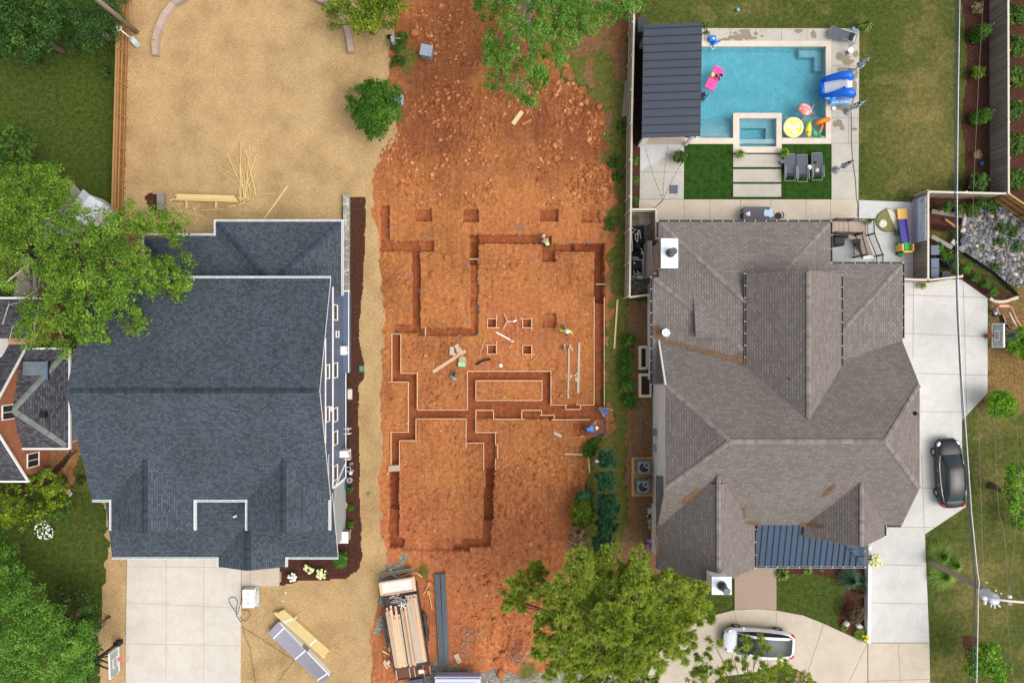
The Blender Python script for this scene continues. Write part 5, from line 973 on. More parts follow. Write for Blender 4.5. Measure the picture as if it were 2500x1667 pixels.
# marking flags sprayed in blue
m_blp = M_('blue_marking', (126, 132, 158), .9, .25, 12)
q = random.Random(5); mk_ = []
for x, y, r in ((951, 558, 0), (965, 586, 1), (1043, 581, 1), (1030, 627, 1), (996, 668, 0), (998, 745, 0), (1029, 708, 0), (1140, 645, 0), (1137, 717, 0), (1168, 681, 0), (1168, 750, 1), (1086, 795, 1), (1135, 783, 1), (1048, 826, 1), (1123, 826, 1), (1168, 816, 0), (1265, 552, 0), (1278, 553, 0), (1267, 570, 1), (1390, 590, 0), (1437, 590, 0), (1312, 636, 0), (1442, 654, 0), (960, 799, 1), (1181, 900, 0), (1140, 1250, 1)):
    p = P(x, y); z = ground_z(p.x, p.y) + .05; b = MB()
    for k in range(7):
        dx, dy = (q.uniform(-.22, .22), q.uniform(-.09, .09)) if not r else (q.uniform(-.09, .09), q.uniform(-.26, .26)); b.obox((p.x + dx, p.y + dy, max(z, .03) + k * .002), (q.uniform(.05, .14), q.uniform(.02, .05), .012), q.uniform(0, 3))
    mk_.append((x, y, o := b.build('paint_mark', m_blp))); tag(o, 'faded blue spray mark beside a footing trench', 'paint mark', 'blue survey paint marks')
rank_labels(mk_, 'faded blue spray mark')
m_bls = M_('bright_blue_chalk', (88, 112, 168), .9, .25, 9)
for a, c, la in (((1474, 1018), (1476, 1058), 'blue chalk line running down beside the kneeling worker'), ((1440, 1060), (1476, 1060), 'blue chalk line running across below the kneeling worker')):
    pa, pc = P(*a), P(*c); b = MB(); d = pc - pa
    for k in range(16):
        t = k / 15; pp = pa + d * t; b.obox((pp.x + q.uniform(-.03, .03), pp.y + q.uniform(-.03, .03), ground_z(pp.x, pp.y) + .03), (.12, .05, .02), q.uniform(0, 3))
    tag(b.build('chalk_line', m_bls), la, 'chalk line')
# rebar/strings in the trenches
m_string = M_('mason_string', (206, 190, 180), .8)
for x0, y0, x1, y1, la in ((1458, 600, 1460, 738, 'left rebar rod in the right-hand trench'), (1466, 600, 1466, 738, 'right rebar rod in the right-hand trench'), (1012, 610, 1012, 790, 'left rod in the long upper trench'), (1019, 610, 1019, 790, 'right rod in the long upper trench'), (1163, 580, 1320, 577, 'upper rod in the trench behind the first worker'), (1163, 588, 1320, 586, 'lower rod in the trench behind the first worker'),
    (960, 1160, 960, 1325, 'left rod in the lower left trench'), (966, 1160, 966, 1325, 'right rod in the lower left trench'), (1187, 1200, 1187, 1325, 'left rod in the lower right trench'), (1195, 1200, 1193, 1325, 'right rod in the lower right trench'), (1030, 1011, 1340, 1011, 'rod along the long cross trench'), (1463, 740, 1463, 985, 'rod in the lower part of the right-hand trench'), (1350, 600, 1470, 602, 'rod in the upper right trench')):
    a, c = P(x0, y0), P(x1, y1); za = min(ground_z(a.x, a.y), ground_z(c.x, c.y)); za = -.25 if za > -.2 else max(za + .15, -.5)
    tag(MB().tube([(a.x, a.y, za), (c.x, c.y, za)], .012, 5).build('rebar_rod', M_('rusty_rod', (132, 84, 62), .8, .2)), 'thin steel rod, ' + la, 'rod', 'rods laid in the trenches')

# lumber on the straw lawn
lb = thing('lumber_stack', 'long stack of yellow boards on two bearers, on the straw behind the blue house', 'lumber stack', P(505, 485))
for i, (x0, y0, x1, y1, w_, z) in enumerate(((428, 476, 572, 480, .13, .33), (432, 480, 575, 484, .13, .36), (430, 485, 578, 488, .14, .33), (434, 483, 540, 485, .1, .41), (429, 487, 580, 492, .12, .28), (414, 490, 428, 486, .09, .2))):
    a, c = P(x0, y0, z), P(x1, y1, z); MB().bar(a, c, w_, .08).build('board', m_pine, lb)
for x in (456, 528): MB().bar(P(x, 480, .1), P(x, 509, .1), .11, .16).build('bearer', m_pine, lb)
sticks = [(590, 348, 589, 440, .03), (601, 366, 627, 478, .07), (556, 377, 608, 490, .055), (535, 408, 580, 432, .03), (537, 415, 586, 456, .03), (612, 357, 608, 410, .025), (627, 377, 604, 455, .035), (624, 426, 600, 470, .03), (570, 400, 625, 476, .035), (588, 402, 592, 490, .05), (600, 405, 614, 476, .035), (597, 417, 603, 480, .03), (589, 410, 597, 480, .06), (607, 410, 603, 470, .05), (585, 455, 590, 492, .06), (592, 430, 588, 485, .04), (600, 440, 610, 488, .045), (596, 450, 606, 489, .05), (610, 452, 643, 470, .03), (586, 488, 604, 482, .12), (583, 484, 596, 488, .1), (590, 498, 624, 501 - 1, .03), (585, 501, 600, 494, .07), (605, 430, 599, 492, .04), (594, 440, 601, 486, .05)]
sticks.sort(key=lambda r: r[0] + r[2]); CNT = ('first', 'second', 'third', 'fourth', 'fifth', 'sixth', 'seventh', 'eighth', 'ninth', 'tenth', 'eleventh', 'twelfth', 'thirteenth')
for i, (x0, y0, x1, y1, w_) in enumerate(sticks):
    z = .05 + .02 * (i % 7); a, c = P(x0, y0, z), P(x1, y1, z + .05); a = P(x0, y0); c = P(x1, y1)
    tag(MB().bar((a.x, a.y, z), (c.x, c.y, z + .06), w_, .04).build('loose_stick', m_pine), (f'{CNT[i]} stick from the left' if i < 13 else f'{CNT[len(sticks) - 1 - i]} stick from the right') + ' in the jumbled yellow pile on the straw', 'stick', 'jumbled sticks on the straw lawn')
for x0, y0, x1, y1, w_, la in ((645, 535, 702, 456, .1, 'long board lying diagonally on the straw above the blue roof'), (634, 473, 672, 473, .035, 'short thin stick right of the jumbled pile'), (435, 515, 500, 530, .045, 'thin stick crossed by another below the board stack'), (472, 503, 483, 539, .045, 'steep thin stick crossing another below the board stack'),
    (477, 511, 489, 500, .05, 'slanting offcut below the board stack'), (432, 499, 447, 497, .05, 'little offcut at the lower left of the board stack'), (492, 514, 548, 511, .035, 'thin level stick below the second bearer'), (560, 505, 578, 503, .05, 'greenish offcut below the right end of the board stack'), (435, 524, 439, 533, .04, 'tiny stick by the oak branch tips')):
    lum(x0, y0, x1, y1, la, w_, .04, m_pine, .03, 'loose_board', 'board')
lum(1252, 304, 1275, 273, 'wide yellow board lying on the clay under the tree', .3, .05, m_pine); lum(1275, 305, 1297, 294, 'dusty board half buried beside the wide yellow one', .2, .04, M_('dusty_wood', (176, 110, 66), .9), .0)
lum(833, 1222, 848, 1238, 'tan board in the mulch by the blue house', .38, .04, m_form); lum(934, 1587, 952, 1597, 'offcut left of the trailer, above two others', .12, .05, m_form); lum(939, 1608, 953, 1625, 'offcut with a white rag left of the trailer', .12, .05, m_form, .1); lum(937, 1614, 947, 1631, 'lower offcut left of the trailer', .12, .05, m_form)
lum(1113, 1595, 1123, 1616, 'pale board lying where gravel meets clay', .34, .05, m_grl); lum(953, 1387, 965, 1406, 'short pale board above the trailer', .2, .05, m_grl, .1)
p = P(950, 1612); tag(MB().blob((p.x, p.y, .15), (.12, .16, .08), 8, 5, 0, .25).build('rag', m_white), 'crumpled white rag on the offcuts left of the trailer', 'rag')
# board bundles in front of the blue house
def bundle(nm, label, corners, n, h, mat, straps=(), wrap=None):
    t = thing(nm, label, 'lumber stack', P(sum(c[0] for c in corners) / 4, sum(c[1] for c in corners) / 4)); a, b_, c, d = [P(*x, h) for x in corners]   # a-b long side, d-c other long side
    for k in range(n):
        u = (k + .5) / n; p = a.lerp(d, u); q_ = b_.lerp(c, u); w_ = (d - a).length / n * .96; e = (q_ - p).normalized() * random.uniform(-.04, .1) if wrap is None else Vector()
        for j in range(2): MB().bar((p.x - e.x, p.y - e.y, h * (.25 + .5 * j)), (q_.x + e.x, q_.y + e.y, h * (.25 + .5 * j)), w_, h * .48).build('board', mat, t)
    for s in straps:
        p = a.lerp(b_, s); q_ = d.lerp(c, s); MB().bar((p.x, p.y, h + .01), (q_.x, q_.y, h + .01), .09, .015).build('strap', m_white, t)
    if wrap:
        for s0, s1, w0 in wrap:
            p = a.lerp(b_, s0); q_ = a.lerp(b_, s1); MB().bar((p.x, p.y, h * .5), (q_.x, q_.y, h * .5), w0, h + .03).build('wrap_edge', m_white, t)
    return t
bundle('decking_pack', 'strapped pack of grey composite decking lying in the straw', [(680, 1517), (807, 1651), (783, 1667), (653, 1545)], 7, .5, wood('composite_grey', (136, 136, 148), (150, 150, 162)), (.11, .52, .94), [(0.55, .98, .05), (.02, .45, .03)])
t = bundle('lumber_pack', 'pack of yellow pine boards beside the grey decking pack', [(694, 1490), (803, 1587), (790, 1606), (668, 1497)], 4, .35, m_pine, (.2, .72)); 
MB().bar(P(694, 1487, .1), P(804, 1589, .1), .09, .1).build('edge_board', m_pine, t)
lum(716, 1514, 728, 1500, 'yellow offcut propped on the pine pack', .12, .05, m_pine, .3); lum(729, 1498, 742, 1489, 'thin splinter beyond the propped offcut', .03, .03, m_pine)
# pipes beside the trailer
pp = thing('pipe_stack', 'two long bundles of dark grey-blue beams beside the trailer', 'beam stack', P(1078, 1500)); m_pipe = wood('blue_grey_steel', (74, 84, 94), (98, 108, 116))
for k in range(4): MB().bar(P(1062 + k * 3.2, 1400, .14), P(1074 + k * 3.2, 1622, .14), .072, .14 + .03 * (k % 2)).build('beam', m_pipe, pp)
for k in range(4): MB().bar(P(1077 + k * 3.1, 1399, .16), P(1087 + k * 2.8, 1620, .16), .07, .16 + .02 * (k % 2)).build('beam', m_pipe, pp)
# ------------------------------------------------------------------ trees and plants
KD = 2500 / 2352
m_bark = M_('bark', (104, 88, 74), .9, .25, 6, .6, 18); m_barkp = M_('pale_bark', (176, 168, 156), .85, .2, 6); m_stem = M_('green_stem', (92, 88, 56), .9, .2)
LEAF = {
 'oak': leaf('oak_leaves', [(.1, (54, 84, 18)), (.45, (98, 136, 34)), (.75, (134, 170, 54)), (1, (182, 206, 92))], .3),
 'dark': leaf('dark_leaves', [(.1, (26, 50, 16)), (.45, (46, 80, 26)), (.75, (70, 106, 36)), (1, (112, 142, 56))]),
 'olive': leaf('olive_leaves', [(.1, (26, 44, 14)), (.5, (56, 76, 28)), (.8, (92, 104, 44)), (1, (134, 134, 60))]),
 'yellow': leaf('yellow_green_leaves', [(.1, (50, 74, 8)), (.5, (100, 128, 20)), (.8, (146, 164, 36)), (1, (196, 200, 74))], .3),
 'bright': leaf('bright_leaves', [(.1, (52, 92, 8)), (.5, (96, 146, 20)), (.8, (132, 180, 34)), (1, (176, 208, 70))], .3),
 'fresh': leaf('fresh_leaves', [(.1, (54, 94, 24)), (.5, (92, 140, 42)), (.8, (126, 170, 62)), (1, (166, 202, 98))], .3),
 'pine': leaf('pine_needles_green', [(.05, (84, 110, 34)), (.4, (146, 168, 58)), (.7, (180, 196, 82)), (1, (222, 228, 124))], .25, .5),
 'conifer': leaf('conifer_needles', [(.1, (34, 70, 46)), (.5, (62, 110, 74)), (.85, (96, 146, 104)), (1, (124, 168, 122))], .15),
 'box': leaf('boxwood_leaves', [(.1, (30, 66, 10)), (.5, (62, 108, 20)), (.8, (92, 142, 36)), (1, (130, 172, 64))]),
 'shrub': leaf('shrub_leaves', [(.1, (34, 58, 16)), (.5, (66, 102, 30)), (.8, (102, 134, 42)), (1, (160, 174, 60))]),
 'ivy': leaf('ivy_leaves', [(.1, (30, 58, 14)), (.5, (66, 104, 30)), (.8, (96, 134, 44)), (1, (130, 162, 70))]),
 'straw': leaf('dry_stalks', [(.1, (120, 92, 62)), (.6, (168, 140, 102)), (1, (206, 182, 142))], .1),
 'grassy': leaf('grass_blades', [(.1, (66, 98, 28)), (.5, (112, 146, 52)), (1, (176, 196, 100))], .2),
 'bluegreen': leaf('juniper', [(.1, (30, 58, 44)), (.5, (62, 96, 72)), (1, (112, 142, 108))], .15),
 'lime': leaf('lime_blades', [(.1, (70, 100, 30)), (.5, (128, 156, 60)), (1, (190, 200, 120))], .2),
 'pale': leaf('pale_twigs', [(.1, (110, 104, 70)), (.5, (156, 150, 104)), (1, (196, 188, 140))], .1),
 'rust': leaf('bronze_leaves', [(.1, (52, 40, 26)), (.5, (88, 70, 44)), (1, (120, 104, 66))], .1),
 'white': M_('white_petals', (236, 236, 228), .7, .05), 'cream': M_('cream_petals', (222, 226, 168), .7, .1), 'goldf': M_('yellow_petals', (226, 200, 40), .7, .1)}
def leaf_cloud(clumps, tufts, per, size, spread, zf=.62, seed=0, style='leaf', upb=.55):
    g = np.random.default_rng(seed); C = []; O = []
    for (x, y, z, r) in clumps:
        n = max(3, int(tufts * r * r)); d = g.normal(size=(n, 3)); d /= np.linalg.norm(d, axis=1)[:, None]; d[:, 2] = np.where(d[:, 2] < -.35, -d[:, 2], d[:, 2])
        rad = r * g.uniform(.45, 1.05, n) ** .7; c = np.array([x, y, z]) + d * rad[:, None] * np.array([1, 1, zf]); C.append(c); O.append(d)
    C = np.concatenate(C); O = np.concatenate(O); n = len(C)
    tr_ = spread * g.uniform(.7, 1.35, n)
    if style == 'leaf':
        off = g.normal(size=(n, per, 3)); off /= np.linalg.norm(off, axis=2)[:, :, None]; off *= (g.uniform(.2, 1, (n, per, 1)) ** .6) * tr_[:, None, None]; off[:, :, 2] *= .7
        c = (C[:, None] + off).reshape(-1, 3); nr = (off / (spread) * .8 + O[:, None] * .4 + np.array([0, 0, upb]) + g.normal(size=off.shape) * .45).reshape(-1, 3)
        nr /= np.linalg.norm(nr, axis=1)[:, None]; a = np.cross(nr, g.normal(size=nr.shape)); a /= np.linalg.norm(a, axis=1)[:, None]; b = np.cross(nr, a)
        s = size * g.uniform(.65, 1.3, (len(c), 1)); v = np.stack([c - a * s, c - b * s * .55, c + a * s, c + b * s * .55], 1)
    else:
        dr = g.normal(size=(n, per, 3)); dr[:, :, 2] = np.abs(dr[:, :, 2]) * .9 + .1; dr += O[:, None] * .5; dr /= np.linalg.norm(dr, axis=2)[:, :, None]; dr = dr.reshape(-1, 3)
        c = np.repeat(C, per, 0) + g.normal(size=(n * per, 3)) * .03; L = (np.repeat(tr_, per) * g.uniform(.7, 1.1, n * per))[:, None]; sd = np.cross(dr, g.normal(size=dr.shape)); sd /= np.linalg.norm(sd, axis=1)[:, None]
        e = c + dr * L; m_ = c + dr * L * .55; v = np.stack([c, m_ + sd * size, e, m_ - sd * size], 1)
    return v.reshape(-1, 3), C
def cloud_obj(name, v, mat, parent=None):
    f = np.arange(len(v)).reshape(-1, 4); o = bpy.data.objects.new(name, mesh_np(name, v, f, mat, False)); COL.objects.link(o)
    if parent is not None: adopt(o, parent)
    return o
def tree(name, label, clumps, kind, hgt, cat='tree', tufts=11, per=26, size=.13, spread=.36, seed=1, style='leaf', bark=None, limbs=True, trunk=.22, foot=None, D=True, group=None, lift=0, dead=(), low=.62, zf=.62):
    q = random.Random(seed); k = KD if D else 1; cl = []
    cx = sum(c[0] for c in clumps) / len(clumps); cy = sum(c[1] for c in clumps) / len(clumps); mx = max(math.hypot(c[0] - cx, c[1] - cy) for c in clumps) + 1
    for c in clumps:
        x, y, r = c[:3]; u = math.hypot(x - cx, y - cy) / mx; h = hgt * (c[3] if len(c) > 3 else (low + (1 - low) * (1 - u * u)) * q.uniform(.88, 1.06)); p = P(x * k, y * k, h); rm = r * k * (CAM_H - h) / F; cl.append((p.x, p.y, p.z - rm * .3, rm))
    f = Vector((sum(c[0] for c in cl) / len(cl), sum(c[1] for c in cl) / len(cl), 0)) if foot is None else P(*foot)
    t = thing(name, label, cat, (f.x, f.y, 0), group); v, C = leaf_cloud(cl, tufts, per, size, spread, zf=zf, seed=seed, style=style); cloud_obj('crown', v, LEAF[kind], t)
    b = MB(); ft = Vector((f.x, f.y, 0)); top = Vector((f.x + q.uniform(-.3, .3), f.y + q.uniform(-.3, .3), hgt * .72)); mid = ft.lerp(top, .5) + Vector((q.uniform(-.15, .15), q.uniform(-.15, .15), 0))
    b.tube([ft - Vector((0, 0, .1)), ft + Vector((0, 0, .3)), mid, top], [trunk * 1.35, trunk, trunk * .75, trunk * .4], 9)
    if limbs:
        for (x, y, z, r) in cl:
            e = Vector((x, y, z - r * .1)); s = ft.lerp(top, q.uniform(.45, .95)) if hgt > 3 else ft.lerp(top, .6); m = s.lerp(e, .5) + Vector((q.uniform(-.2, .2), q.uniform(-.2, .2), q.uniform(-.1, .35)))
            b.tube([s, m, e], [trunk * .3, trunk * .18, trunk * .07], 6)
            for j in range(3):
                d = Vector((q.gauss(0, 1), q.gauss(0, 1), q.uniform(-.1, .6))).normalized() * r * .8; b.tube([m.lerp(e, q.uniform(.3, 1)), e + d * .5, e + d], [trunk * .12, trunk * .08, trunk * .035], 4)
    b.build('trunk', bark or m_bark, t)
    for (pts, rr) in dead: 
        bb = MB(); bb.tube([P(a * k, c * k, h) for a, c, h in pts], [rr * (1 - .8 * i / (len(pts) - 1)) for i in range(len(pts))], 5)
        pw = [P(a * k, c * k, h) for a, c, h in pts]
        for j in range(7):
            i = q.randrange(len(pw) - 1); s = pw[i].lerp(pw[i + 1], q.random()); d = (pw[i + 1] - pw[i]).normalized(); e = s + (d + Vector((q.uniform(-.9, .9), q.uniform(-.9, .9), q.uniform(-.1, .3)))) * q.uniform(.3, .9); bb.tube([s, s.lerp(e, .5) + Vector((q.uniform(-.06, .06), q.uniform(-.06, .06), 0)), e], [rr * .35, rr * .22, rr * .1], 4)
        bb.build('dead_branch', m_barkp, t)
    return t
OAK = [(40, 430, 58), (110, 420, 50), (25, 500, 60), (95, 500, 58), (55, 575, 62), (150, 480, 45), (160, 560, 58), (235, 530, 55), (292, 500, 40), (345, 505, 40), (388, 512, 38), (402, 540, 26), (250, 600, 55), (180, 640, 60), (120, 625, 50), (305, 585, 42), (370, 640, 52), (410, 612, 32), (408, 660, 30), (330, 635, 36), (140, 700, 55), (80, 712, 44), (60, 765, 36), (200, 700, 55), (262, 690, 45), (122, 765, 42), (306, 740, 30), (325, 725, 20), (190, 755, 36), (150, 808, 20), (15, 640, 32), (0, 560, 45), (225, 770, 22), (270, 650, 40)]
tree('oak_tree', 'huge leafy oak spreading over both roofs at the left edge', OAK, 'oak', 9.5, tufts=24, per=48, size=.068, spread=.34, seed=3, trunk=.38, low=.55, foot=(190, 640),
     dead=[([(2, 660, 7), (25, 640, 7.2), (55, 615, 7.4), (75, 600, 7.4)], .07), ([(6, 745, 6), (20, 700, 6.2), (45, 695, 6.6), (90, 660, 7)], .05), ([(190, 720, 7), (200, 745, 6.8), (190, 790, 6.4), (175, 812, 6)], .06), ([(195, 735, 7), (215, 760, 6.6), (225, 795, 6.2)], .05), ([(205, 735, 7), (225, 750, 6.6), (245, 795, 6.4)], .04), ([(20, 790, 5.5), (28, 752, 5.8), (60, 730, 6.2)], .045)])
tree('maple_tree', 'dark broad-leaved tree filling the upper left corner', [(25, 25, 58), (85, 15, 45), (45, 85, 48), (98, 62, 42), (15, 115, 34), (0, 55, 60), (120, 20, 30), (60, 120, 26)], 'dark', 5, seed=4, tufts=22, size=.09, per=36)
tree('elm_tree', 'fine-leaved dark tree beside the leaning pole at the top left', [(155, 18, 42), (215, 25, 48), (265, 8, 34), (175, 66, 42), (228, 74, 38), (205, 96, 28), (250, 44, 36), (165, 100, 22)], 'dark', 2.6, seed=5, size=.07, per=38, tufts=22, spread=.4, bark=m_barkp)
tree('shrub', 'dark shrub with yellow leaf tips at the left edge', [(20, 325, 40), (55, 335, 30), (5, 370, 38), (50, 370, 26), (0, 330, 40), (30, 300, 20)], 'shrub', 3.2, 'shrub', seed=6, size=.1, per=28, tufts=22, spread=.28, trunk=.09)
tree('shrub', 'small dark round bush in the green yard near the cedar fence', [(240, 160, 15), (232, 156, 11)], 'dark', 1.2, 'shrub', seed=7, size=.07, per=26, tufts=40, spread=.2, trunk=.05)
tree('shrub', 'low dark bush beneath the upper left maple', [(95, 128, 20), (80, 120, 16)], 'dark', 1.6, 'shrub', seed=8, size=.08, per=26, tufts=30, spread=.22, trunk=.05)
tree('dogwood_tree', 'bright green tree hanging over the curved wall at the top', [(775, 8, 34), (800, 38, 30), (845, 22, 44), (885, 30, 36), (838, 58, 26), (905, 5, 30), (870, 0, 40), (768, 55, 12)], 'yellow', 3.8, seed=9, size=.085, tufts=26, per=34, spread=.32)
tree('round_bush', 'round dark green bushy tree on the edge of straw and clay', [(860, 240, 44), (826, 222, 30), (892, 212, 28), (862, 290, 24), (840, 270, 32), (895, 258, 28), (860, 200, 24), (818, 250, 24), (856, 308, 13), (880, 280, 20), (840, 205, 20)], 'box', 2.8, 'tree', seed=10, size=.07, per=40, tufts=60, spread=.26, trunk=.1)
GUM = [(1120, 15, 26), (1180, 10, 38), (1250, 20, 42), (1320, 10, 40), (1385, 22, 32), (1435, 8, 30), (1130, 90, 30), (1180, 60, 34), (1240, 76, 36), (1300, 80, 34), (1350, 50, 28), (1122, 128, 24), (1160, 150, 28), (1228, 140, 36), (1135, 185, 20), (1185, 200, 22), (1238, 182, 28), (1285, 128, 24), (1205, 226, 17), (1170, 120, 26), (1225, 232, 14), (1465, 12, 16), (1300, 40, 30), (1090, 8, 14)]
tree('sweetgum_tree', 'airy bright tree with pale bare branches over the top of the clay lot', GUM, 'fresh', 9, tufts=36, per=50, size=.066, spread=.3, seed=12, bark=m_barkp, trunk=.2, low=.6, foot=(1290, 60), dead=[([(1245, 60, 8), (1238, 95, 7.8), (1222, 125, 7.2)], .07), ([(1150, 200, 6), (1185, 195, 6.4), (1200, 170, 6.8), (1190, 130, 7)], .055), ([(1170, 175, 6), (1150, 160, 6), (1125, 150, 6)], .05), ([(1185, 195, 6.2), (1205, 225, 6), (1212, 240, 5.8)], .04)])
PINE = [(1228, 1335, 42), (1182, 1380, 28), (1270, 1378, 44), (1330, 1290, 36), (1400, 1292, 40), (1458, 1318, 36), (1190, 1345, 22), (1320, 1345, 44), (1390, 1358, 50), (1460, 1370, 54), (1540, 1368, 52), (1592, 1380, 40), (1560, 1430, 50), (1490, 1440, 58), (1410, 1430, 55), (1330, 1430, 54), (1270, 1448, 44), (1246, 1486, 32), (1300, 1500, 48), (1370, 1500, 54), (1440, 1510, 54), (1510, 1500, 44), (1565, 1482, 38), (1330, 1550, 44), (1410, 1560, 50), (1480, 1560, 38), (1268, 1540, 20), (1618, 1418, 26), (1470, 1282, 26), (1640, 1345, 14), (1605, 1345, 22), (1160, 1385, 14)]
tree('pine_tree', 'large yellow-green pine covering the bottom centre', PINE, 'pine', 11, tufts=34, per=76, size=.028, spread=.34, seed=14, style='needle', trunk=.3, low=.62, foot=(1500, 1470), dead=[([(1450, 1470, 8), (1400, 1420, 8), (1350, 1400, 8)], .08)])
PINE2 = [(1640, 1480, 18), (1705, 1462, 15), (1618, 1520, 26), (1742, 1488, 28), (1772, 1520, 24), (1690, 1525, 20), (1640, 1560, 28), (1735, 1550, 30), (1800, 1548, 28), (1845, 1562, 20), (1602, 1560, 28), (1705, 1495, 14), (1660, 1535, 16), (1760, 1560, 24)]
tree('young_pine_tree', 'thin open-branched pine partly over the white car', PINE2, 'pine', 8, tufts=30, per=64, size=.024, spread=.28, seed=15, style='needle', trunk=.13, low=.7, foot=(1790, 1668), bark=m_bark)
BL = [(5, 1385, 50), (60, 1400, 50), (112, 1440, 50), (50, 1470, 55), (150, 1482, 46), (182, 1522, 36), (100, 1530, 50), (30, 1550, 55), (160, 1562, 34), (5, 1480, 50), (205, 1470, 26), (188, 1452, 26), (20, 1320, 34), (60, 1350, 30)]
tree('cherry_tree', 'big green tree in the lower left corner', BL, 'fresh', 5, tufts=26, per=50, size=.068, spread=.34, seed=16, trunk=.25)
tree('shrub', 'dark green bush behind the lower left tree', [(200, 1400, 32), (188, 1372, 24), (222, 1435, 18), (205, 1500, 22), (195, 1540, 28)], 'dark', 3, 'shrub', seed=17, size=.09, per=28, tufts=20, spread=.28, trunk=.1)
tree('shrub', 'lighter loose bush above the lower left tree', [(145, 1370, 24), (150, 1400, 26), (130, 1420, 18)], 'olive', 3, 'shrub', seed=18, size=.09, per=28, tufts=20, spread=.26, trunk=.08)
tree('shrub', 'green bushes cut off by the lower left edge', [(10, 1270, 34), (15, 1310, 30), (0, 1240, 26)], 'box', 2.6, 'shrub', seed=19, size=.09, per=28, tufts=20, spread=.28, trunk=.08)
tree('shrub', 'yellow-green bush with broad leaves left of the white flowers', [(28, 1130, 32), (15, 1175, 34), (60, 1175, 34), (35, 1205, 22), (0, 1140, 30)], 'yellow', 2.6, 'shrub', seed=20, size=.11, per=26, tufts=20, spread=.28, trunk=.08)
tree('shrub', 'yellow-green bush right under the brick gable', [(100, 1108, 30), (120, 1145, 30), (80, 1110, 24), (130, 1120, 20)], 'yellow', 2.8, 'shrub', seed=21, size=.1, per=28, tufts=22, spread=.27, trunk=.08)
tree('shrub', 'dark green bush between the yellow-green bushes and the lawn', [(140, 1165, 26), (115, 1180, 22), (150, 1190, 16)], 'shrub', 2, 'shrub', seed=22, size=.08, per=28, tufts=26, spread=.25, trunk=.06)
tree('tree', 'bright leafy tree cut off by the right edge', [(2335, 1085, 26), (2348, 1130, 28), (2328, 1168, 20), (2350, 1195, 26), (2318, 1120, 14), (2322, 1095, 14)], 'bright', 2.8, seed=23, size=.1, tufts=26, per=26, spread=.32)
tree('tree', 'bright young tree in its mulch ring in the lower right corner', [(2272, 1520, 34), (2240, 1540, 20), (2302, 1540, 24), (2282, 1492, 20), (2302, 1566, 14), (2250, 1505, 18)], 'bright', 3.0, seed=24, size=.1, per=26, tufts=34, spread=.3, trunk=.08, foot=(2378, 1592))
tree('tree', 'small round bright tree beside the driveway bulge', [(2305, 930, 30), (2293, 925, 22), (2318, 936, 22), (2308, 912, 16)], 'bright', 1.9, seed=25, size=.07, per=34, tufts=80, spread=.24, trunk=.05)
tree('shrub', 'bright bush behind the right basketball pole', [(2350, 790, 28), (2332, 788, 22), (2345, 770, 20), (2360, 800, 24)], 'bright', 1.6, 'shrub', seed=26, size=.08, per=30, tufts=60, spread=.26, trunk=.06)
def ball(name, label, x, y, r, kind, h, seed, group=None, size=.06, cat='shrub', D=False, **kw):
    return tree(name, label, [(x, y, r * .8), (x - r * .42, y + r * .3, r * .55), (x + r * .42, y - r * .35, r * .55), (x + r * .3, y + r * .45, r * .5), (x - r * .35, y - r * .4, r * .5)], kind, h, cat, tufts=kw.pop('tufts', 110), per=kw.pop('per', 34), size=size*1.15, spread=kw.pop('spread', .17), seed=seed, trunk=.05, D=D, group=group, **kw)
for i, (x, y, nm) in enumerate(((1535, 833, 'northernmost of five round boxwoods by the white wall'), (1531, 872, 'second boxwood from the north by the white wall'), (1528, 906, 'middle boxwood of five by the white wall'), (1532, 942, 'fourth and largest boxwood by the white wall'), (1538, 979, 'southernmost of five boxwoods by the white wall'))):
    ball('boxwood', nm, x, y, 17 if i != 3 else 19, 'box', 1.0, 30 + i, 'boxwoods along the white wall')
ORD = ('topmost', 'second', 'third', 'fourth', 'fifth', 'sixth')
for i, (x, y) in enumerate(((2480, 36), (2481, 111), (2478, 186), (2476, 268), (2478, 350), (2480, 438))): ball('fence_shrub', f'{ORD[i]} of the round green shrubs beyond the east fence', x, y, 27, 'shrub', 1.5, 40 + i, 'round shrubs beyond the east fence', .075)
ball('mulch_shrub', 'loose green shrub low on the mulch bed by the east fence', 2392, 444, 24, 'shrub', 1.4, 50, size=.07); ball('mulch_shrub', 'bright yellow-green shrub in the mulch bed by the east fence', 2390, 177, 15, 'yellow', .9, 51, size=.06)
ball('mulch_shrub', 'pale twiggy shrub at the top of the mulch bed', 2388, 18, 14, 'pale', .8, 52, tufts=20, per=18, size=.03); ball('mulch_shrub', 'pale twiggy shrub beside the blue ball', 2387, 377, 12, 'pale', .8, 53, tufts=20, per=18, size=.03); 
for i, (x, y, la) in enumerate(((2389, 80, 'upper of two leaning cone evergreens in the mulch bed'), (2390, 282, 'lower of two leaning cone evergreens in the mulch bed'))):
    b0 = P(x - 14, y + 12); cl = [(b0.x, b0.y, .3 + k * .24, (.48, .5, .48, .43, .35)[k]) for k in range(5)]; t = thing('cone_evergreen', la, 'shrub', b0, 'cone evergreens'); v, _ = leaf_cloud(cl, 330, 34, .055, .15, seed=60 + i, zf=.9); cloud_obj('crown', v, LEAF['box'], t); MB().tube([b0, b0 + Vector((0, 0, 2.2))], .05, 6).build('trunk', m_bark, t)
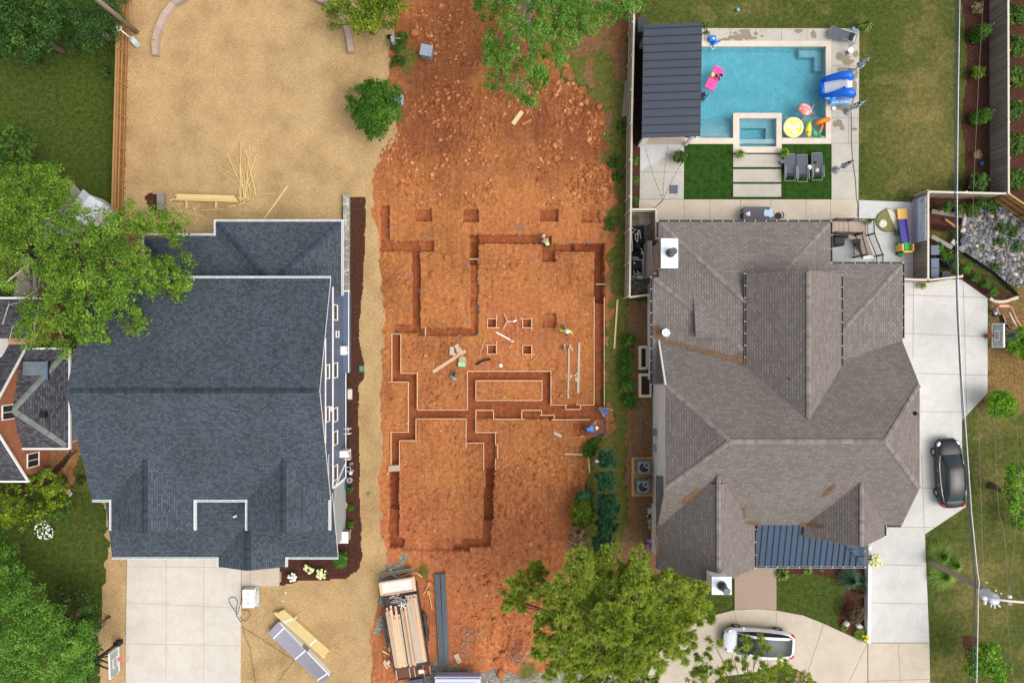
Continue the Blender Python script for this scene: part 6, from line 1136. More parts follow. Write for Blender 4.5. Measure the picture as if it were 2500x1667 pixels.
for i, (x, y, r) in enumerate(((1483, 1123, 24), (1478, 1173, 26), (1484, 1232, 32), (1482, 1280, 28), (1474, 1328, 28))):
    tree('conifer', f'{ORD[i]} of the five dark blue-green conifers in a column', [(x, y, r * .6), (x - r * .45, y - r * .3, r * .5), (x + r * .45, y + r * .25, r * .5), (x + r * .3, y - r * .5, r * .4), (x - r * .35, y + r * .5, r * .4)], 'conifer', 3.0, 'conifer', tufts=120, per=60, size=.02, spread=.26, seed=70 + i, style='needle', trunk=.07, D=False, group='column of dark conifers')
ball('shrub', 'yellow-green shrub left of the dark conifers', 1424, 1250, 30, 'yellow', 1.8, 80, size=.08, spread=.2); ball('shrub', 'dark little shrub above the yellow-green one by the conifers', 1426, 1215, 22, 'conifer', 1.4, 81, size=.06)
ball('shrub', 'green weeds beside the timber cross', 1440, 1100, 17, 'ivy', .7, 82, size=.06); ball('shrub', 'green weeds above the timber cross', 1448, 1085, 13, 'ivy', .6, 83, size=.06)
ball('round_shrub', 'round glossy shrub at the corner of the blue house', 831, 1367, 19, 'box', 1.1, 84); ball('shrub', 'small round shrub in the orange soil by the brick house', 152, 1172, 12, 'dark', .7, 85, size=.05, spread=.13); ball('shrub', 'faint green plant right of the small round shrub', 196, 1172, 10, 'olive', .4, 86, size=.05, spread=.12)
for i, (x, y) in enumerate(((854, 1195), (855, 1240), (855, 1281))): ball('bedding_plant', f'{("upper", "middle", "lower")[i]} of three small plants in the mulch beside the blue house', x, y, 8, 'box', .4, 90 + i, 'small plants in the side mulch bed', .045, 'plant', spread=.1)
for i, (x, y) in enumerate(((2287, 608), (2312, 625), (2330, 645), (2358, 658), (2383, 677), (2409, 691), (2428, 711))): ball('young_shrub', f'{("leftmost", "second", "third", "fourth", "fifth", "sixth", "rightmost")[i]} of the young shrubs along the reddish mulch', x, y, 16 - i * 1.2, 'box', .8, 100 + i, 'young shrubs in the reddish mulch', .06)
for x, y, r, la, h in ((2310, 505, 18, 'left ivy clump on the fence above the hollow', 1.2), (2345, 512, 16, 'middle ivy clump below the cross fence', 1.0), (2378, 515, 18, 'hanging ivy clump nearest the rocks', 1.2), (2420, 500, 16, 'ivy trailing along the cross fence to the corner', 1.0), (2398, 497, 14, 'ivy on the fence left of the corner trail', 1.1), (2452, 555, 17, 'weeds growing through the rocks', .3), (2475, 565, 14, 'weeds at the right edge of the rocks', .3), (2440, 590, 14, 'low weeds in the middle of the rocks', .25), (2485, 600, 14, 'weeds low on the right of the rocks', .25), (2430, 650, 15, 'weeds at the lower end of the rocks', .25), (1548, 390, 11, 'climbing plant on the boundary fence by the tan patio', .9), (1549, 440, 11, 'climber halfway down the narrow mulch bed', .9), (1548, 490, 10, 'climber low on the narrow mulch bed', .9), (1500, 395, 17, 'weeds outside the boundary fence at the rock heap', .5), (1520, 310, 13, 'weeds below the leaning fence panel', .5), (1508, 430, 15, 'weeds on the bank outside the fence', .4), (1492, 545, 18, 'rough weeds by the north-east corner of the lot', .4), (970, 112, 18, 'weeds around the utility box at the top', .6), (972, 150, 17, 'weeds below the utility box at the top', .5), (985, 90, 15, 'weeds right of the utility box at the top', .5), (1580, 905, 8, 'yellowish plants between the two window wells', .3)):
    ball('weed_clump' if 'weed' in la else 'climber', la, x, y, r, 'ivy', h, int(x + y), None, .06 if h > .31 else .045, 'plant', tufts=30 if h > .31 else 12, spread=.16)
tree('hedge_bush', 'green bush on the north side of the pavilion roof by the pool deck', [(1722, 70, 9), (1724, 60, 9), (1725, 80, 8)], 'shrub', 1.3, 'plant', tufts=46, per=26, size=.06, spread=.16, seed=120, trunk=.04, D=False)
def spiky(name, label, x, y, r, kind, n=160, h=.5, w_=.02, seed=0, pot=None, z0=0.0, cat='plant', group=None):
    q = random.Random(seed); c = P(x, y, z0); t = thing(name, label, cat, (c.x, c.y, z0), group); zz = z0
    if pot: b = MB(); b.lathe((c.x, c.y, z0), [(.16, 0), (.21, .3), (.22, .34), (.17, .33)], 14); b.build('pot', pot, t); zz = z0 + .3
    v = []
    for i in range(n):
        a = q.uniform(0, 6.283); rr = r * (q.uniform(.35, 1.1)) * .0294; hh = h * q.uniform(.5, 1.1) * (1.25 - .6 * rr / (r * .0294)); dx, dy = math.cos(a), math.sin(a); s = w_
        pts = [(0.04 * dx, .04 * dy, 0), (rr * .45 * dx, rr * .45 * dy, hh), (rr * dx, rr * dy, hh * .55)]; W_ = (s * .6, s, s * .15)
        L = [[(c.x + p[0] - dy * ww, c.y + p[1] + dx * ww, zz + p[2]), (c.x + p[0] + dy * ww, c.y + p[1] - dx * ww, zz + p[2])] for p, ww in zip(pts, W_)]
        v += [L[0][0], L[0][1], L[1][1], L[1][0], L[1][0], L[1][1], L[2][1], L[2][0]]
    cloud_obj('foliage', np.array(v), LEAF[kind], t); return t
m_pot = M_('dark_pot', (50, 48, 52), .6, .1); m_poty = M_('cream_pot', (206, 204, 196), .6, .05)
spiky('ornamental_grass', 'upper green ornamental grass beside the leaning pole', 2290, 1352, 38, 'grassy', 1100, .7, .009, 1); spiky('ornamental_grass', 'lower green ornamental grass beside the leaning pole', 2296, 1400, 40, 'grassy', 1100, .7, .009, 2); spiky('ornamental_grass', 'right-hand ornamental grass behind the leaning pole', 2322, 1374, 28, 'grassy', 800, .7, .009, 3)
spiky('juniper', 'spiky blue-green shrub below the metal porch roof', 2068, 1408, 30, 'bluegreen', 900, .9, .01, 4); spiky('juniper', 'thin dry-green shrub right of the spiky blue one', 2098, 1412, 18, 'bluegreen', 160, .6, .014, 5); spiky('juniper', 'rusty green shrub below the spiky blue one', 2098, 1440, 19, 'rust', 200, .5, .016, 6)
spiky('daylily', 'daylily clump with yellow flowers left of the front lawn', 1908, 1398, 20, 'lime', 220, .5, .018, 7); spiky('daylily', 'lime plant under the porch gutter', 1970, 1390, 13, 'lime', 120, .35, .018, 8); spiky('daylily', 'small lime plant right of the one under the gutter', 2005, 1386, 9, 'lime', 70, .3, .018, 9)
spiky('daylily', 'yellow-flowered clump at the garden wall end', 2101, 1546, 20, 'lime', 260, .5, .02, 10); spiky('daylily', 'small yellow-flowered clump beside the white boulders', 2060, 1528, 11, 'lime', 110, .35, .018, 11)
ball('barberry', 'bronze-leaved shrub in the front mulch bed', 2090, 1500, 24, 'rust', 1.1, 130, size=.05)
for i, (x, y, pt, la) in enumerate(((1803, 380, None, 'left spiky potted plant above the stepping slabs'), (1908, 379, None, 'right spiky potted plant above the stepping slabs'))): spiky('potted_grass', la, x, y, 15, 'lime', 150, .5, .018, 140 + i, m_pot, .07)
spiky('potted_palm', 'feathery potted plant at the north-east corner of the pool deck', 2103, 70, 20, 'lime', 130, .8, .018, 150, m_pot); spiky('potted_fern', 'fern in a pot on the stair landing', 2115, 543, 9, 'lime', 90, .35, .02, 151, m_poty, 1.0); spiky('potted_fern', 'fern against the gate fence by the driveway', 2244, 699, 11, 'lime', 110, .4, .02, 152, m_poty)
ball('potted_shrub', 'leafy potted shrub at the corner of the west turf', 1661, 383, 15, 'shrub', 1.0, 153, size=.06); p = P(1661, 385); tag(MB().lathe((p.x, p.y, .05), [(.2, 0), (.26, .4), (.24, .42)], 14).build('planter', m_pot), 'dark planter under the leafy potted shrub', 'planter')
ball('fern_corner', 'small dark green plant between chimney and house corner', 1606, 562, 7, 'box', .8, 154, spread=.1, size=.05)
spiky('dead_stalks', 'sheaf of dry tan stalks above the big pine', 1406, 1325, 26, 'straw', 200, .5, .03, 160); spiky('dead_stalks', 'lower sheaf of dry tan stalks behind the big pine', 1410, 1295, 20, 'straw', 140, .5, .03, 161)
def flowers(name, label, x, y, r, petals, n, seed, h=.5):
    q = random.Random(seed); c = P(x, y); t = thing(name, label, 'flowers', c); cl = [(c.x, c.y, h * .5, r * .0294 * .8)]; v, _ = leaf_cloud(cl, 90, 20, .05, .12, seed=seed); cloud_obj('foliage', v, LEAF['box'], t); b = MB()
    for i in range(n):
        a = q.uniform(0, 6.28); d = r * .0294 * math.sqrt(q.random()); b.blob((c.x + d * math.cos(a), c.y + d * math.sin(a), h * .8 + q.uniform(0, .12)), q.uniform(.04, .07) if n > 30 else q.uniform(.08, .13), 7, 4, 0, .15)
    b.build('blossoms', petals, t); return t
flowers('hydrangea', 'leftmost cream hydrangea in front of the blue house', 717, 1403, 10, LEAF['white'], 14, 1); flowers('hydrangea', 'upper cream hydrangea in front of the blue house', 759, 1382, 11, LEAF['cream'], 14, 2); flowers('hydrangea', 'right cream hydrangea in front of the blue house', 789, 1394, 12, LEAF['cream'], 18, 3)
flowers('white_flowers', 'drift of tiny white flowers left of the blue house', 122, 1290, 24, LEAF['white'], 70, 4, .7); flowers('hydrangea', 'cream hydrangea spilling between metal roof and driveway', 2120, 1358, 15, LEAF['cream'], 26, 5, 1.2); flowers('yellow_flowers', 'yellow blossoms in the daylily clump by the garden wall', 2104, 1550, 8, LEAF['goldf'], 8, 6, .5)
tag(MB().blob(P(2065, 1520) + Vector((0, 0, .1)), (.3, .22, .2), 8, 5, 0, .15, .7, 3).build('boulder', M_('pale_boulder', (196, 190, 180), .9, .12, 6)), 'pale boulder beside the circular drive', 'boulder'); tag(MB().blob(P(2096, 1527) + Vector((0, 0, .08)), (.3, .18, .16), 8, 5, 0, .15, -.3, 5).build('boulder', MATS['pale_boulder']), 'flat pale boulder under the bronze shrub', 'boulder')
for x, y, la in ((168, 1200, 'left flat stone in the grass by the yellow bush'), (173, 1206, 'right flat stone in the grass by the yellow bush')): tag(MB().blob(P(x, y) + Vector((0, 0, .04)), (.2, .12, .07), 8, 5, 0, .15, 1.0, x).build('flat_stone', MATS['pale_boulder']), la, 'stone')
# ------------------------------------------------------------------ cars
m_tyre = M_('tyre', (34, 34, 36), .8, .1); m_rim = M_('alloy', (176, 178, 184), .3, .05, metal=.7); m_cglass = M_('car_glass', (30, 46, 48), .3, .1, spec=.4); m_chrome = M_('chrome', (196, 198, 202), .15, .03, metal=.9)
def loft(b, secs, m, closed=False):
    n = len(secs[0]); o = len(b.v)
    for s in secs: b.v += [tuple(p) for p in s]
    for i in range(len(secs) - 1):
        for j in range(n - 1):
            a = o + i * n + j; b.f.append((a, a + 1, a + n + 1, a + n)); b.m.append(m(i, j) if callable(m) else m); b.sm.append(True)
def make_car(nm, label, paint, loc, ang, stations, cab, glassroof=False, group=None, rear_lights=M_('tail_red', (190, 20, 70), .3)):
    """stations: (x, half width, sill z, shoulder z, centre z); cab: (x, half width bottom, half width top, base z, top z)"""
    t = thing(nm, label, 'car', (0, 0, 0), group); b = MB(); secs = []
    for x, w_, zs, zb, zc in stations:
        prof = [(w_ * .86, zs), (w_ * .97, zs + .12), (w_, (zs + zb) * .55), (w_ * .985, zb - .10), (w_ * .93, zb - .015), (w_ * .80, zb + (zc - zb) * .45), (w_ * .5, zb + (zc - zb) * .85), (0, zc)]
        secs.append([(x, y, z) for y, z in prof] + [(x, -y, z) for y, z in reversed(prof[:-1])])
    loft(b, secs, 0); n = len(secs[0])
    for k, s in ((0, secs[0]), (-1, secs[-1])): b.add(s, [tuple(range(n)) if k else tuple(reversed(range(n)))], 0)
    b.add([(x, y, zs + .01) for x, w_, zs, zb, zc in stations for y in (-w_ * .86, w_ * .86)], [(2 * i, 2 * i + 1, 2 * i + 3, 2 * i + 2) for i in range(len(stations) - 1)], 1)
    body = b.build('body', [paint, m_dkmetal], t)
    g = MB(); secs = []
    for x, wb, wt, zb, zt_ in cab:
        secs.append([(x, wb, zb), (x, (wb + wt) / 2 + .03, (zb + zt_) / 2), (x, wt, zt_ - .03), (x, wt * .82, zt_ + .005), (x, 0, zt_ + .03), (x, -wt * .82, zt_ + .005), (x, -wt, zt_ - .03), (x, -(wb + wt) / 2 - .03, (zb + zt_) / 2), (x, -wb, zb)])
    last = len(cab) - 2
    def gm(i, j): 
        if i == 0 or i == last: return 1 if 1 <= j <= 6 or True else 0
        if j in (2, 5): return 0
        if j in (3, 4): return 1 if glassroof else 0
        return 1
    loft(g, secs, gm); g.build('cabin', [paint, m_cglass], t)
    tr_ = MB()
    for s in (1, -1):
        up = [Vector((c[0], s * (c[2] + .012), c[4] - .03)) for c in cab]; lo = [Vector((c[0], s * (c[1] + .012), c[3] + .01)) for c in cab]
        tr_.tube(up, .03 if not glassroof else .035, 6, 0); tr_.tube(lo, .028, 6, 1 if not glassroof else 0)
    tr_.build('window_trim', [paint, m_chrome], t)
    L0, L1 = stations[0][0], stations[-1][0]; wmax = max(s[1] for s in stations); wh = None
    for x in (L1 - .93, L0 + 1.05):
        for s in (1, -1):
            w_ = MB(); T = Matrix.Rotation(R(90), 3, 'X'); c = Vector((x, s * (wmax - .10), .335)); w_.torus(c, .25, .09, 24, 8, 0, T)
            w_.v = [(p[0], c.y + (p[1] - c.y) * 1.25, p[2]) for p in w_.v]; wo = w_.build('wheel', m_tyre, t); r_ = MB()
            r_.add([(c.x + .2 * math.cos(k * math.pi / 9), c.y + s * .06, c.z + .2 * math.sin(k * math.pi / 9)) for k in range(18)] + [(c.x, c.y + s * .10, c.z)], [(k, (k + 1) % 18, 18) if s < 0 else ((k + 1) % 18, k, 18) for k in range(18)])
            for k in range(5): a = k * 1.2566; r_.bar((c.x, c.y + s * .10, c.z), (c.x + .2 * math.cos(a), c.y + s * .08, c.z + .2 * math.sin(a)), .05, .03)
            r_.build('rim', m_rim, wo)
    for s in (1, -1):
        mi = MB(); mi.blob((cab[-1][0] - .35, s * (cab[-2][1] + .17), cab[-2][3] + .07), (.09, .14, .07), 8, 6); mi.build('mirror', paint, t)
        hl_ = MB(); hl_.blob((L1 - .32, s * stations[-3][1] * .84, stations[-3][3] - .0), (.24, .13, .07), 8, 5, rz=-s * .5); hl_.build('headlight', m_chrome, t)
        tl = MB(); tl.blob((L0 + .2, s * stations[2][1] * .88, stations[2][3] - .04), (.2, .13, .08), 8, 5, rz=s * .6); tl.build('tail_light', rear_lights, t)
        for x in (.25, -.75): MB().obox((x, s * (wmax * .985), stations[len(stations) // 2][3] - .14), (.2, .04, .035)).build('door_handle', m_chrome if not glassroof else paint, t)
    pl = MB(); pl.obox((L0 - .005, 0, .55), (.02, .5, .12)); pl.build('rear_plate', m_white, t); gr = MB(); gr.obox((L1 - .03, 0, .5), (.08, 1.0, .22)); gr.build('grille', m_dkmetal, t)
    t.location = loc; t.rotation_euler = (0, 0, ang); return t
black = M_('black_paint', (12, 14, 22), .3, .05, 2, spec=.5, coat=.12); whitep = M_('pearl_white', (232, 234, 240), .2, .02, coat=.8)
st = [(-2.45, .40, .36, .66, .78), (-2.41, .62, .32, .74, .86), (-2.28, .80, .26, .86, .97), (-1.9, .90, .22, .93, 1.03), (-1.2, .92, .2, .93, 1.04), (0, .925, .2, .90, 1.0), (1.0, .92, .2, .88, .98), (1.6, .90, .22, .82, .92), (2.1, .81, .26, .72, .80), (2.32, .64, .3, .64, .70), (2.42, .40, .34, .56, .60)]
cb = [(-1.95, .74, .60, .97, .99), (-1.35, .82, .56, .95, 1.33), (-.7, .84, .58, .92, 1.42), (.25, .84, .58, .90, 1.42), (.65, .83, .56, .90, 1.34), (1.35, .76, .64, .93, .95)]
c = P(2312.5, 1152, .4); make_car('parked_car', 'glossy black sedan parked nose-up on the wide pale driveway', black, (c.x, c.y, .05), R(90 - -4.2), st, cb)
st2 = [(-2.5, .42, .38, .74, .90), (-2.45, .66, .34, .82, 1.0), (-2.28, .84, .28, .98, 1.08), (-1.8, .94, .24, 1.0, 1.1), (-1.0, .965, .24, .98, 1.06), (0, .965, .24, .97, 1.04), (1.0, .96, .24, .94, 1.02), (1.6, .94, .26, .86, .96), (2.1, .83, .3, .77, .85), (2.34, .66, .34, .68, .74), (2.46, .42, .38, .58, .62)]
cb2 = [(-2.25, .62, .52, 1.05, 1.09), (-1.95, .78, .66, 1.04, 1.26), (-1.5, .85, .72, 1.02, 1.42), (-.6, .89, .74, .98, 1.54), (.2, .89, .72, .97, 1.54), (.8, .87, .68, .97, 1.38), (1.6, .78, .66, .98, 1.01)]
c = P(1847, 1563, .4); make_car('parked_car', 'white car with a full glass roof on the circular drive under the thin pine', whitep, (c.x, c.y, .05), R(180 - 4.5), st2, cb2, True)

# ------------------------------------------------------------------ trailer with form lumber
m_rust = M_('rusty_steel', (92, 60, 52), .8, .2, 5); m_steel = M_('dark_steel', (70, 62, 62), .7, .2, 4)
tc = P(996, 1530); tl = thing('flatbed_trailer', 'rusty steel trailer heaped with form lumber at the bottom of the dirt lot', 'trailer', tc); TA = R(9.0)
def TL(u, v, z=0): # u: across (right), v: along (up) in trailer frame, metres
    cs, sn = math.cos(TA), math.sin(TA); return Vector((tc.x + u * cs - v * sn, tc.y + u * sn + v * cs, z))
def tbox(nm, u0, u1, v0, v1, z0, z1, mat, par=tl):
    c = TL((u0 + u1) / 2, (v0 + v1) / 2, (z0 + z1) / 2); return MB().obox(c, (u1 - u0, v1 - v0, z1 - z0), TA).build(nm, mat, par)
tbox('bed', -1.2, 1.2, -2.6, 3.3, .55, .65, m_steel); tbox('side_rail', -1.26, -1.2, -2.6, 3.3, .5, 1.05, m_steel); tbox('side_rail', 1.2, 1.26, -2.6, 3.3, .5, 1.05, m_steel); tbox('headboard', -1.26, 1.26, 3.3, 3.36, .5, .9, m_steel); tbox('ramp', -1.2, 1.2, -3.35, -2.62, .5, .56, M_('ramp_mesh', (104, 72, 62), .85, .3, 9))
for u in (-1.2, -.25, .1, .75, 1.2): tbox('ramp_bar', u - .03, u + .03, -3.38, -2.6, .57, .61, m_pinkl)
tbox('ramp_bar', -1.2, 1.2, -3.4, -3.34, .56, .62, m_steel)
for v in (-.4, .6):
    for u in (-1.38, 1.38):
        w_ = MB(); w_.torus(TL(u, v, .38), .26, .1, 20, 8, 0, Matrix.Rotation(TA, 3, 'Z') @ Matrix.Rotation(R(90), 3, 'Y')); w_.build('wheel', m_tyre, tl)
for u in (-1.45, 1.45): tbox('fender', u - .09, u + .09, -.9, 1.1, .78, .82, m_steel)
tg = MB(); tg.bar(TL(0, -2.9, .45), TL(.2, -4.6, .45), .14, .14); tg.obox(TL(.15, -3.75, .6), (.95, .6, .35), TA); tg.build('tongue', M_('tongue_slate', (76, 86, 100), .6, .2, 6), tl)
q = random.Random(3); names = []
def tplank(u, v0, v1, z, w_, mat, grp, la):
    return tag(MB().bar(TL(u, v0, z), TL(u + (q.uniform(-.03, .03)), v1, z), w_, .05).build('form_plank', mat), la, 'plank', grp)
ORD2 = ('first', 'second', 'third', 'fourth', 'fifth', 'sixth', 'seventh')
rows = [(-1.1 + .152 * i, q.choice((-2.5, -2.4, -2.2, -2.45)), q.choice((1.6, 1.9, 2.0, 1.3)), q.choice((m_grl, m_form, m_pinkl, m_form))) for i in range(6)]
for i, (u, a, c_, m) in enumerate(rows):
    for k in range(2): tplank(u, a + .15 * k, c_ - .25 * k, .78 + .09 * k, .145, m, 'planks on the left of the trailer', f'{ORD2[i]} plank from the left in the trailer\'s left stack, {("lower", "top")[k]} layer')
for i in range(7): tplank(-.16 + .075 * i + q.uniform(-.01, .01), -2.5 + q.uniform(0, .2), 1.6 + q.uniform(-.3, .6), .78 + .05 * (i % 3), .06, q.choice((m_pine, m_grl, m_form)), 'thin boards down the middle of the trailer', f'{ORD2[i]} narrow stick from the left in the middle gap of the trailer load')
for i in range(6):
    for k in range(2): tplank(.42 + .14 * i, -2.3 + .1 * k, 2.55 - .22 * ((i + k) % 2), .80 + .09 * k, .135, (m_grl, m_grl, m_grl, m_pinkl, m_form, m_form)[i], 'planks on the right of the trailer', f'{ORD2[i]} plank from the left in the trailer\'s right stack, {("lower", "top")[k]} layer')
tplank(-1.42, -1.3, .9, .6, .1, m_form, 'planks on the left of the trailer', 'narrow plank standing against the left outside of the trailer')
fb = thing('form_box', 'long pale open-topped form box across the front end of the trailer', 'box', TL(0, 3.0, .9)); 
def fbox(nm, u0, u1, v0, v1, z0, z1, mat): c = TL((u0 + u1) / 2, (v0 + v1) / 2, (z0 + z1) / 2); return MB().obox(c, (u1 - u0, v1 - v0, z1 - z0), TA).build(nm, mat, fb)
fbox('panel', -1.15, 1.05, 2.95, 3.72, .98, 1.05, M_('pale_panel', (222, 212, 204), .8, .05, 3)); fbox('side', -1.3, -1.16, 2.9, 3.8, .85, 1.15, m_form); fbox('side', 1.06, 1.22, 2.9, 3.85, .85, 1.15, m_form); fbox('edge', -1.2, 1.2, 3.73, 3.83, .9, 1.12, m_grl); fbox('edge', -1.2, 1.2, 2.86, 2.94, .9, 1.12, m_pinkl)
for v in (4.02, 4.16): tag(MB().bar(TL(-1.25, v, .35), TL(1.15, v + .05, .35), .08, .08).build('grey_pole', m_greyb), f'{"upper" if v > 4.1 else "lower"} grey pole lying beyond the form box', 'pole')
for i in range(16):
    u = q.uniform(-.95, .7); v = q.uniform(2.0, 2.85); tag(MB().obox(TL(u, v, .8 + .03 * (i % 5)), (q.uniform(.3, .7), q.uniform(.07, .16), .05), TA + q.uniform(-.35, .35)).build('scrap_board', q.choice((m_greyb, m_greyb, m_grl))), f'{CNT[i] if i < 8 else CNT[15 - i]} short grey offcut {"under" if i < 8 else "on top of"} the jumble below the form box', 'offcut', 'grey offcuts heaped on the trailer')
sx = thing('pvc_star', 'white five-armed plastic spider lying on the trailer load', 'bracket', TL(0.05, 1.95, 1.0))
for k in range(5): a = k * 1.2566 + .4; MB().bar(TL(.05, 1.95, 1.02), TL(.05 + .28 * math.cos(a), 1.95 + .28 * math.sin(a), 1.02), .05, .03).build('arm', m_white, sx)
jg = thing('water_cooler', 'cream water cooler with a red lid on the trailer ramp', 'cooler', TL(.72, -2.95, .57)); cq = TL(.62, -2.9, .75); MB().obox(cq, (.38, .26, .3), TA).build('body', M_('cream_plastic', (226, 206, 178), .5), jg); cq = TL(.86, -2.93, .75); MB().obox(cq, (.14, .24, .26), TA).build('lid', M_('red_plastic', (206, 70, 50), .45), jg)
b = MB(); pts = [(934, 1407, .12), (956, 1400, .2), (972, 1410, .2), (984, 1406, .22), (1000, 1399, .25), (1018, 1398, .3), (1030, 1408, .3)]; b.tube([P(x, y, z) for x, y, z in pts], .07, 6); tag(b.build('strap_hose', M_('tan_strap', (206, 158, 112), .8, .1)), 'tan lifting strap trailing round the front of the trailer', 'strap')
for (x0, y0, x1, y1, la) in ((1048, 1426, 1034, 1450, 'upper shovel leaning beside the trailer, yellow blade'), (1047, 1446, 1055, 1486, 'lower shovel lying beside the trailer, yellow blade')):
    sh_ = thing('shovel', la, 'shovel', P(x0, y0)); MB().bar(P(x0, y0, .2), P(x1, y1, .15), .04, .04).build('handle', m_form, sh_); MB().obox(P(x0, y0, .22), (.26, .3, .03), .1).build('blade', M_('ochre_blade', (196, 142, 76), .7, .1), sh_)
# box truck at the bottom edge
bt = thing('box_trailer', 'low trailer with a pale lavender roof, cut off by the bottom edge', 'trailer', P(1117, 1690)); rf_ = M_('lavender_roof', (196, 200, 224), .4, .02)
a = P(1062, 1657, 1.5); c = P(1173, 1657, 1.5); b = MB(); b.box(a.x, c.x, -31, a.y, .75, 1.5); b.build('cargo_box', [rf_], bt); MB().box(a.x + .25, c.x - .25, -30.9, a.y - .25, 1.5, 1.55).build('roof_panel', M_('lavender_panel', (186, 190, 214), .45, .03), bt)
for x in (a.x, c.x): MB().blob((x, a.y + .06, 1.4), (.06, .06, .05), 8, 6).build('marker_light', m_white, bt)
MB().box(a.x + .05, c.x - .05, a.y + .01, a.y + .14, .8, 1.42).build('rear_door', M_('lavender_door', (160, 160, 184), .5), bt)
for s in (a.x + .25, c.x - .25):
    for y in (-26, -29): w_ = MB(); w_.torus((s, y, .45), .32, .13, 20, 8, 0, Matrix.Rotation(R(90), 3, 'Y')); w_.build('wheel', m_tyre, bt)

# ------------------------------------------------------------------ people
m_skin = M_('skin', (176, 128, 98), .6, .05); m_skinl = M_('light_skin', (206, 160, 130), .6, .05); m_hair = M_('dark_hair', (30, 24, 24), .6, .1); m_hiv = M_('hi_vis_yellow', (204, 232, 62), .7, .05); m_jean = M_('denim', (74, 88, 118), .85, .12, 8); m_boot = M_('tan_boot', (150, 116, 88), .8)
m_hatw = M_('white_hat', (228, 226, 222), .4); m_hatb = M_('blue_hat', (30, 130, 222), .35); m_greysh = M_('grey_shirt', (146, 146, 160), .85, .08); m_blsh = M_('blue_shirt', (88, 140, 214), .8, .08, 6); m_dkp = M_('dark_trousers', (44, 42, 60), .85)
def skin_mesh(name, verts, edges, radii, mat, parent, sub=2):
    me = bpy.data.meshes.new(name); me.from_pydata([tuple(v) for v in verts], edges, []); me.materials.append(mat)
    o = bpy.data.objects.new(name, me); COL.objects.link(o); o.modifiers.new('skin', 'SKIN')
    sv_ = me.skin_vertices[0].data if me.skin_vertices else None
    if sv_ is None:
        import bmesh as bm_; bm = bm_.new(); bm.from_mesh(me); ly = bm.verts.layers.skin.verify(); bm.verts.ensure_lookup_table(); bm.verts[0][ly].use_root = True; bm.to_mesh(me); bm.free(); sv_ = me.skin_vertices[0].data
    for i, r_ in enumerate(radii): sv_[i].radius = (r_, r_) if not isinstance(r_, tuple) else r_; sv_[i].use_root = (i == 0)
    o.modifiers.new('sub', 'SUBSURF').levels = sub; o.modifiers['sub'].render_levels = sub
    adopt(o, parent); return o
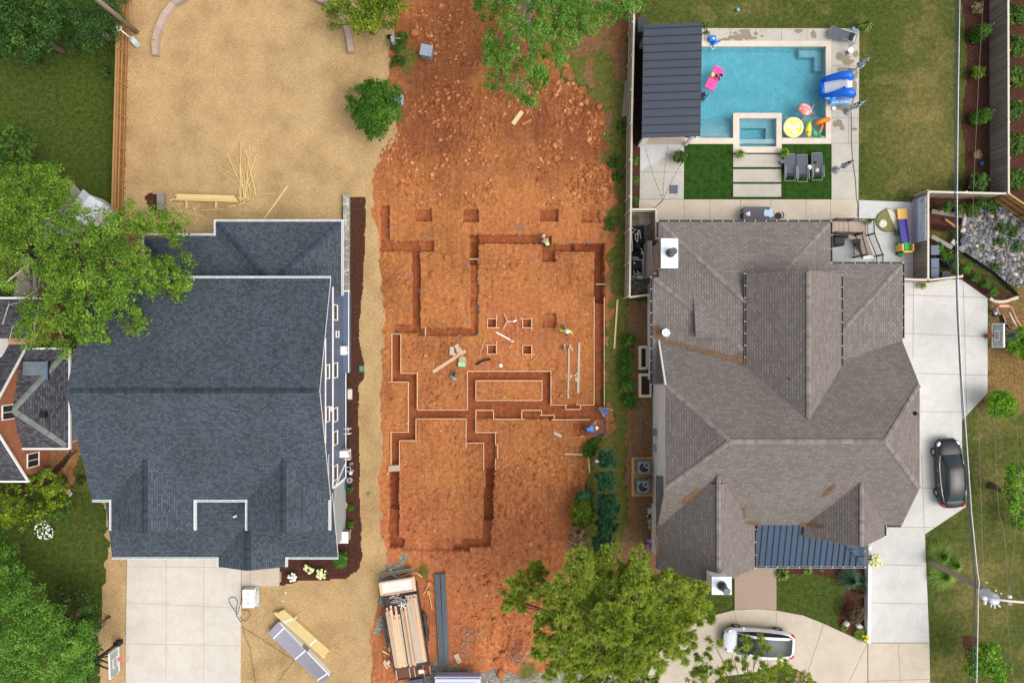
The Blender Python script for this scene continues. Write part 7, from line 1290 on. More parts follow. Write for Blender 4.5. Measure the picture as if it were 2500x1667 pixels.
def person(label, x, y, z0, face, lean=0, hip=.92, stride=.1, arms=None, shirt=None, pants=None, hat=None, hair=None, sk=None, vest=None, boots=m_boot, s=1.0, headtilt=.5, feet=None):
    t = thing('person', label, 'person', (x, y, z0)); M = Matrix.Rotation(face, 4, 'Z'); sk = sk or m_skin
    def W_(p): v = M @ (Vector(p) * s); return (x + v.x, y + v.y, z0 + v.z)
    pel = Vector((0, 0, hip)); dn = Vector((0, math.sin(lean), math.cos(lean))); chest = pel + dn * .34; neck = pel + dn * .52; hd = (dn * (1 - headtilt) + Vector((0, .25, 1)) * headtilt).normalized(); h0 = neck + hd * .09; h1 = neck + hd * .19; h2 = neck + hd * .27; fw = Vector((0, hd.z, -hd.y)) if True else 0
    V = [pel, pel + dn * .17, chest, neck, h0, h1, h2]; E_ = [(0, 1), (1, 2), (2, 3), (3, 4), (4, 5), (5, 6)]; Rr = [.13, .12, .14, .055, .07, .095, .075]
    nose = len(V); V.append(h1 + fw * .105 - hd * .02); E_.append((5, nose)); Rr.append(.014)
    tors = dict(v=[pel, pel + dn * .17, chest, neck - dn * .05], e=[(0, 1), (1, 2), (2, 3)], r=[.15, .145, .165, .08]); ptr = dict(v=[pel + dn * .03, pel], e=[(0, 1)], r=[.145, .15]); bts = []
    feet = feet or ((-.1, stride / 2), (.1, -stride / 2))
    for sx_, (fx_, fy_) in zip((-1, 1), feet):
        hj = pel + Vector((sx_ * .095, 0, -.05)); an = Vector((fx_, fy_, .09)); L = (hj - an).length; bend = math.sqrt(max(0, .45 ** 2 - (min(L, .88) / 2) ** 2)); kn = hj.lerp(an, .5) + Vector((0, bend, 0)); toe = an + Vector((0, .15, -.05))
        i = len(V); V += [hj, kn, an, toe]; E_ += [(0, i), (i, i + 1), (i + 1, i + 2), (i + 2, i + 3)]; Rr += [.095, .062, .042, .035]
        j = len(ptr['v']); ptr['v'] += [hj, kn, an + Vector((0, 0, .06))]; ptr['e'] += [(1, j), (j, j + 1), (j + 1, j + 2)]; ptr['r'] += [.11, .08, .062]; bts.append((an, toe))
    for sx_, (d1, d2) in zip((-1, 1), arms or (((-.15, .1, -1), (0, .5, -.9)), ((.15, .1, -1), (0, .5, -.9)))):
        sh_ = chest + dn * .12 + Vector((sx_ * .18, 0, 0)); d1 = Vector(d1).normalized(); d2 = Vector(d2).normalized(); el = sh_ + d1 * .29; wr = el + d2 * .25; pm = wr + d2 * .07
        i = len(V); V += [sh_, el, wr, pm]; E_ += [(2, i), (i, i + 1), (i + 1, i + 2), (i + 2, i + 3)]; Rr += [.062, .042, .028, .034]
        sd = d2.cross(Vector((0, 0, 1))); sd = (sd if sd.length > .1 else Vector((1, 0, 0))).normalized(); curl = Vector((0, 0, -1)) if abs(d2.z) < .9 else Vector((0, 1, 0))
        for k, ln in enumerate((.07, .085, .08, .06)):
            o_ = sd * (k - 1.5) * .02; a = len(V); V += [pm + o_ + d2 * .03, pm + o_ + d2 * (.03 + ln * .5), pm + o_ + d2 * (.03 + ln * .8) + curl * ln * .35]; E_ += [(i + 3, a), (a, a + 1), (a + 1, a + 2)]; Rr += [.010, .009, .008]
        a = len(V); V += [pm + sd * .04 * sx_, pm + sd * .06 * sx_ + d2 * .04]; E_ += [(i + 3, a), (a, a + 1)]; Rr += [.012, .009]
        j = len(tors['v']); tors['v'] += [sh_, el] + ([el.lerp(wr, .7)] if shirt is not None and vest is None else []); tors['e'] += [(2, j), (j, j + 1)] + ([(j + 1, j + 2)] if shirt is not None and vest is None else []); tors['r'] += [.085, .062] + ([.048] if shirt is not None and vest is None else [])
    skin_mesh('body', [W_(p) for p in V], E_, [r_ * s for r_ in Rr], sk, t, 2)
    if shirt: skin_mesh('shirt', [W_(p) for p in tors['v']], tors['e'], [r_ * s for r_ in tors['r']], shirt, t, 2)
    if vest: skin_mesh('vest', [W_(p) for p in tors['v'][:3]], [(0, 1), (1, 2)], [.165 * s, .16 * s, .18 * s], vest, t, 2)
    if pants: skin_mesh('trousers', [W_(p) for p in ptr['v']], ptr['e'], [r_ * s for r_ in ptr['r']], pants, t, 2)
    if boots:
        for an, toe in bts: b = MB(); b.tube([W_(an + Vector((0, -.05, .1))), W_(an + Vector((0, -.03, .0))), W_(an.lerp(toe, .5) + Vector((0, 0, -.02))), W_(toe)], [.06 * s, .062 * s, .055 * s, .04 * s], 8); b.build('boot', boots, t)
    eyes = [h1 + fw * .092 + hd * .01 + Vector((e, 0, 0)) for e in (-.034, .034)]
    for e in eyes: MB().blob(W_(e), .012 * s, 6, 4).build('eye', m_dkmetal, t)
    MB().blob(W_(h1 + fw * .092 - hd * .055), (.025 * s, .01 * s, .008 * s), 8, 4, rz=face).build('mouth', M_('lips', (150, 84, 76), .6), t)
    for e in (-1, 1): MB().blob(W_(h1 + Vector((e * .098, 0, 0))), (.012 * s, .022 * s, .032 * s), 6, 5, rz=face).build('ear', sk, t)
    hc = h1 + hd * .03 - fw * .012
    rot = Matrix.Rotation(face, 3, 'Z') @ Vector((0, 0, 1)).rotation_difference(hd).to_matrix()
    def dome(nm, r0, br, mat, lift):
        b = MB(); c = Vector(W_(hc + hd * lift)); pr = [(br, -.01), (br, .0), (r0, .012), (r0 * .96, .06), (r0 * .75, .115), (r0 * .4, .145), (.01, .152)] if br else [(r0, -.07), (r0 * 1.04, 0), (r0 * .95, .06), (r0 * .6, .1), (.01, .115)]
        b.lathe((0, 0, 0), [(a * s, z * s) for a, z in pr], 18); b.v = [tuple(c + rot @ Vector(p)) for p in b.v]; return b.build(nm, mat, t)
    if hat: dome('hard_hat', .13, .17, hat, .03)
    if hair: dome('hair', .108, 0, hair, .0)
    return t
p = P(1337, 603, -.4); person('worker in a yellow hi-vis vest bending over in the upper trench', p.x, p.y, -.58, R(28), R(72), .86, .25, (((-.3, .1, -1), (.1, .5, -.8)), ((.3, .1, -1), (0, .5, -.8))), m_greysh, M_('slate_trousers', (64, 72, 78), .85), M_('grey_cap', (196, 194, 196), .5), None, None, m_hiv, headtilt=.2)
p = P(1380, 806, .0); person('worker in a hi-vis yellow shirt and white hard hat walking past the square pit', p.x, p.y, ground_z(p.x, p.y), R(184), R(10), .88, .62, (((-.5, .3, -.8), (-.4, .9, -.5)), ((.75, -.2, -.5), (.2, -.7, -.5))), m_hiv, m_jean, m_hatw, None, headtilt=.6)
p = P(1463, 996, 0); person('worker in grey with a bright blue hard hat crouching at the right-hand trench', p.x, p.y, ground_z(p.x, p.y), R(-120), R(38), .55, .3, (((-.5, .6, -.6), (.2, .8, -.5)), ((.5, .6, -.6), (-.2, .8, -.5))), m_greysh, M_('grey_trousers', (128, 128, 136), .85), m_hatb, None, headtilt=.8)
p = P(1429, 1046, 0); person('worker in a blue shirt and white hard hat stooping at the corner trench', p.x, p.y, ground_z(p.x, p.y), R(-78), R(74), .74, .35, (((-.2, .5, -.8), (.1, .6, -.6)), ((.2, .4, -.9), (0, .5, -.8))), m_blsh, m_dkp, m_hatw, None, headtilt=.15)
lum(1445, 1037, 1455, 1025, 'wooden tool handle held by the stooping worker in blue', .04, .04, m_form, .7, 'shovel', 'tool')

# ------------------------------------------------------------------ in and around the pool
WZ = -.05
m_pinkf = M_('pink_vinyl', (240, 84, 168), .35, .03, coat=.4)
f = MB(); a = P(1757, 165, .05); c = P(1730, 218, .05); d = (c - a); n = 9
for i in range(n): t0 = a.lerp(c, (i + .5) / n); f.obox((t0.x, t0.y, WZ + .07), (.74, d.length / n * .96, .14 if 0 < i < n - 1 else .2), math.atan2(d.y, d.x) - R(90))
tag(f.build('pool_mat', m_pinkf, bevel=.03), 'hot pink floating mat near the pavilion side of the pool', 'pool float')
p = P(1745, 187, .1); person('child in a dark swimsuit kneeling on the pink mat', p.x, p.y, WZ + .12, R(-110), R(55), .26, .1, (((-.5, .5, -.6), (0, .8, -.4)), ((.5, .5, -.6), (0, .8, -.4))), M_('black_swimsuit', (28, 24, 34), .6), None, None, m_hair, m_skinl, boots=None, s=.68, headtilt=.4)
tag(MB().blob(P(1739, 183, .2), .16, 14, 8).build('beach_ball', M_('lime_ball', (214, 226, 110), .4, .08, 5)), 'lime yellow ball beside the child on the pink mat', 'ball')
p = P(1721, 240, 0); person('child with dark hair wading by the pool steps', p.x, p.y, -.85, R(20), R(20), .6, .1, (((-.8, .3, -.3), (-.6, .6, -.1)), ((.8, .3, -.3), (.6, .6, -.1))), M_('teal_swimsuit', (40, 90, 120), .6), None, None, m_hair, m_skinl, boots=None, s=.72, headtilt=.6)
p = P(1717, 229, 0); person('second child half hidden at the pavilion edge of the pool', p.x, p.y, -.95, R(-60), R(5), .6, .1, None, M_('pink_swimsuit', (206, 110, 130), .6), None, None, m_hair, m_skinl, boots=None, s=.72, headtilt=.9)
# turtle float
tu = thing('turtle_float', 'red and white patterned turtle float in the deep end corner', 'pool float', P(1966, 267)); p = P(1966, 267, .1); m_tu, tt, bb_ = new_mat('turtle_shell'); ob = tt.n('ShaderNodeTexCoord').outputs['Object']; vo = tt.n('ShaderNodeTexVoronoi'); vo.inputs['Scale'].default_value = 5; tt.l(ob, vo.inputs['Vector']); tt.l(tt.ramp(vo.outputs['Distance'], [(0, lin((236, 200, 200))), (.35, lin((206, 80, 84))), (.7, lin((232, 190, 186)))]), bb_.inputs['Base Color']); bb_.inputs['Roughness'].default_value = .4
m_tf = M_('turtle_skin', (140, 116, 112), .5, .2, 6)
MB().blob((p.x, p.y, WZ + .1), (.54, .40, .18), 20, 8, rz=-.6).build('shell', m_tu, tu)
for x0, y0, x1, y1, r_ in ((1980, 264, 1988, 254, .11), (1978, 274, 1990, 279, .1), (1970, 279, 1955, 291, .13), (1953, 262, 1944, 271, .11), (1958, 258, 1957, 249, .14)):
    a, c = P(x0, y0, .05), P(x1, y1, .05); MB().tube([(a.x, a.y, WZ + .06), ((a.x + c.x) / 2 + .03, (a.y + c.y) / 2, WZ + .07), (c.x, c.y, WZ + .05)], [r_, r_ * .9, r_ * .4], 8).build('flipper', m_tf, tu)
MB().tube([P(1982, 252, 0) + Vector((0, 0, WZ + .06)), P(1985, 258, 0) + Vector((0, 0, WZ + .07)), P(1980, 268, 0) + Vector((0, 0, WZ + .07))], [.04, .09, .1], 8).build('flipper', m_tf, tu)
# lemon slice float
lf_ = thing('lemon_float', 'round yellow lemon-slice float on the shallow ledge', 'pool float', P(1937, 311)); p = P(1937, 311, .1); b = MB(); b.torus((p.x, p.y, WZ + .1), .62, .12, 40, 10); b.build('rim', M_('lemon_rim', (250, 246, 160), .4, .03), lf_)
b = MB(); b.lathe((p.x, p.y, WZ + .07), [(.6, 0), (.6, .05)], 36, 0, False); b.build('face', M_('lemon_white', (250, 250, 220), .4, .03), lf_)
for k in range(8):
    a0 = k * math.pi / 4 + .1; a1 = a0 + math.pi / 4 - .2; b = MB(); pts = [(p.x + .1 * math.cos((a0 + a1) / 2), p.y + .1 * math.sin((a0 + a1) / 2))] + [(p.x + .5 * math.cos(a0 + (a1 - a0) * i / 5), p.y + .5 * math.sin(a0 + (a1 - a0) * i / 5)) for i in range(6)]; b.prism(pts, WZ + .1, WZ + .15); b.build('segment', M_('lemon_yellow', (246, 240, 70), .4, .06, 4) if k % 3 else M_('lemon_pale', (248, 248, 170), .4, .04), lf_)
bn = thing('banana_float', 'yellow banana float with green tip and two black eyes on the ledge', 'pool float', P(1975, 312)); path = [P(1979, 293, .1), P(1976, 302, .1), P(1974, 314, .1), P(1974, 326, .1), P(1976, 335, .1)]
mb_, tt, bb_ = new_mat('banana'); ob = tt.n('ShaderNodeTexCoord').outputs['Object']; sp = tt.n('ShaderNodeSeparateXYZ'); tt.l(ob, sp.inputs[0]); tt.l(tt.ramp(tt.math('DIVIDE', tt.math('SUBTRACT', sp.outputs[1], 14.6), 1.3), [(0, lin((246, 200, 70))), (.45, lin((250, 232, 60))), (.75, lin((190, 214, 40))), (1, lin((110, 150, 50)))]), bb_.inputs['Base Color']); bb_.inputs['Roughness'].default_value = .35
MB().tube([(v.x, v.y, WZ + .12) for v in path], [.05, .14, .2, .19, .07], 14).build('body', mb_, bn)
for x in (1971.5, 1976): MB().blob(P(x, 323.5, .25) + Vector((0, 0, .02)), (.035, .05, .03), 8, 5).build('eye', m_dkmetal, bn)
hd_ = MB(); hd_.tube([P(1988, 305, 0) + Vector((0, 0, .12)), P(1998, 299, 0) + Vector((0, 0, .16)), P(2012, 295, 0) + Vector((0, 0, .2)), P(2023, 294, 0) + Vector((0, 0, .2))], [.13, .2, .2, .12], 14); tag(hd_.build('sausage_float', M_('orange_brown_vinyl', (206, 124, 34), .35, .08, 3)), 'long orange-brown float lying half on the coping', 'pool float')
pt_ = thing('palm_float', 'small palm-shaped float with brown trunk and green leaves on the ledge', 'pool float', P(1998, 325)); MB().tube([P(2006, 304, 0) + Vector((0, 0, .05)), P(2004, 314, 0) + Vector((0, 0, .06)), P(1997, 328, 0) + Vector((0, 0, .04))], [.13, .12, .07], 12).build('trunk', M_('float_brown', (196, 116, 56), .4, .1, 4), pt_)
for q_ in (((1994, 328), (1987, 323), (1985, 318)), ((1996, 329), (2001, 323), (2005, 318)), ((1997, 330), (2006, 336), (2014, 335)), ((1994, 329), (1988, 330), (1984, 322))): MB().tube([P(*x_, 0) + Vector((0, 0, .06 + .03 * i)) for i, x_ in enumerate(q_)], [.05, .07, .02], 8).build('frond', M_('float_green', (96, 190, 110), .4, .05), pt_)
tag(MB().blob(P(1953, 335) + Vector((0, 0, .14)), (.1, .08, .08), 10, 6).build('pool_toy', M_('maroon_toy', (150, 80, 80), .5, .3, 12)), 'tiny maroon toy on the coping below the lemon float', 'toy')
# blue water gun toy at the pool edge
bg_ = thing('pool_toy', 'bright blue plastic pool toy with white parts on the north coping', 'toy', P(1739, 101)); c = P(1739, 96, .2); mbl = M_('toy_blue', (24, 116, 216), .4, .06, 4)
MB().obox((c.x, c.y, .22), (.46, .40, .26), 0).build('body', mbl, bg_); MB().tube([P(1738, 108, .2), P(1750, 103, .2), P(1759, 100, .2)], [.14, .08, .06], 10).build('nozzle', mbl, bg_); MB().blob((c.x + .04, c.y - .02, .37), (.09, .09, .03), 10, 5).build('button', m_white, bg_); b = MB(); b.torus(P(1741, 116, .05), .13, .02, 18, 6); b.build('ring', m_white, bg_)
# inflatable slide
sl = thing('inflatable_slide', 'blue and white inflatable water slide at the east edge of the pool', 'slide', P(2045, 215)); mbl2 = M_('slide_blue', (14, 104, 224), .3, .05, 2, coat=.4); mlb = M_('slide_light_blue', (70, 160, 236), .35, .06, 3)
def tubez(pts, rs): return MB().tube([P(x, y, z) for x, y, z in pts], rs, 16)
tubez([(2006, 197, .25), (2030, 190, .8), (2055, 184, 1.3), (2072, 184, 1.5), (2079, 192, 1.35)], [.18, .24, .28, .30, .22]).build('side_tube', mbl2, sl)
tubez([(2009, 236, .25), (2034, 232, .8), (2058, 226, 1.3), (2076, 226, 1.5), (2083, 234, 1.3)], [.18, .26, .31, .34, .24]).build('side_tube', mbl2, sl); tubez([(2006, 199, .2), (2008, 217, .2), (2009, 235, .2)], .19).build('end_tube', mbl2, sl)
b = MB(); rows_ = []
for i in range(9):
    u = i / 8; y0 = 200 - 11 * u; y1 = 231 - 11 * u; x = 2011 + 58 * u; z = .3 + 1.15 * u
    rows_.append([(P(x, y0 + (y1 - y0) * j / 24, z).x, P(x, y0 + (y1 - y0) * j / 24, z).y, z + .05 * abs(math.sin(j / 24 * math.pi * 5))) for j in range(25)])
loft(b, rows_, 0); b.build('slide_deck', M_('slide_white', (236, 238, 246), .35, .01), sl)
b = MB(); rows_ = []
for i in range(5):
    u = i / 4; x = 2069 + 12 * math.sin(u * 1.57); z = 1.45 - 1.3 * (1 - math.cos(u * 1.57)); rows_.append([P(x, 190 + 30 * j / 8, z) for j in range(9)])
loft(b, rows_, 0); b.build('ladder', MATS['slide_white'], sl)
for x, y, z in ((2060, 194, 1.36), (2076, 194, 1.4), (2061, 213, 1.36), (2077, 215, 1.4)): MB().blob(P(x, y, z), (.1, .045, .05), 8, 5).build('handle', m_dkmetal, sl)
c = P(2048, 250, .3); a_ = R(3); MB().obox((c.x, c.y, .42), (1.35, .12, .42), a_, rx=-R(52)).build('name_panel', mlb, sl)
for x, y, z, rz, r_ in ((2022, 241, .75, -.1, .3), (2035, 240, .9, .2, .2), (2025, 192, .72, .2, .3)): MB().blob(P(x, y, z), (r_, .1, .12), 12, 6, rz=rz).build('splash_print', mlb if y > 200 else mbl2, sl)
def text(s, loc, size, mat, parent, rot=(0, 0, 0), ex=.004, sx=1.0):
    cu = bpy.data.curves.new('lettering', 'FONT'); cu.body = s; cu.size = size; cu.extrude = ex; cu.align_x = 'CENTER'; cu.align_y = 'CENTER'; cu.offset = .006; cu.shear = .25; o = bpy.data.objects.new('lettering', cu); COL.objects.link(o); cu.materials.append(mat); o.location = loc; o.rotation_euler = rot; o.scale = (sx, 1, 1)
    bpy.context.view_layer.update(); dg = bpy.context.evaluated_depsgraph_get(); me = bpy.data.meshes.new_from_object(o.evaluated_get(dg)); me.name = 'lettering'; m_ = o.matrix_world.copy(); bpy.data.objects.remove(o); me.transform(m_); me.materials.clear(); me.materials.append(mat); o2 = bpy.data.objects.new('lettering', me); COL.objects.link(o2); adopt(o2, parent); return o2
nx_ = Vector((0, -math.sin(R(38)) * 0, 0)); text('KOOL SPLASH', (c.x, c.y - .05, .49), .22, m_white, sl, (R(38), 0, a_), .02, .85)
# loungers
m_mesh = M_('sling_grey', (86, 90, 98), .75, .08, 6); m_lfr = M_('lounger_frame', (120, 126, 132), .45, .05, metal=.4)
def make_lounger():
    t = thing('sun_lounger', 'x', 'sun lounger', (0, 0, 0)); b = MB(); b.box(-.31, .31, -.35, 1.0, .36, .40); b.build('seat', m_mesh, t); b = MB(); b.add([(-.31, -.35, .40), (.31, -.35, .40), (.3, -.62, .62), (-.3, -.62, .62), (-.31, -.35, .36), (.31, -.35, .36), (.3, -.62, .58), (-.3, -.62, .58)], [(0, 1, 2, 3), (7, 6, 5, 4), (0, 4, 5, 1), (1, 5, 6, 2), (2, 6, 7, 3), (3, 7, 4, 0)]); b.build('backrest', M_('sling_dark', (66, 70, 78), .8, .06, 6), t)
    for s in (-1, 1): MB().bar((s * .36, -.9, .38), (s * .36, 1.02, .38), .04, .05).build('side_rail', m_lfr, t)
    MB().bar((-.36, -.9, .38), (.36, -.9, .38), .04, .05).build('end_rail', m_lfr, t); MB().bar((-.34, 1.02, .38), (.34, 1.02, .38), .04, .05).build('end_rail', m_lfr, t)
    for s in (-1, 1): MB().bar((s * .38, -.75, .62), (s * .38, .1, .62), .06, .03).build('armrest', m_lfr, t)
    for s in (-1, 1):
        for y in (-.8, .9): MB().bar((s * .36, y, 0), (s * .36, y, .38), .045, .045).build('leg', m_lfr, t)
    return t
L0_ = make_lounger(); spots = [(1925, 413, 0, 'left of three grey sun loungers on the east turf'), (1955, 415, 1, 'middle of three grey sun loungers on the east turf'), (1991, 411, 1, 'right of three grey sun loungers, with a hat and a dark toy on it'), (2056, 91, 72, 'grey sun lounger with raised back at the north-east corner of the pool')]
for i, (x, y, a, la) in enumerate(spots):
    o = L0_ if i == 0 else copy_tree(L0_); p = P(x, y, .2); o.location = (p.x, p.y, .06); o.rotation_euler = (0, 0, R(a)); o['label'] = la; o['group'] = 'grey sun loungers by the pool'
h_ = MB(); p = P(1994, 415, .5); h_.lathe((p.x, p.y, .47), [(.19, 0), (.1, .04), (.09, .12), (.02, .15)], 16); tag(h_.build('sun_hat', M_('pinkish_hat', (226, 206, 212), .8, .1, 12)), 'pale pink sun hat on the right-hand turf lounger', 'hat'); tag(MB().blob(P(1991, 397, .5), (.12, .09, .06), 8, 5, 0, .3).build('dark_toy', m_dkmetal), 'small dark object on the right-hand turf lounger', 'object')
def side_table(x, y, la, r_=.16, h=.5, mat=m_white):
    t = thing('side_table', la, 'side table', P(x, y)); p = P(x, y); MB().lathe((p.x, p.y, .06), [(r_ * .9, 0), (r_ * .8, .03), (.03, .05), (.03, h - .03)], 16).build('stand', m_lfr, t); MB().lathe((p.x, p.y, h + .03), [(r_, 0), (r_, .03)], 20, 0, False).build('top', mat, t)
side_table(1969, 413, 'white round side table between two turf loungers'); side_table(2068, 131, 'white round side table on the wet deck by the corner lounger', .19); side_table(2033, 267, 'flat white round lid on the deck below the slide', .14, .12); side_table(1903, 399, 'dark round side table at the end of the top stepping slab', .15, .45, M_('slate_top', (92, 96, 104), .6))
tag(MB().blob(P(2083, 70, .2), .13, 12, 8).build('small_ball', M_('sky_ball', (110, 170, 220), .4, .15, 9)), 'pale blue ball beside the feathery potted plant', 'ball'); tag(MB().blob(P(1800, 27) + Vector((0, 0, .14)), .13, 12, 8).build('small_ball', M_('two_tone_ball', (120, 190, 220), .4, .3, 7)), 'blue and white ball on the lawn north of the pool', 'ball')
tag(MB().blob(P(2392, 401) + Vector((0, 0, .17)), .16, 14, 9).build('small_ball', M_('cobalt_ball', (30, 90, 170), .4, .08, 7)), 'cobalt blue ball on the mulch by the east fence', 'ball')
# closed umbrellas
m_um, tt, bb_ = new_mat('striped_canvas'); ob = tt.n('ShaderNodeTexCoord').outputs['Object']; wv = tt.n('ShaderNodeTexWave'); wv.inputs['Scale'].default_value = 1.6; wv.inputs['Distortion'].default_value = 9; wv.inputs['Detail Scale'].default_value = 2.2; tt.l(ob, wv.inputs['Vector']); tt.l(tt.ramp(wv.outputs['Fac'], [(.34, lin((32, 40, 72))), (.42, lin((232, 234, 240)))]), bb_.inputs['Base Color']); bb_.inputs['Roughness'].default_value = .8
m_ubase = M_('umbrella_base', (138, 142, 146), .7, .06)
def umbrella(x, y, la, h=2.6, base=True, sd=0):
    p = P(x, y); t = thing('closed_umbrella', la, 'umbrella', p, 'closed umbrellas round the pool'); MB().lathe((p.x, p.y, .05), [(.28, 0), (.27, .06), (.06, .1), (.05, .3)], 24).build('base', m_ubase, t); MB().tube([(p.x, p.y, .1), (p.x, p.y, h)], .022, 8).build('pole', m_dkmetal, t)
    q = random.Random(sd); b = MB(); n = 20; secs = []
    for i in range(9): z = 1.15 + (h - 1.15) * i / 8; r0 = .15 * (1 - i / 9) + .03; secs.append([(p.x + r0 * (1 + .45 * math.sin(j * 2.5 + i * .4)) * math.cos(2 * math.pi * j / n), p.y + r0 * (1 + .45 * math.sin(j * 2.5 + i * .4)) * math.sin(2 * math.pi * j / n), z + q.uniform(-.02, .02)) for j in range(n + 1)])
    loft(b, secs, 0); b.build('canopy', m_um, t)
umbrella(2068, 274, 'closed navy and white umbrella with round base below the slide', sd=1); umbrella(2040, 416, 'closed navy and white umbrella on the walk right of the turf', sd=2); umbrella(2078, 177, 'closed navy and white umbrella behind the slide', sd=3)
# dining table
dt = thing('dining_table', 'dark rectangular patio table at the roof edge on the tan walk', 'table', P(1850, 525)); a = P(1815, 539, .75); c = P(1879, 505, .75); MB().box(a.x, c.x, a.y - .4, c.y, .71, .75).build('top', M_('slate_table', (88, 86, 94), .6, .05), dt)
for x in (a.x + .1, c.x - .1):
    for y in (a.y - .3, c.y - .1): MB().box(x - .04, x + .04, y - .04, y + .04, .05, .71).build('leg', m_dkmetal, dt)
def chair(x, y, la, rz): 
    t = thing('patio_chair', la, 'chair', P(x, y), 'dark patio chairs'); p = P(x, y); MB().lathe((p.x, p.y, .42), [(.24, 0), (.25, .04)], 16).build('seat', M_('chair_black', (50, 50, 56), .7), t)
    b = MB(); b.tube([(p.x + .26 * math.cos(rz + k * .35), p.y + .26 * math.sin(rz + k * .35), .78) for k in range(-3, 4)], .04, 6); b.build('backrest', MATS['chair_black'], t)
    for k in range(4): a = k * 1.5708 + .78; MB().tube([(p.x + .2 * math.cos(a), p.y + .2 * math.sin(a), .05), (p.x + .2 * math.cos(a), p.y + .2 * math.sin(a), .43)], .015, 5).build('leg', m_dkmetal, t)
chair(1810, 530, 'dark patio chair at the left end of the table', math.pi); chair(1894, 530, 'dark patio chair at the right end of the table', 0)
def cloth(x, y, z, r_, la, mat, sd): 
    q = random.Random(sd); p = P(x, y, z); b = MB(); n = 14; b.add([(p.x, p.y, z + .06)] + [(p.x + r_ * q.uniform(.5, 1.2) * math.cos(i * 2 * math.pi / n), p.y + r_ * q.uniform(.5, 1.1) * math.sin(i * 2 * math.pi / n), z + .02 + q.uniform(0, .04)) for i in range(n)] + [(p.x, p.y, z + .005)], [(0, 1 + i, 1 + (i + 1) % n) for i in range(n)] + [(n + 1, 1 + (i + 1) % n, 1 + i) for i in range(n)]); tag(b.build('towel', mat), la, 'towel')
cloth(1827, 523, .75, .2, 'small crumpled white towel at the left of the patio table', M_('towel_white', (222, 222, 234), .9, .05, 12), 1); cloth(1877, 521, .75, .38, 'larger pale blue crumpled towel at the right of the patio table', M_('towel_blue', (186, 212, 236), .9, .12, 9), 4)
tag(MB().obox(P(1644, 463) + Vector((0, 0, .062)), (.6, .6, .02)).build('drain_cover', M_('slate_square', (88, 96, 108), .7)), 'dark square cover set in the west patio', 'cover')
# string lights over the west patio
mpole = thing('string_light_pole', 'thin pole at the corner of the pump yard carrying the string lights', 'pole', P(1597, 509)); p = P(1597, 509); MB().tube([(p.x, p.y, 0), (p.x, p.y, 2.9)], .03, 8).build('pole', m_dkmetal, mpole)
for i, (x, y, la) in enumerate(((1574, 352, 'left'), (1632, 345, 'middle'), (1668, 390, 'right'))):
    a = Vector((p.x, p.y, 2.85)); c = P(x, y, 2.8); t = thing('string_lights', f'{la} of three strings of small dark bulbs over the west patio', 'string lights', a, 'string lights over the west patio'); pts = [a.lerp(c, k / 10) - Vector((0, 0, .35 * math.sin(math.pi * k / 10))) for k in range(11)]; MB().tube(pts, .008, 4).build('cable', m_dkmetal, t); b = MB()
    for k in range(1, 10): b = MB(); b.blob(pts[k] - Vector((0, 0, .06)), .035, 6, 5); b.build('bulb', m_dkmetal, t)
# hose across deck
tag(MB().tube([P(x, y, .07) for x, y in ((2085, 240), (2078, 262), (2079, 300), (2079, 350), (2083, 400), (2089, 440), (2091, 480), (2095, 500), (2094, 530))], .022, 5).build('garden_hose', M_('grey_hose', (100, 104, 106), .7)), 'grey cable running down the east pool deck from the slide', 'cable')
# ------------------------------------------------------------------ stairs, patio things
m_comp = wood('composite_deck', (158, 140, 124), (182, 164, 148)); m_rail = M_('rail_black', (38, 50, 52), .5, .05)
sr = thing('deck_stairs', 'composite deck landing and steps with black railings behind the house', 'stairs', P(2085, 575))
a = P(2072, 583, 1.1); c = P(2116, 541, 1.1); MB().box(a.x, c.x, a.y, c.y, .98, 1.1).build('landing', m_comp, sr); MB().box(a.x + .05, c.x - .05, a.y + .05, c.y - .05, 0, .98).build('landing_base', m_white, sr)
for k in range(4):
    x0 = 2027 + 11.5 * k; a = P(x0, 571, 1.3 + .16 * (3 - k)); c = P(x0 + 11.5, 541, 1.3 + .16 * (3 - k)); MB().box(a.x, c.x - .02, a.y, c.y, .1, 1.22 + .15 * (3 - k)).build('step', m_comp, sr)
for k in range(6):
    z = .94 - .155 * k; a = P(2097 + 1.9 * k, 590 + 7 * k, z); c = P(2120 + 2.0 * k, 583 + 7 * k, z); MB().box(a.x, c.x, a.y, c.y - .0, .05, z).build('step', m_comp, sr)
def railing(nm, pts, h, parent, n=12):
    b = MB(); pts = [Vector(p) for p in pts]
    for i in range(len(pts) - 1):
        p, q_ = pts[i], pts[i + 1]; up = Vector((0, 0, h)); b.bar(p + up, q_ + up, .06, .05); b.bar(p + Vector((0, 0, .12)), q_ + Vector((0, 0, .12)), .045, .045); m = max(2, int((q_ - p).length / .13))
        for k in range(1, m): w_ = p.lerp(q_, k / m); b.bar(w_ + Vector((0, 0, .12)), w_ + up, .02, .02)
    for p in pts: b.bar(p, p + Vector((0, 0, h + .06)), .1, .1)
    b.build(nm, m_rail, parent)
railing('railing', [P(2027, 540, 1.75), P(2068, 540, 1.15), P(2116, 541, 1.1), P(2117, 575, 1.1), P(2138, 626, .1), P(2137, 660, .1)], .95, sr); railing('railing', [P(2027, 572, 1.75), P(2088, 573, 1.1)], .95, sr); railing('railing', [P(2087, 575, 1.1), P(2101, 626, .15)], .95, sr); railing('railing', [P(2083, 577, .05), P(2083, 629, .05)], .95, sr)
MB().box(P(2104, 633).x, P(2129, 633).x, P(0, 633).y, P(0, 624).y, .046, .2).build('bottom_step', m_white, sr)
gr_ = thing('covered_grill', 'grill under a black fabric cover beside the stairs', 'grill', P(2040, 590)); c = P(2040, 589, .6); b = MB(); secs = []
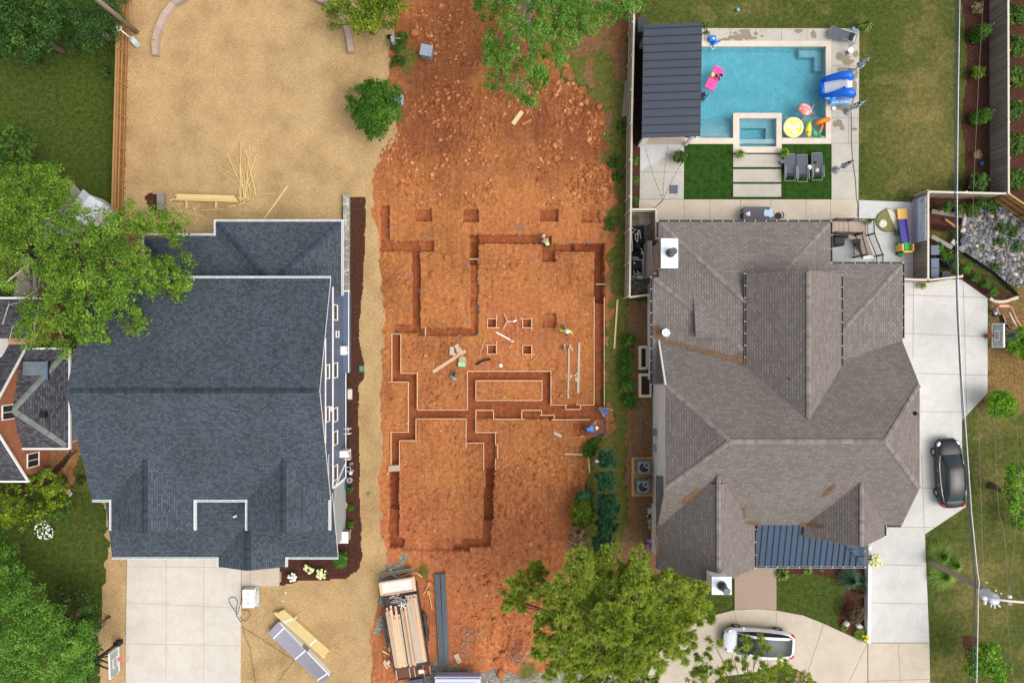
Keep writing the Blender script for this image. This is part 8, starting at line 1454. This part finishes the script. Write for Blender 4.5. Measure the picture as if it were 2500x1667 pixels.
for z, w_, d_ in ((.05, .48, .30), (.5, .48, .30), (.85, .5, .33), (1.1, .4, .24), (1.15, .3, .15)): secs.append([(c.x - w_, c.y - d_, z), (c.x - w_ * .8, c.y - d_ * 1.25, z), (c.x + w_ * .6, c.y - d_ * 1.2, z), (c.x + w_, c.y - d_, z), (c.x + w_, c.y + d_, z), (c.x - w_, c.y + d_, z), (c.x - w_, c.y - d_, z)])
loft(b, secs, 0); b.add(secs[-1][:-1], [tuple(range(6))], 0); b.build('cover', M_('grill_cover', (42, 46, 52), .6, .12, 4), gr_)
# teardrop putting mat
pm_ = thing('play_canopy', 'teardrop-shaped olive and cream play canopy with a white disc on the side patio', 'canopy', P(2165, 540)); out = [(2164, 509), (2175, 512), (2184, 522), (2190, 535), (2194, 550), (2193, 560), (2188, 565), (2175, 567), (2160, 567), (2148, 562), (2139, 552), (2136, 540), (2140, 527), (2150, 517)]
MB().prism([P2(*p) for p in out], .05, .12).build('edge', M_('olive_edge', (96, 90, 66), .7), pm_); cx_, cy_ = 2165, 540
inn = [(cx_ + (x - cx_) * .95, cy_ + (y - cy_) * .95) for x, y in out]; MB().prism([P2(*p) for p in inn if True], .121, .14).build('mat', M_('olive_mat', (124, 120, 76), .8, .15, 8), pm_)
MB().prism([P2(*p) for p in ((2163, 511), (2174, 513), (2183, 523), (2188, 536), (2191, 550), (2190, 560), (2186, 564), (2172, 533))], .141, .155).build('panel', M_('cream_mat', (206, 204, 184), .7, .03), pm_)
p = P(2153, 547); MB().lathe((p.x, p.y, .141), [(.28, 0), (.28, .03)], 24, 0, False).build('disc', MATS['cream_mat'], pm_); MB().blob(P(2147, 543) + Vector((0, 0, .2)), .1, 10, 6).build('knob', m_white, pm_)
# toy slide
ts = thing('toy_playhouse_slide', 'plastic toddler slide set in yellow, purple and green by the mural fence', 'toy slide', P(2208, 565)); my = M_('toy_yellow', (236, 186, 96), .5, .04); mp_ = M_('toy_purple', (98, 84, 170), .5, .05); mg_ = M_('toy_green', (60, 190, 84), .5, .05); md_ = M_('toy_dark_green', (52, 130, 70), .5)
MB().bar(P(2201, 510, .3), P(2203, 535, .3), .66, .12).build('upper_panel', my, ts); MB().bar(P(2203, 536, .3), P(2212, 591, .75), .6, .06).build('ramp', mp_, ts)
for s in (-9, 9): MB().bar(P(2203 + s, 536, .38), P(2212 + s, 591, .85), .07, .14).build('ramp_side', mp_, ts)
for k in range(5): MB().bar(P(2200 + 1.7 * k, 545 + 9.5 * k, .44 + .08 * k), P(2212 + 1.7 * k, 544 + 9.5 * k, .44 + .08 * k), .06, .05).build('rung', mp_, ts)
a = P(2199, 617, .7); c = P(2228, 596, .7); b = MB(); b.box(a.x, c.x, a.y, a.y + .1, .05, .9); b.box(a.x, a.x + .1, a.y, c.y, .05, .9); b.box(c.x - .1, c.x, a.y, c.y, .05, .9); b.build('tower', my, ts); MB().box(a.x + .32, a.x + .72, a.y + .12, c.y + .15, .5, .62).build('seat', mg_, ts)
for x, y in ((2192, 570), (2196, 597), (2196, 621)): MB().obox(P(x, y, .2), (.36, .22, .3), R(-20)).build('foot', md_, ts)
# bins and bicycles
for i, (x, y) in enumerate(((2272, 613), (2272, 644), (2272, 668))):
    t = thing('wheelie_bin', f'{("upper", "middle", "lower")[i]} grey-blue bin in the row along the mural fence', 'bin', P(x, y), 'bins along the fence'); p = P(x, y, .5); MB().box(p.x - .24, p.x + .24, p.y - .3, p.y + .3, .05, .95).build('body', M_('bin_slate', (80, 92, 112), .6, .08), t); MB().box(p.x - .27, p.x + .27, p.y - .33, p.y + .33, .95, 1.02).build('lid', M_('bin_lid', (96, 106, 126), .55, .06), t)
t = thing('wheelie_bin', 'dark bin standing apart near the slanting fence', 'bin', P(2298, 672)); p = P(2298, 673, .3); MB().obox((p.x, p.y, .42), (.5, .4, .75)).build('body', MATS['bin_slate'], t); MB().obox((p.x, p.y, .83), (.56, .45, .06)).build('lid', M_('bin_dark', (56, 66, 84), .5), t)
def bike(x, y, ang, la):
    t = thing('bicycle', la, 'bicycle', P(x, y), 'bicycles by the mulch bed'); c = P(x, y); d = Vector((math.cos(ang), math.sin(ang), 0)); T = Matrix.Rotation(ang, 3, 'Z') @ Matrix.Rotation(R(70), 3, 'X')
    for s in (-.5, .5): MB().torus(c + d * s + Vector((0, 0, .33)), .31, .022, 26, 6, 0, T).build('wheel', m_tyre, t)
    f_ = MB(); A, B_, C_, D_ = c + d * -.5 + Vector((0, 0, .33)), c + d * -.15 + Vector((0, .0, .75)), c + d * .35 + Vector((0, 0, .8)), c + d * -.05 + Vector((0, 0, .33)); f_.tube([A, B_, C_, D_, A], .02, 6); f_.tube([B_, D_], .02, 6); f_.tube([C_, c + d * .5 + Vector((0, 0, .33))], .02, 6); f_.build('frame', M_('bike_blue', (40, 70, 110), .4), t)
    n_ = Vector((-d.y, d.x, 0)); MB().tube([C_ + n_ * .28 + Vector((0, 0, .15)), C_ + Vector((0, 0, .18)), C_ - n_ * .28 + Vector((0, 0, .15))], .018, 6).build('handlebar', m_rail, t); MB().blob(B_ + Vector((0, 0, .08)), (.13, .07, .03), 8, 5, rz=ang).build('saddle', m_dkmetal, t)
bike(2285, 638, R(-15), 'left of two bicycles lying by the mulch bed'); bike(2298, 648, R(-50), 'right of two bicycles lying by the mulch bed')
# pool equipment
pe = thing('pool_pump_set', 'black pool pumps and filters with white pipes inside the pump yard', 'pump set', P(1553, 600)); m_pvc = M_('white_pipe', (214, 210, 204), .5, .05); m_pump = M_('pump_black', (24, 28, 34), .5, .1)
for x, y, r_, h in ((1549, 578, .2, .5), (1561, 592, .22, .7), (1553, 604, .28, .75), (1545, 564, .16, .4)): p = P(x, y); MB().lathe((p.x, p.y, .02), [(r_, 0), (r_, h), (r_ * .8, h + .1), (r_ * .3, h + .14)], 18).build('filter_tank', m_pump, pe)
c = P(1553, 645, .4); MB().obox((c.x, c.y, .36), (.62, .72, .66)).build('heater', m_pump, pe); MB().obox((c.x - .18, c.y + .05, .70), (.07, .15, .02)).build('control_panel', m_white, pe); MB().box(P(1541, 0).x, P(1572, 0).x, P(0, 675).y, P(0, 552).y, -.02, .04).build('pad', M_('pad_dark', (58, 58, 62), .9, .15), pe)
for pts in (((1542, 567), (1544, 604), (1543, 610)), ((1551, 570), (1551, 583), (1571, 618), (1571, 668), (1548, 669), (1547, 660)), ((1558, 561), (1557, 590)), ((1561, 561), (1565, 586)), ((1556, 660), (1557, 665), (1568, 665), (1568, 634), (1544, 634)), ((1541, 629), (1558, 629), (1558, 634))): MB().tube([P(*q_, .8) for q_ in pts], .035, 7).build('pipe', m_pvc, pe)
for x, y in ((1544, 557), (1550, 561), (1543, 611), (1567, 618), (1555, 571), (1545, 567)): MB().blob(P(x, y, .8), .07, 8, 6).build('valve', m_pvc, pe)
tag(MB().obox(P(1562, 677, .5), (.5, .24, .4)).build('junction_box', M_('box_grey', (186, 184, 180), .6)), 'pale electrical box at the south end of the pumps', 'box'); tag(MB().obox(P(1547, 676, .4), (.26, .2, .3)).build('junction_box', M_('box_green', (120, 140, 130), .6)), 'small green-grey box left of the pale electrical box', 'box')
tag(MB().obox(P(1572, 700) + Vector((0, 0, .04)), (.36, .1, .05), R(35)).build('offcut', m_greyb), 'pale stick on the gravel in the pump yard', 'offcut')
# window wells
for i, (y0, y1, x1) in enumerate(((844, 902, 1579), (911, 969, 1588))):
    t = thing('window_well', f'{"upper" if i == 0 else "lower"} cream-framed window well against the white wall', 'window well', P(1566, (y0 + y1) / 2), 'window wells'); w_ = MB(); A = P(1557, y1); C_ = P(x1, y0); f_ = .19; w_.box(A.x, C_.x, C_.y - f_, C_.y, 0, .35); w_.box(A.x, C_.x, A.y, A.y + f_, 0, .35); w_.box(A.x, A.x + f_, A.y + f_, C_.y - f_, 0, .348); w_.box(C_.x - .1, C_.x, A.y + f_, C_.y - f_, 0, .346)
    w_.build('frame', M_('cream_block', (218, 200, 178), .8, .05), t); MB().box(A.x + f_, C_.x - .1, A.y + f_, C_.y - f_, .0, .03).build('well_floor', M_('well_dark', (62, 48, 40), .95, .3, 6), t)
# air conditioners
ac = thing('equipment_pad', 'tan timber-framed gravel pad under the two air conditioners', 'pad', P(1568, 1162)); A = P(1541, 1210); C_ = P(1595, 1115); w_ = MB(); 
for q_ in ((A.x, C_.x, A.y, A.y + .15), (A.x, C_.x, C_.y - .15, C_.y), (A.x, A.x + .15, A.y + .15, C_.y - .15), (C_.x - .15, C_.x, A.y + .15, C_.y - .15)): w_.box(*q_, 0, .16)
w_.build('frame', wood('pad_timber', (176, 124, 76), (198, 148, 98)), ac); MB().box(A.x + .15, C_.x - .15, A.y + .15, C_.y - .15, 0, .08).build('gravel', M_('tan_gravel', (168, 138, 100), .95, .35, 22, .8, 40), ac)
def acu():
    t = thing('air_conditioner', 'x', 'air conditioner', (0, 0, 0)); o = MB(); o.box(-.45, .45, -.45, .45, .12, .85); o.build('casing', M_('ac_grey', (126, 138, 140), .5, .05), t, bevel=.08); o = MB(); o.torus((0, 0, .87), .38, .05, 32, 8); o.build('top_ring', M_('ac_ring', (140, 152, 156), .45), t); o = MB(); o.lathe((0, 0, .852), [(.36, 0), (.36, .004)], 28, 0, False); o.build('fan_recess', M_('ac_black', (20, 24, 28), .4), t)
    for k in range(5): a0 = k * 1.2566; o = MB(); o.add([(.05 * math.cos(a0), .05 * math.sin(a0), .875), (.33 * math.cos(a0 - .2), .33 * math.sin(a0 - .2), .87), (.34 * math.cos(a0 + .42), .34 * math.sin(a0 + .42), .885), (.05 * math.cos(a0 + 1), .05 * math.sin(a0 + 1), .88)], [(0, 1, 2, 3)]); o.build('blade', M_('ac_blade', (150, 156, 162), .35, .1, metal=.3) if k in (0, 1) else m_rail, t)
    return t
u0 = acu()
for i, (x, y, la) in enumerate(((1570, 1139, 'upper grey air conditioner on the timber pad'), (1568, 1186, 'lower grey air conditioner on the timber pad'))):
    o = u0 if i == 0 else copy_tree(u0); p = P(x, y, .5); o.location = (p.x, p.y, 0); o['label'] = la; o['group'] = 'air conditioners'
tag(MB().tube([P(1578, 1168, .3), P(1586, 1162, .35), P(1596, 1167, .4)], .04, 6).build('insulated_pipe', m_dkmetal), 'black insulated pipe from the lower air conditioner to the wall', 'pipe')
for x, y, w_, h, la, m in ((1598, 1055, .32, .6, 'grey meter box on the white west wall, upper', 'ac_grey'), (1597, 1094, .3, .5, 'grey meter box on the white west wall, lower', 'ac_ring')): tag(MB().obox(P(x, y, 1.2), (.25, w_ + .1, h)).build('meter_box', MATS[m]), la, 'box')
p = P(1585, 1282); b = MB(); b.obox((p.x, p.y + .35, .2), (.3, .3, .3), .2, 0); b.obox((p.x, p.y - .05, .12), (.22, .3, .16), -.2, 0); tag(b.build('storage_jars', M_('sage_plastic', (150, 160, 132), .5, .1)), 'two sage green containers by the white wall', 'container')
tag(MB().obox(P(1586, 1246, .2), (.3, .4, .3), .1).build('bucket_box', MATS['box_grey']), 'small grey box by the white wall above the green containers', 'box'); tag(MB().blob(P(1580, 1259) + Vector((0, 0, .07)), .09, 8, 6).build('stone', MATS['pale_boulder']), 'pale stone by the white wall', 'stone')
mt_, tt, bb_ = new_mat('printed_bag'); ob = tt.n('ShaderNodeTexCoord').outputs['Object']; tt.l(tt.ramp(tt.noise(6, 2, .6, ob).outputs[0], [(.4, lin((50, 60, 150))), (.5, lin((150, 90, 110))), (.6, lin((196, 180, 200)))]), bb_.inputs['Base Color'])
for y, la in ((1316, 'upper blue and purple printed bag by the wall'), (1329, 'lower blue printed bag by the wall')): tag(MB().blob(P(1586, y) + Vector((0, 0, .1)), (.3, .2, .1), 12, 5, 0, .1, .1, y).build('soil_bag', mt_), la, 'bag')
p = P(1458, 1124); tag(MB().blob(p + Vector((0, 0, .1)), (.2, .14, .08), 8, 5, 0, .3).build('plastic_litter', m_white), 'scrap of white plastic under the top conifer', 'litter')
# mulch bed items beside the blue house
bd = concrete('lid_concrete', (190, 186, 174)); t = thing('fibreglass_lid', 'long rounded pale lid lying in the mulch beside the blue house', 'lid', P(854, 962)); p = P(854, 962, .1); MB().obox((p.x, p.y, .09), (.36, .78, .16), 0).build('body', bd, t, bevel=.09); MB().obox((p.x - .03, p.y + .02, .17), (.24, .6, .04), 0).build('panel', M_('lid_top', (206, 202, 192), .7, .04), t, bevel=.02)
for i, (x, y, r_, m, la) in enumerate(((860, 1130, .1, 'navy_mat', 'small white-rimmed pot, topmost in the mulch'), (853, 1143, .18, 'paint_blue', 'big bucket of dark blue paint in the mulch'), (862, 1148, .09, 'slate_square', 'small grey tin touching the blue paint bucket'), (859, 1153, .11, 'pinkish_hat', 'pale pink bucket lid below the blue paint bucket'), (856, 1170, .18, 'slate_top', 'big white-rimmed bucket holding grey water'))):
    if m == 'paint_blue': M_('paint_blue', (26, 34, 78), .3)
    t = thing('bucket', la, 'bucket', P(x, y), 'buckets in the side mulch bed'); p = P(x, y); MB().lathe((p.x, p.y, .02), [(r_ * .85, 0), (r_, .3), (r_ * 1.05, .32), (r_ * .92, .33), (r_ * .9, .25)], 20).build('pail', m_white, t); MB().lathe((p.x, p.y, .02), [(r_ * .9, .26), (r_ * .9, .30)], 18, 0, False).build('contents', MATS[m], t)
p = P(840, 1163); b = MB(); b.obox((p.x, p.y + .05, .4), (.3, .22, .3), .2, 0); b.tube([(p.x - .05, p.y, .1), (p.x - .05, p.y - .3, .15)], .03, 6); tag(b.build('hose_reel', M_('pale_green_metal', (146, 164, 156), .6, .2, 7)), 'pale green tap fitting at the foot of the blue wall', 'tap')
for x, y, la in ((884, 900, 'green valve box lid half buried in the straw, larger'), (900, 1206, 'small green lid lying in the straw strip')): tag(MB().obox(P(x, y) + Vector((0, 0, .05)), (.36 if x < 890 else .2, .42 if x < 890 else .2, .05), .05).build('valve_box', M_('valve_green', (86, 136, 108), .7, .2, 8)), la, 'lid')
# utilities
ub = thing('transformer_box', 'grey utility transformer box on the clay near the sweetgum tree', 'utility box', P(1040, 128)); c = P(1041, 125, .7); MB().obox((c.x, c.y, .4), (.78, .72, .8), R(-12)).build('body', M_('utility_grey', (128, 140, 152), .5, .05), ub, bevel=.04); MB().obox((c.x, c.y, .84), (.86, .8, .07), R(-12)).build('lid', M_('utility_lid', (150, 160, 172), .45, .04), ub, bevel=.03)
ub = thing('transformer_box', 'grey-blue utility box half under the round bush', 'utility box', P(974, 244)); c = P(974, 244, .5); MB().obox((c.x, c.y, .3), (.6, .68, .6), R(-5)).build('body', MATS['utility_grey'], ub, bevel=.04); MB().obox((c.x, c.y, .62), (.66, .74, .05), R(-5)).build('lid', MATS['utility_lid'], ub, bevel=.02)
mt = thing('meter_post', 'grey meter on a short post among the weeds at the top', 'meter', P(964, 110)); c = P(964, 110); MB().obox((c.x, c.y, .5), (.24, .4, 1.0), R(12)).build('box', MATS['utility_lid'], mt); MB().obox((c.x - .02, c.y + .3, .45), (.2, .12, .6), R(12)).build('cap', M_('meter_tan', (196, 170, 130), .6), mt); MB().blob((c.x - .3, c.y + .45, .3), (.26, .16, .25), 9, 5).build('cover', m_dkmetal, mt); MB().tube([(c.x + .1, c.y + .2, .6), (c.x + .5, c.y + .25, .5), (c.x + .8, c.y + .45, .4)], .02, 5).build('conduit', m_pvc, mt)
vp = thing('pipe_pedestal', 'white vent pipe rising from a green-white box beside the leaning pole', 'utility post', P(337, 110)); c = P(334, 106); MB().obox((c.x, c.y, .22), (.36, .52, .44), R(40)).build('box', M_('aqua_white', (186, 206, 204), .5, .05), vp); MB().tube([(c.x - .1, c.y + .1, .3), (c.x - .1, c.y + .1, 2.0)], .045, 8).build('pipe', m_white, vp); MB().torus((c.x - .1, c.y + .12, 2.05), .16, .03, 20, 6).build('hoop', m_white, vp)
ut = thing('utility_pole', 'grey timber pole rising past the upper left trees', 'pole', P(336, 79)); c = P(334, 79); m_pole = wood('pole_wood', (128, 112, 98), (152, 138, 124)); MB().tube([(c.x, c.y, -.2), (c.x - .0, c.y, 4.2), (c.x - .05, c.y + .02, 9.5)], [.17, .16, .13], 12).build('shaft', m_pole, ut)
# hydro stuff in front of the new house
hp = thing('ac_carton', 'pair of white wrapped air handlers on a grey pallet beside the new driveway', 'carton', P(610, 1462)); c = P(606, 1461, .6)
for k, y in enumerate((.33, -.33)): MB().box(c.x - .40, c.x + .40, c.y + y - .31, c.y + y + .31, .12, .62).build('carton', m_white, hp); o = MB(); o.torus((c.x - .02, c.y + y, .63), .09, .012, 6, 4); o.build('mark', m_dkmetal, hp)
MB().box(c.x - .35, c.x + .62, c.y - .75, c.y + .72, .03, .12).build('pallet', M_('grey_wrap', (168, 170, 174), .4, .2, 5), hp); MB().blob((c.x + .52, c.y, .2), (.14, .6, .14), 10, 6, 0, .1).build('wrapping', M_('clear_wrap', (176, 182, 180), .3, .2, 6), hp)
for pts, la in (([(590, 1462), (585, 1480), (580, 1500), (572, 1488), (563, 1475), (558, 1463), (564, 1457), (574, 1458), (580, 1468), (577, 1485), (577, 1502), (590, 1520)], 'black hose looped on the new driveway by the cartons'), ([(590, 1490), (605, 1488), (611, 1500), (603, 1514), (592, 1514), (585, 1504)], 'loop of thin hose at the driveway edge'), ([(590, 1530), (640, 1560), (700, 1600), (718, 1610)], 'thin dark cord from the driveway to the decking pack'), ([(590, 1530), (610, 1580), (620, 1640), (624, 1667)], 'thin dark cord running down the front straw'), ([(718, 1612), (700, 1635), (678, 1667)], 'thin dark cord below the decking pack')):
    tag(MB().tube([P(x, y, .1) for x, y in pts], .02 if 'hose' in la else .012, 5).build('hose' if 'hose' in la else 'cord', M_('black_rubber', (54, 54, 58), .7)), la, 'hose' if 'hose' in la else 'cord')
for x, y, la in ((698, 1446, 'small white scrap on the straw, upper'), (691, 1466, 'small white scrap on the straw, lower')): tag(MB().blob(P(x, y) + Vector((0, 0, .04)), (.07, .07, .04), 7, 4, 0, .2).build('litter', m_white), la, 'litter')
b = MB(); b.tube([P(187, 1100, .03), P(170, 1115, .04), P(152, 1141, .03)], .05, 6); tag(b.build('drain_pipe', m_dkmetal), 'black corrugated pipe snaking from the brick house to the blue house', 'pipe')
# basketball hoops
def hoop(nm_label, base, face, hh, bw, rimmat, extra=0):
    t = thing('basketball_hoop', nm_label, 'basketball hoop', base); M = Matrix.Rotation(face, 4, 'Z')
    def W_(x, y, z): v = M @ Vector((x, y, 0)); return Vector((base[0] + v.x, base[1] + v.y, z))
    MB().bar(W_(0, 0, 0), W_(-extra, 0, 3.0), .16, .16).build('pole', m_dkmetal, t); MB().obox(W_(0, 0, .3), (.4, .3, .6), face).build('base', m_dkmetal, t)
    for s in (-.25, .25):
        MB().bar(W_(0 - extra, s * .5, 2.5), W_(1.45, s * 2, 2.9), .07, .07).build('arm', m_dkmetal, t); MB().bar(W_(-.2 - extra, s * .5, 3.0), W_(1.45, s * 2, 3.4), .07, .07).build('arm', m_dkmetal, t)
    b = MB(); b.obox(W_(1.5, 0, hh + .45), (.04, bw, 1.05), face); b.build('backboard', M_('board_glass', (150, 156, 150), .2, .06, spec=.5), t); b = MB()
    for z in (hh - .07, hh + .97): b.obox(W_(1.52, 0, z), (.09, bw + .06, .07), face)
    for s in (-1, 1): b.obox(W_(1.52, s * bw / 2, hh + .45), (.09, .06, 1.0), face)
    b.build('board_frame', M_('board_white', (214, 222, 220), .4), t); b = MB()
    for s in (-.3, .3): b.obox(W_(1.535, s, hh + .36), (.03, .05, .46), face)
    for z in (hh + .13, hh + .59): b.obox(W_(1.54, 0, z), (.03, .6, .05), face)
    b.build('target_square', MATS['board_white'], t); MB().obox(W_(1.65, 0, hh), (.3, .16, .12), face).build('rim_bracket', rimmat, t); b = MB(); b.torus(W_(2.0, 0, hh + .02), .225, .016, 26, 6); b.build('rim', rimmat, t)
    b = MB()
    for k in range(12): a = k * math.pi / 6; b.tube([W_(2.0 + .22 * math.cos(a), .22 * math.sin(a), hh), W_(2.0 + .12 * math.cos(a + .4), .12 * math.sin(a + .4), hh - .4)], .006, 4)
    b.build('net', m_white if extra else m_pvc, t)
hoop('basketball hoop with glass board on the straw beside the new driveway', (-28.1, -21.5, 0), R(2), 2.95, 1.65, M_('pink_rim', (226, 110, 120), .5), .0)
hoop('basketball hoop facing the wide driveway from the right-hand lawn', (34.0, .4, 0), R(180), 2.95, 1.55, M_('red_rim', (214, 90, 84), .5), .0)
# toy goal
gl = thing('toy_goal', 'faded pink-framed toy goal with a sagging dark net on the right lawn', 'toy goal', P(2455, 770)); m_pk = M_('faded_pink', (222, 160, 146), .6, .06); m_net = M_('dark_net', (62, 58, 48), .9, .3, 10)
for pts, m in (([(2433, 753, .9), (2440, 747, 1.0), (2462, 748, 1.0), (2470, 749, 1.0)], m_pk), ([(2433, 753, .9), (2441, 767, .3)], m_pk), ([(2470, 749, 1.0), (2480, 775, .8), (2502, 812, .3), (2496, 816, .1)], m_pk), ([(2465, 763, .7), (2474, 782, .6), (2484, 800, .5)], m_white), ([(2448, 766, .5), (2456, 788, .4), (2466, 799, .3), (2482, 802, .2)], m_pk), ([(2416, 760, .05), (2436, 748, .3)], m_dkmetal), ([(2458, 802, .05), (2463, 816, .05)], m_pine)): MB().tube([P(*q_) for q_ in pts], .035, 7).build('tube', m, gl)
b = MB(); b.add([P(2437, 772, .1), P(2448, 768, .5), P(2464, 799, .4), P(2447, 798, .05)], [(0, 1, 2, 3)]); b.build('net', m_net, gl); MB().bar(P(2440, 747, 1.02), P(2463, 747, 1.02), .16, .05).build('crossbar', m_pk, gl)
bl = thing('toy_bucket', 'blue ball on a dark stand beside the toy goal', 'toy', P(2430, 766)); MB().lathe(P(2429, 767), [(.18, 0), (.2, .15), (.15, .2)], 14).build('stand', m_rail, bl); MB().blob(P(2431, 764, .3), (.14, .14, .12), 12, 8).build('ball', M_('ice_blue', (170, 196, 226), .3, .2, 9), bl)
# utility pole on the right with transformer
px_, py_ = 30.0, -15.75; up_ = thing('utility_pole', 'tall weathered timber pole with transformer at the lower right', 'pole', (px_, py_, 0)); H_ = 7.9; MB().tube([(px_, py_, -.2), (px_, py_, 4), (px_, py_, H_)], [.2, .18, .14], 12).build('shaft', m_pole, up_)
tx = P(2425, 1461, 7.3); tr0 = MB(); tr0.lathe((tx.x, tx.y, 6.4), [(.0 + .3, 0), (.34, .05), (.34, 1.0), (.3, 1.08), (.1, 1.12)], 22); tr0 = tr0.build('transformer', M_('transformer_grey', (206, 212, 224), .4, .04), up_)
for dx, dy in ((-.15, -.36), (.05, -.42), (.28, -.36)): MB().tube([(tx.x + dx * .7, tx.y + dy * .7, 7.3), (tx.x + dx * 1.35, tx.y + dy * 1.35, 7.35)], .05, 8).build('bushing', m_pvc, tr0)
b = MB(); b.tube([(px_ + .0, py_ + .05, 7.6), P(2410, 1457, 7.7), P(2408, 1466, 7.7)], .05, 8); b.blob(P(2403, 1459, 7.7), (.2, .14, .12), 10, 6); b.blob(P(2404, 1470, 7.7), (.1, .16, .1), 10, 6); b.build('lamp_head', M_('lamp_white', (216, 214, 224), .4), up_); MB().tube([P(2410, 1459, 7.75), P(2460, 1466, 7.9), P(2520, 1471, 8.2)], .07, 8).build('lamp_arm', M_('arm_cream', (224, 212, 204), .4), up_); MB().blob(P(2465, 1456, 7.95), (.14, .1, .1), 10, 6).build('insulator', m_white, up_)
for x, y in ((2409, 1421), (2412, 1439), (2431, 1441), (2444, 1448)): MB().blob(P(x, y, 6.3), .06, 7, 5).build('bolt', m_white, up_)
# power lines
def wire(nm, label, pts, r_, mat, h=7.3): tag(MB().tube([P(x, y, h) for x, y in pts], r_, 6).build(nm, mat), label, 'cable', None)
mw = M_('cable_white', (222, 226, 226), .5); mg2 = M_('cable_teal', (36, 72, 66), .6); mv = M_('cable_violet', (96, 88, 104), .6); mth = M_('thin_wire', (140, 134, 126), .6)
wire('power_line', 'thick pale cable running the full height of the picture at the right', [(2344, -40), (2340, 200), (2337, 480), (2338, 620), (2341, 760), (2347, 900), (2359, 1060), (2372, 1250), (2387, 1400), (2391, 1420), (2388, 1450), (2388, 1500), (2386, 1600), (2384, 1700)], .027, mw); wire('power_line', 'dark teal cable just left of the thick pale cable', [(2338, -40), (2335, 300), (2332, 480), (2334, 620), (2338, 760), (2345, 900), (2356, 1060), (2368, 1250), (2382, 1420), (2380, 1500), (2379, 1700)], .022, mg2, 7.1); wire('power_line', 'violet-grey cable left of the teal one', [(2333, -40), (2331, 300), (2331, 480), (2333, 620), (2336, 760), (2343, 900), (2352, 1060), (2364, 1250), (2380, 1420), (2376, 1500), (2374, 1700)], .025, mv, 7.0)
wire('wire', 'first hair-thin wire right of the thick cables over the lawn', [(2388, 1000), (2396, 1250), (2402, 1420)], .01, mth); wire('wire', 'second hair-thin wire over the right lawn', [(2425, 1000), (2438, 1250), (2452, 1300), (2462, 1440)], .01, mth); wire('wire', 'hair-thin wire over the east mulch bed', [(2402, -20), (2390, 180), (2382, 350), (2376, 480), (2375, 620)], .01, mth); wire('wire', 'third hair-thin wire at the far right, running to the pole', [(2475, 1660), (2458, 1500), (2490, 1200), (2480, 1000)], .008, mth)
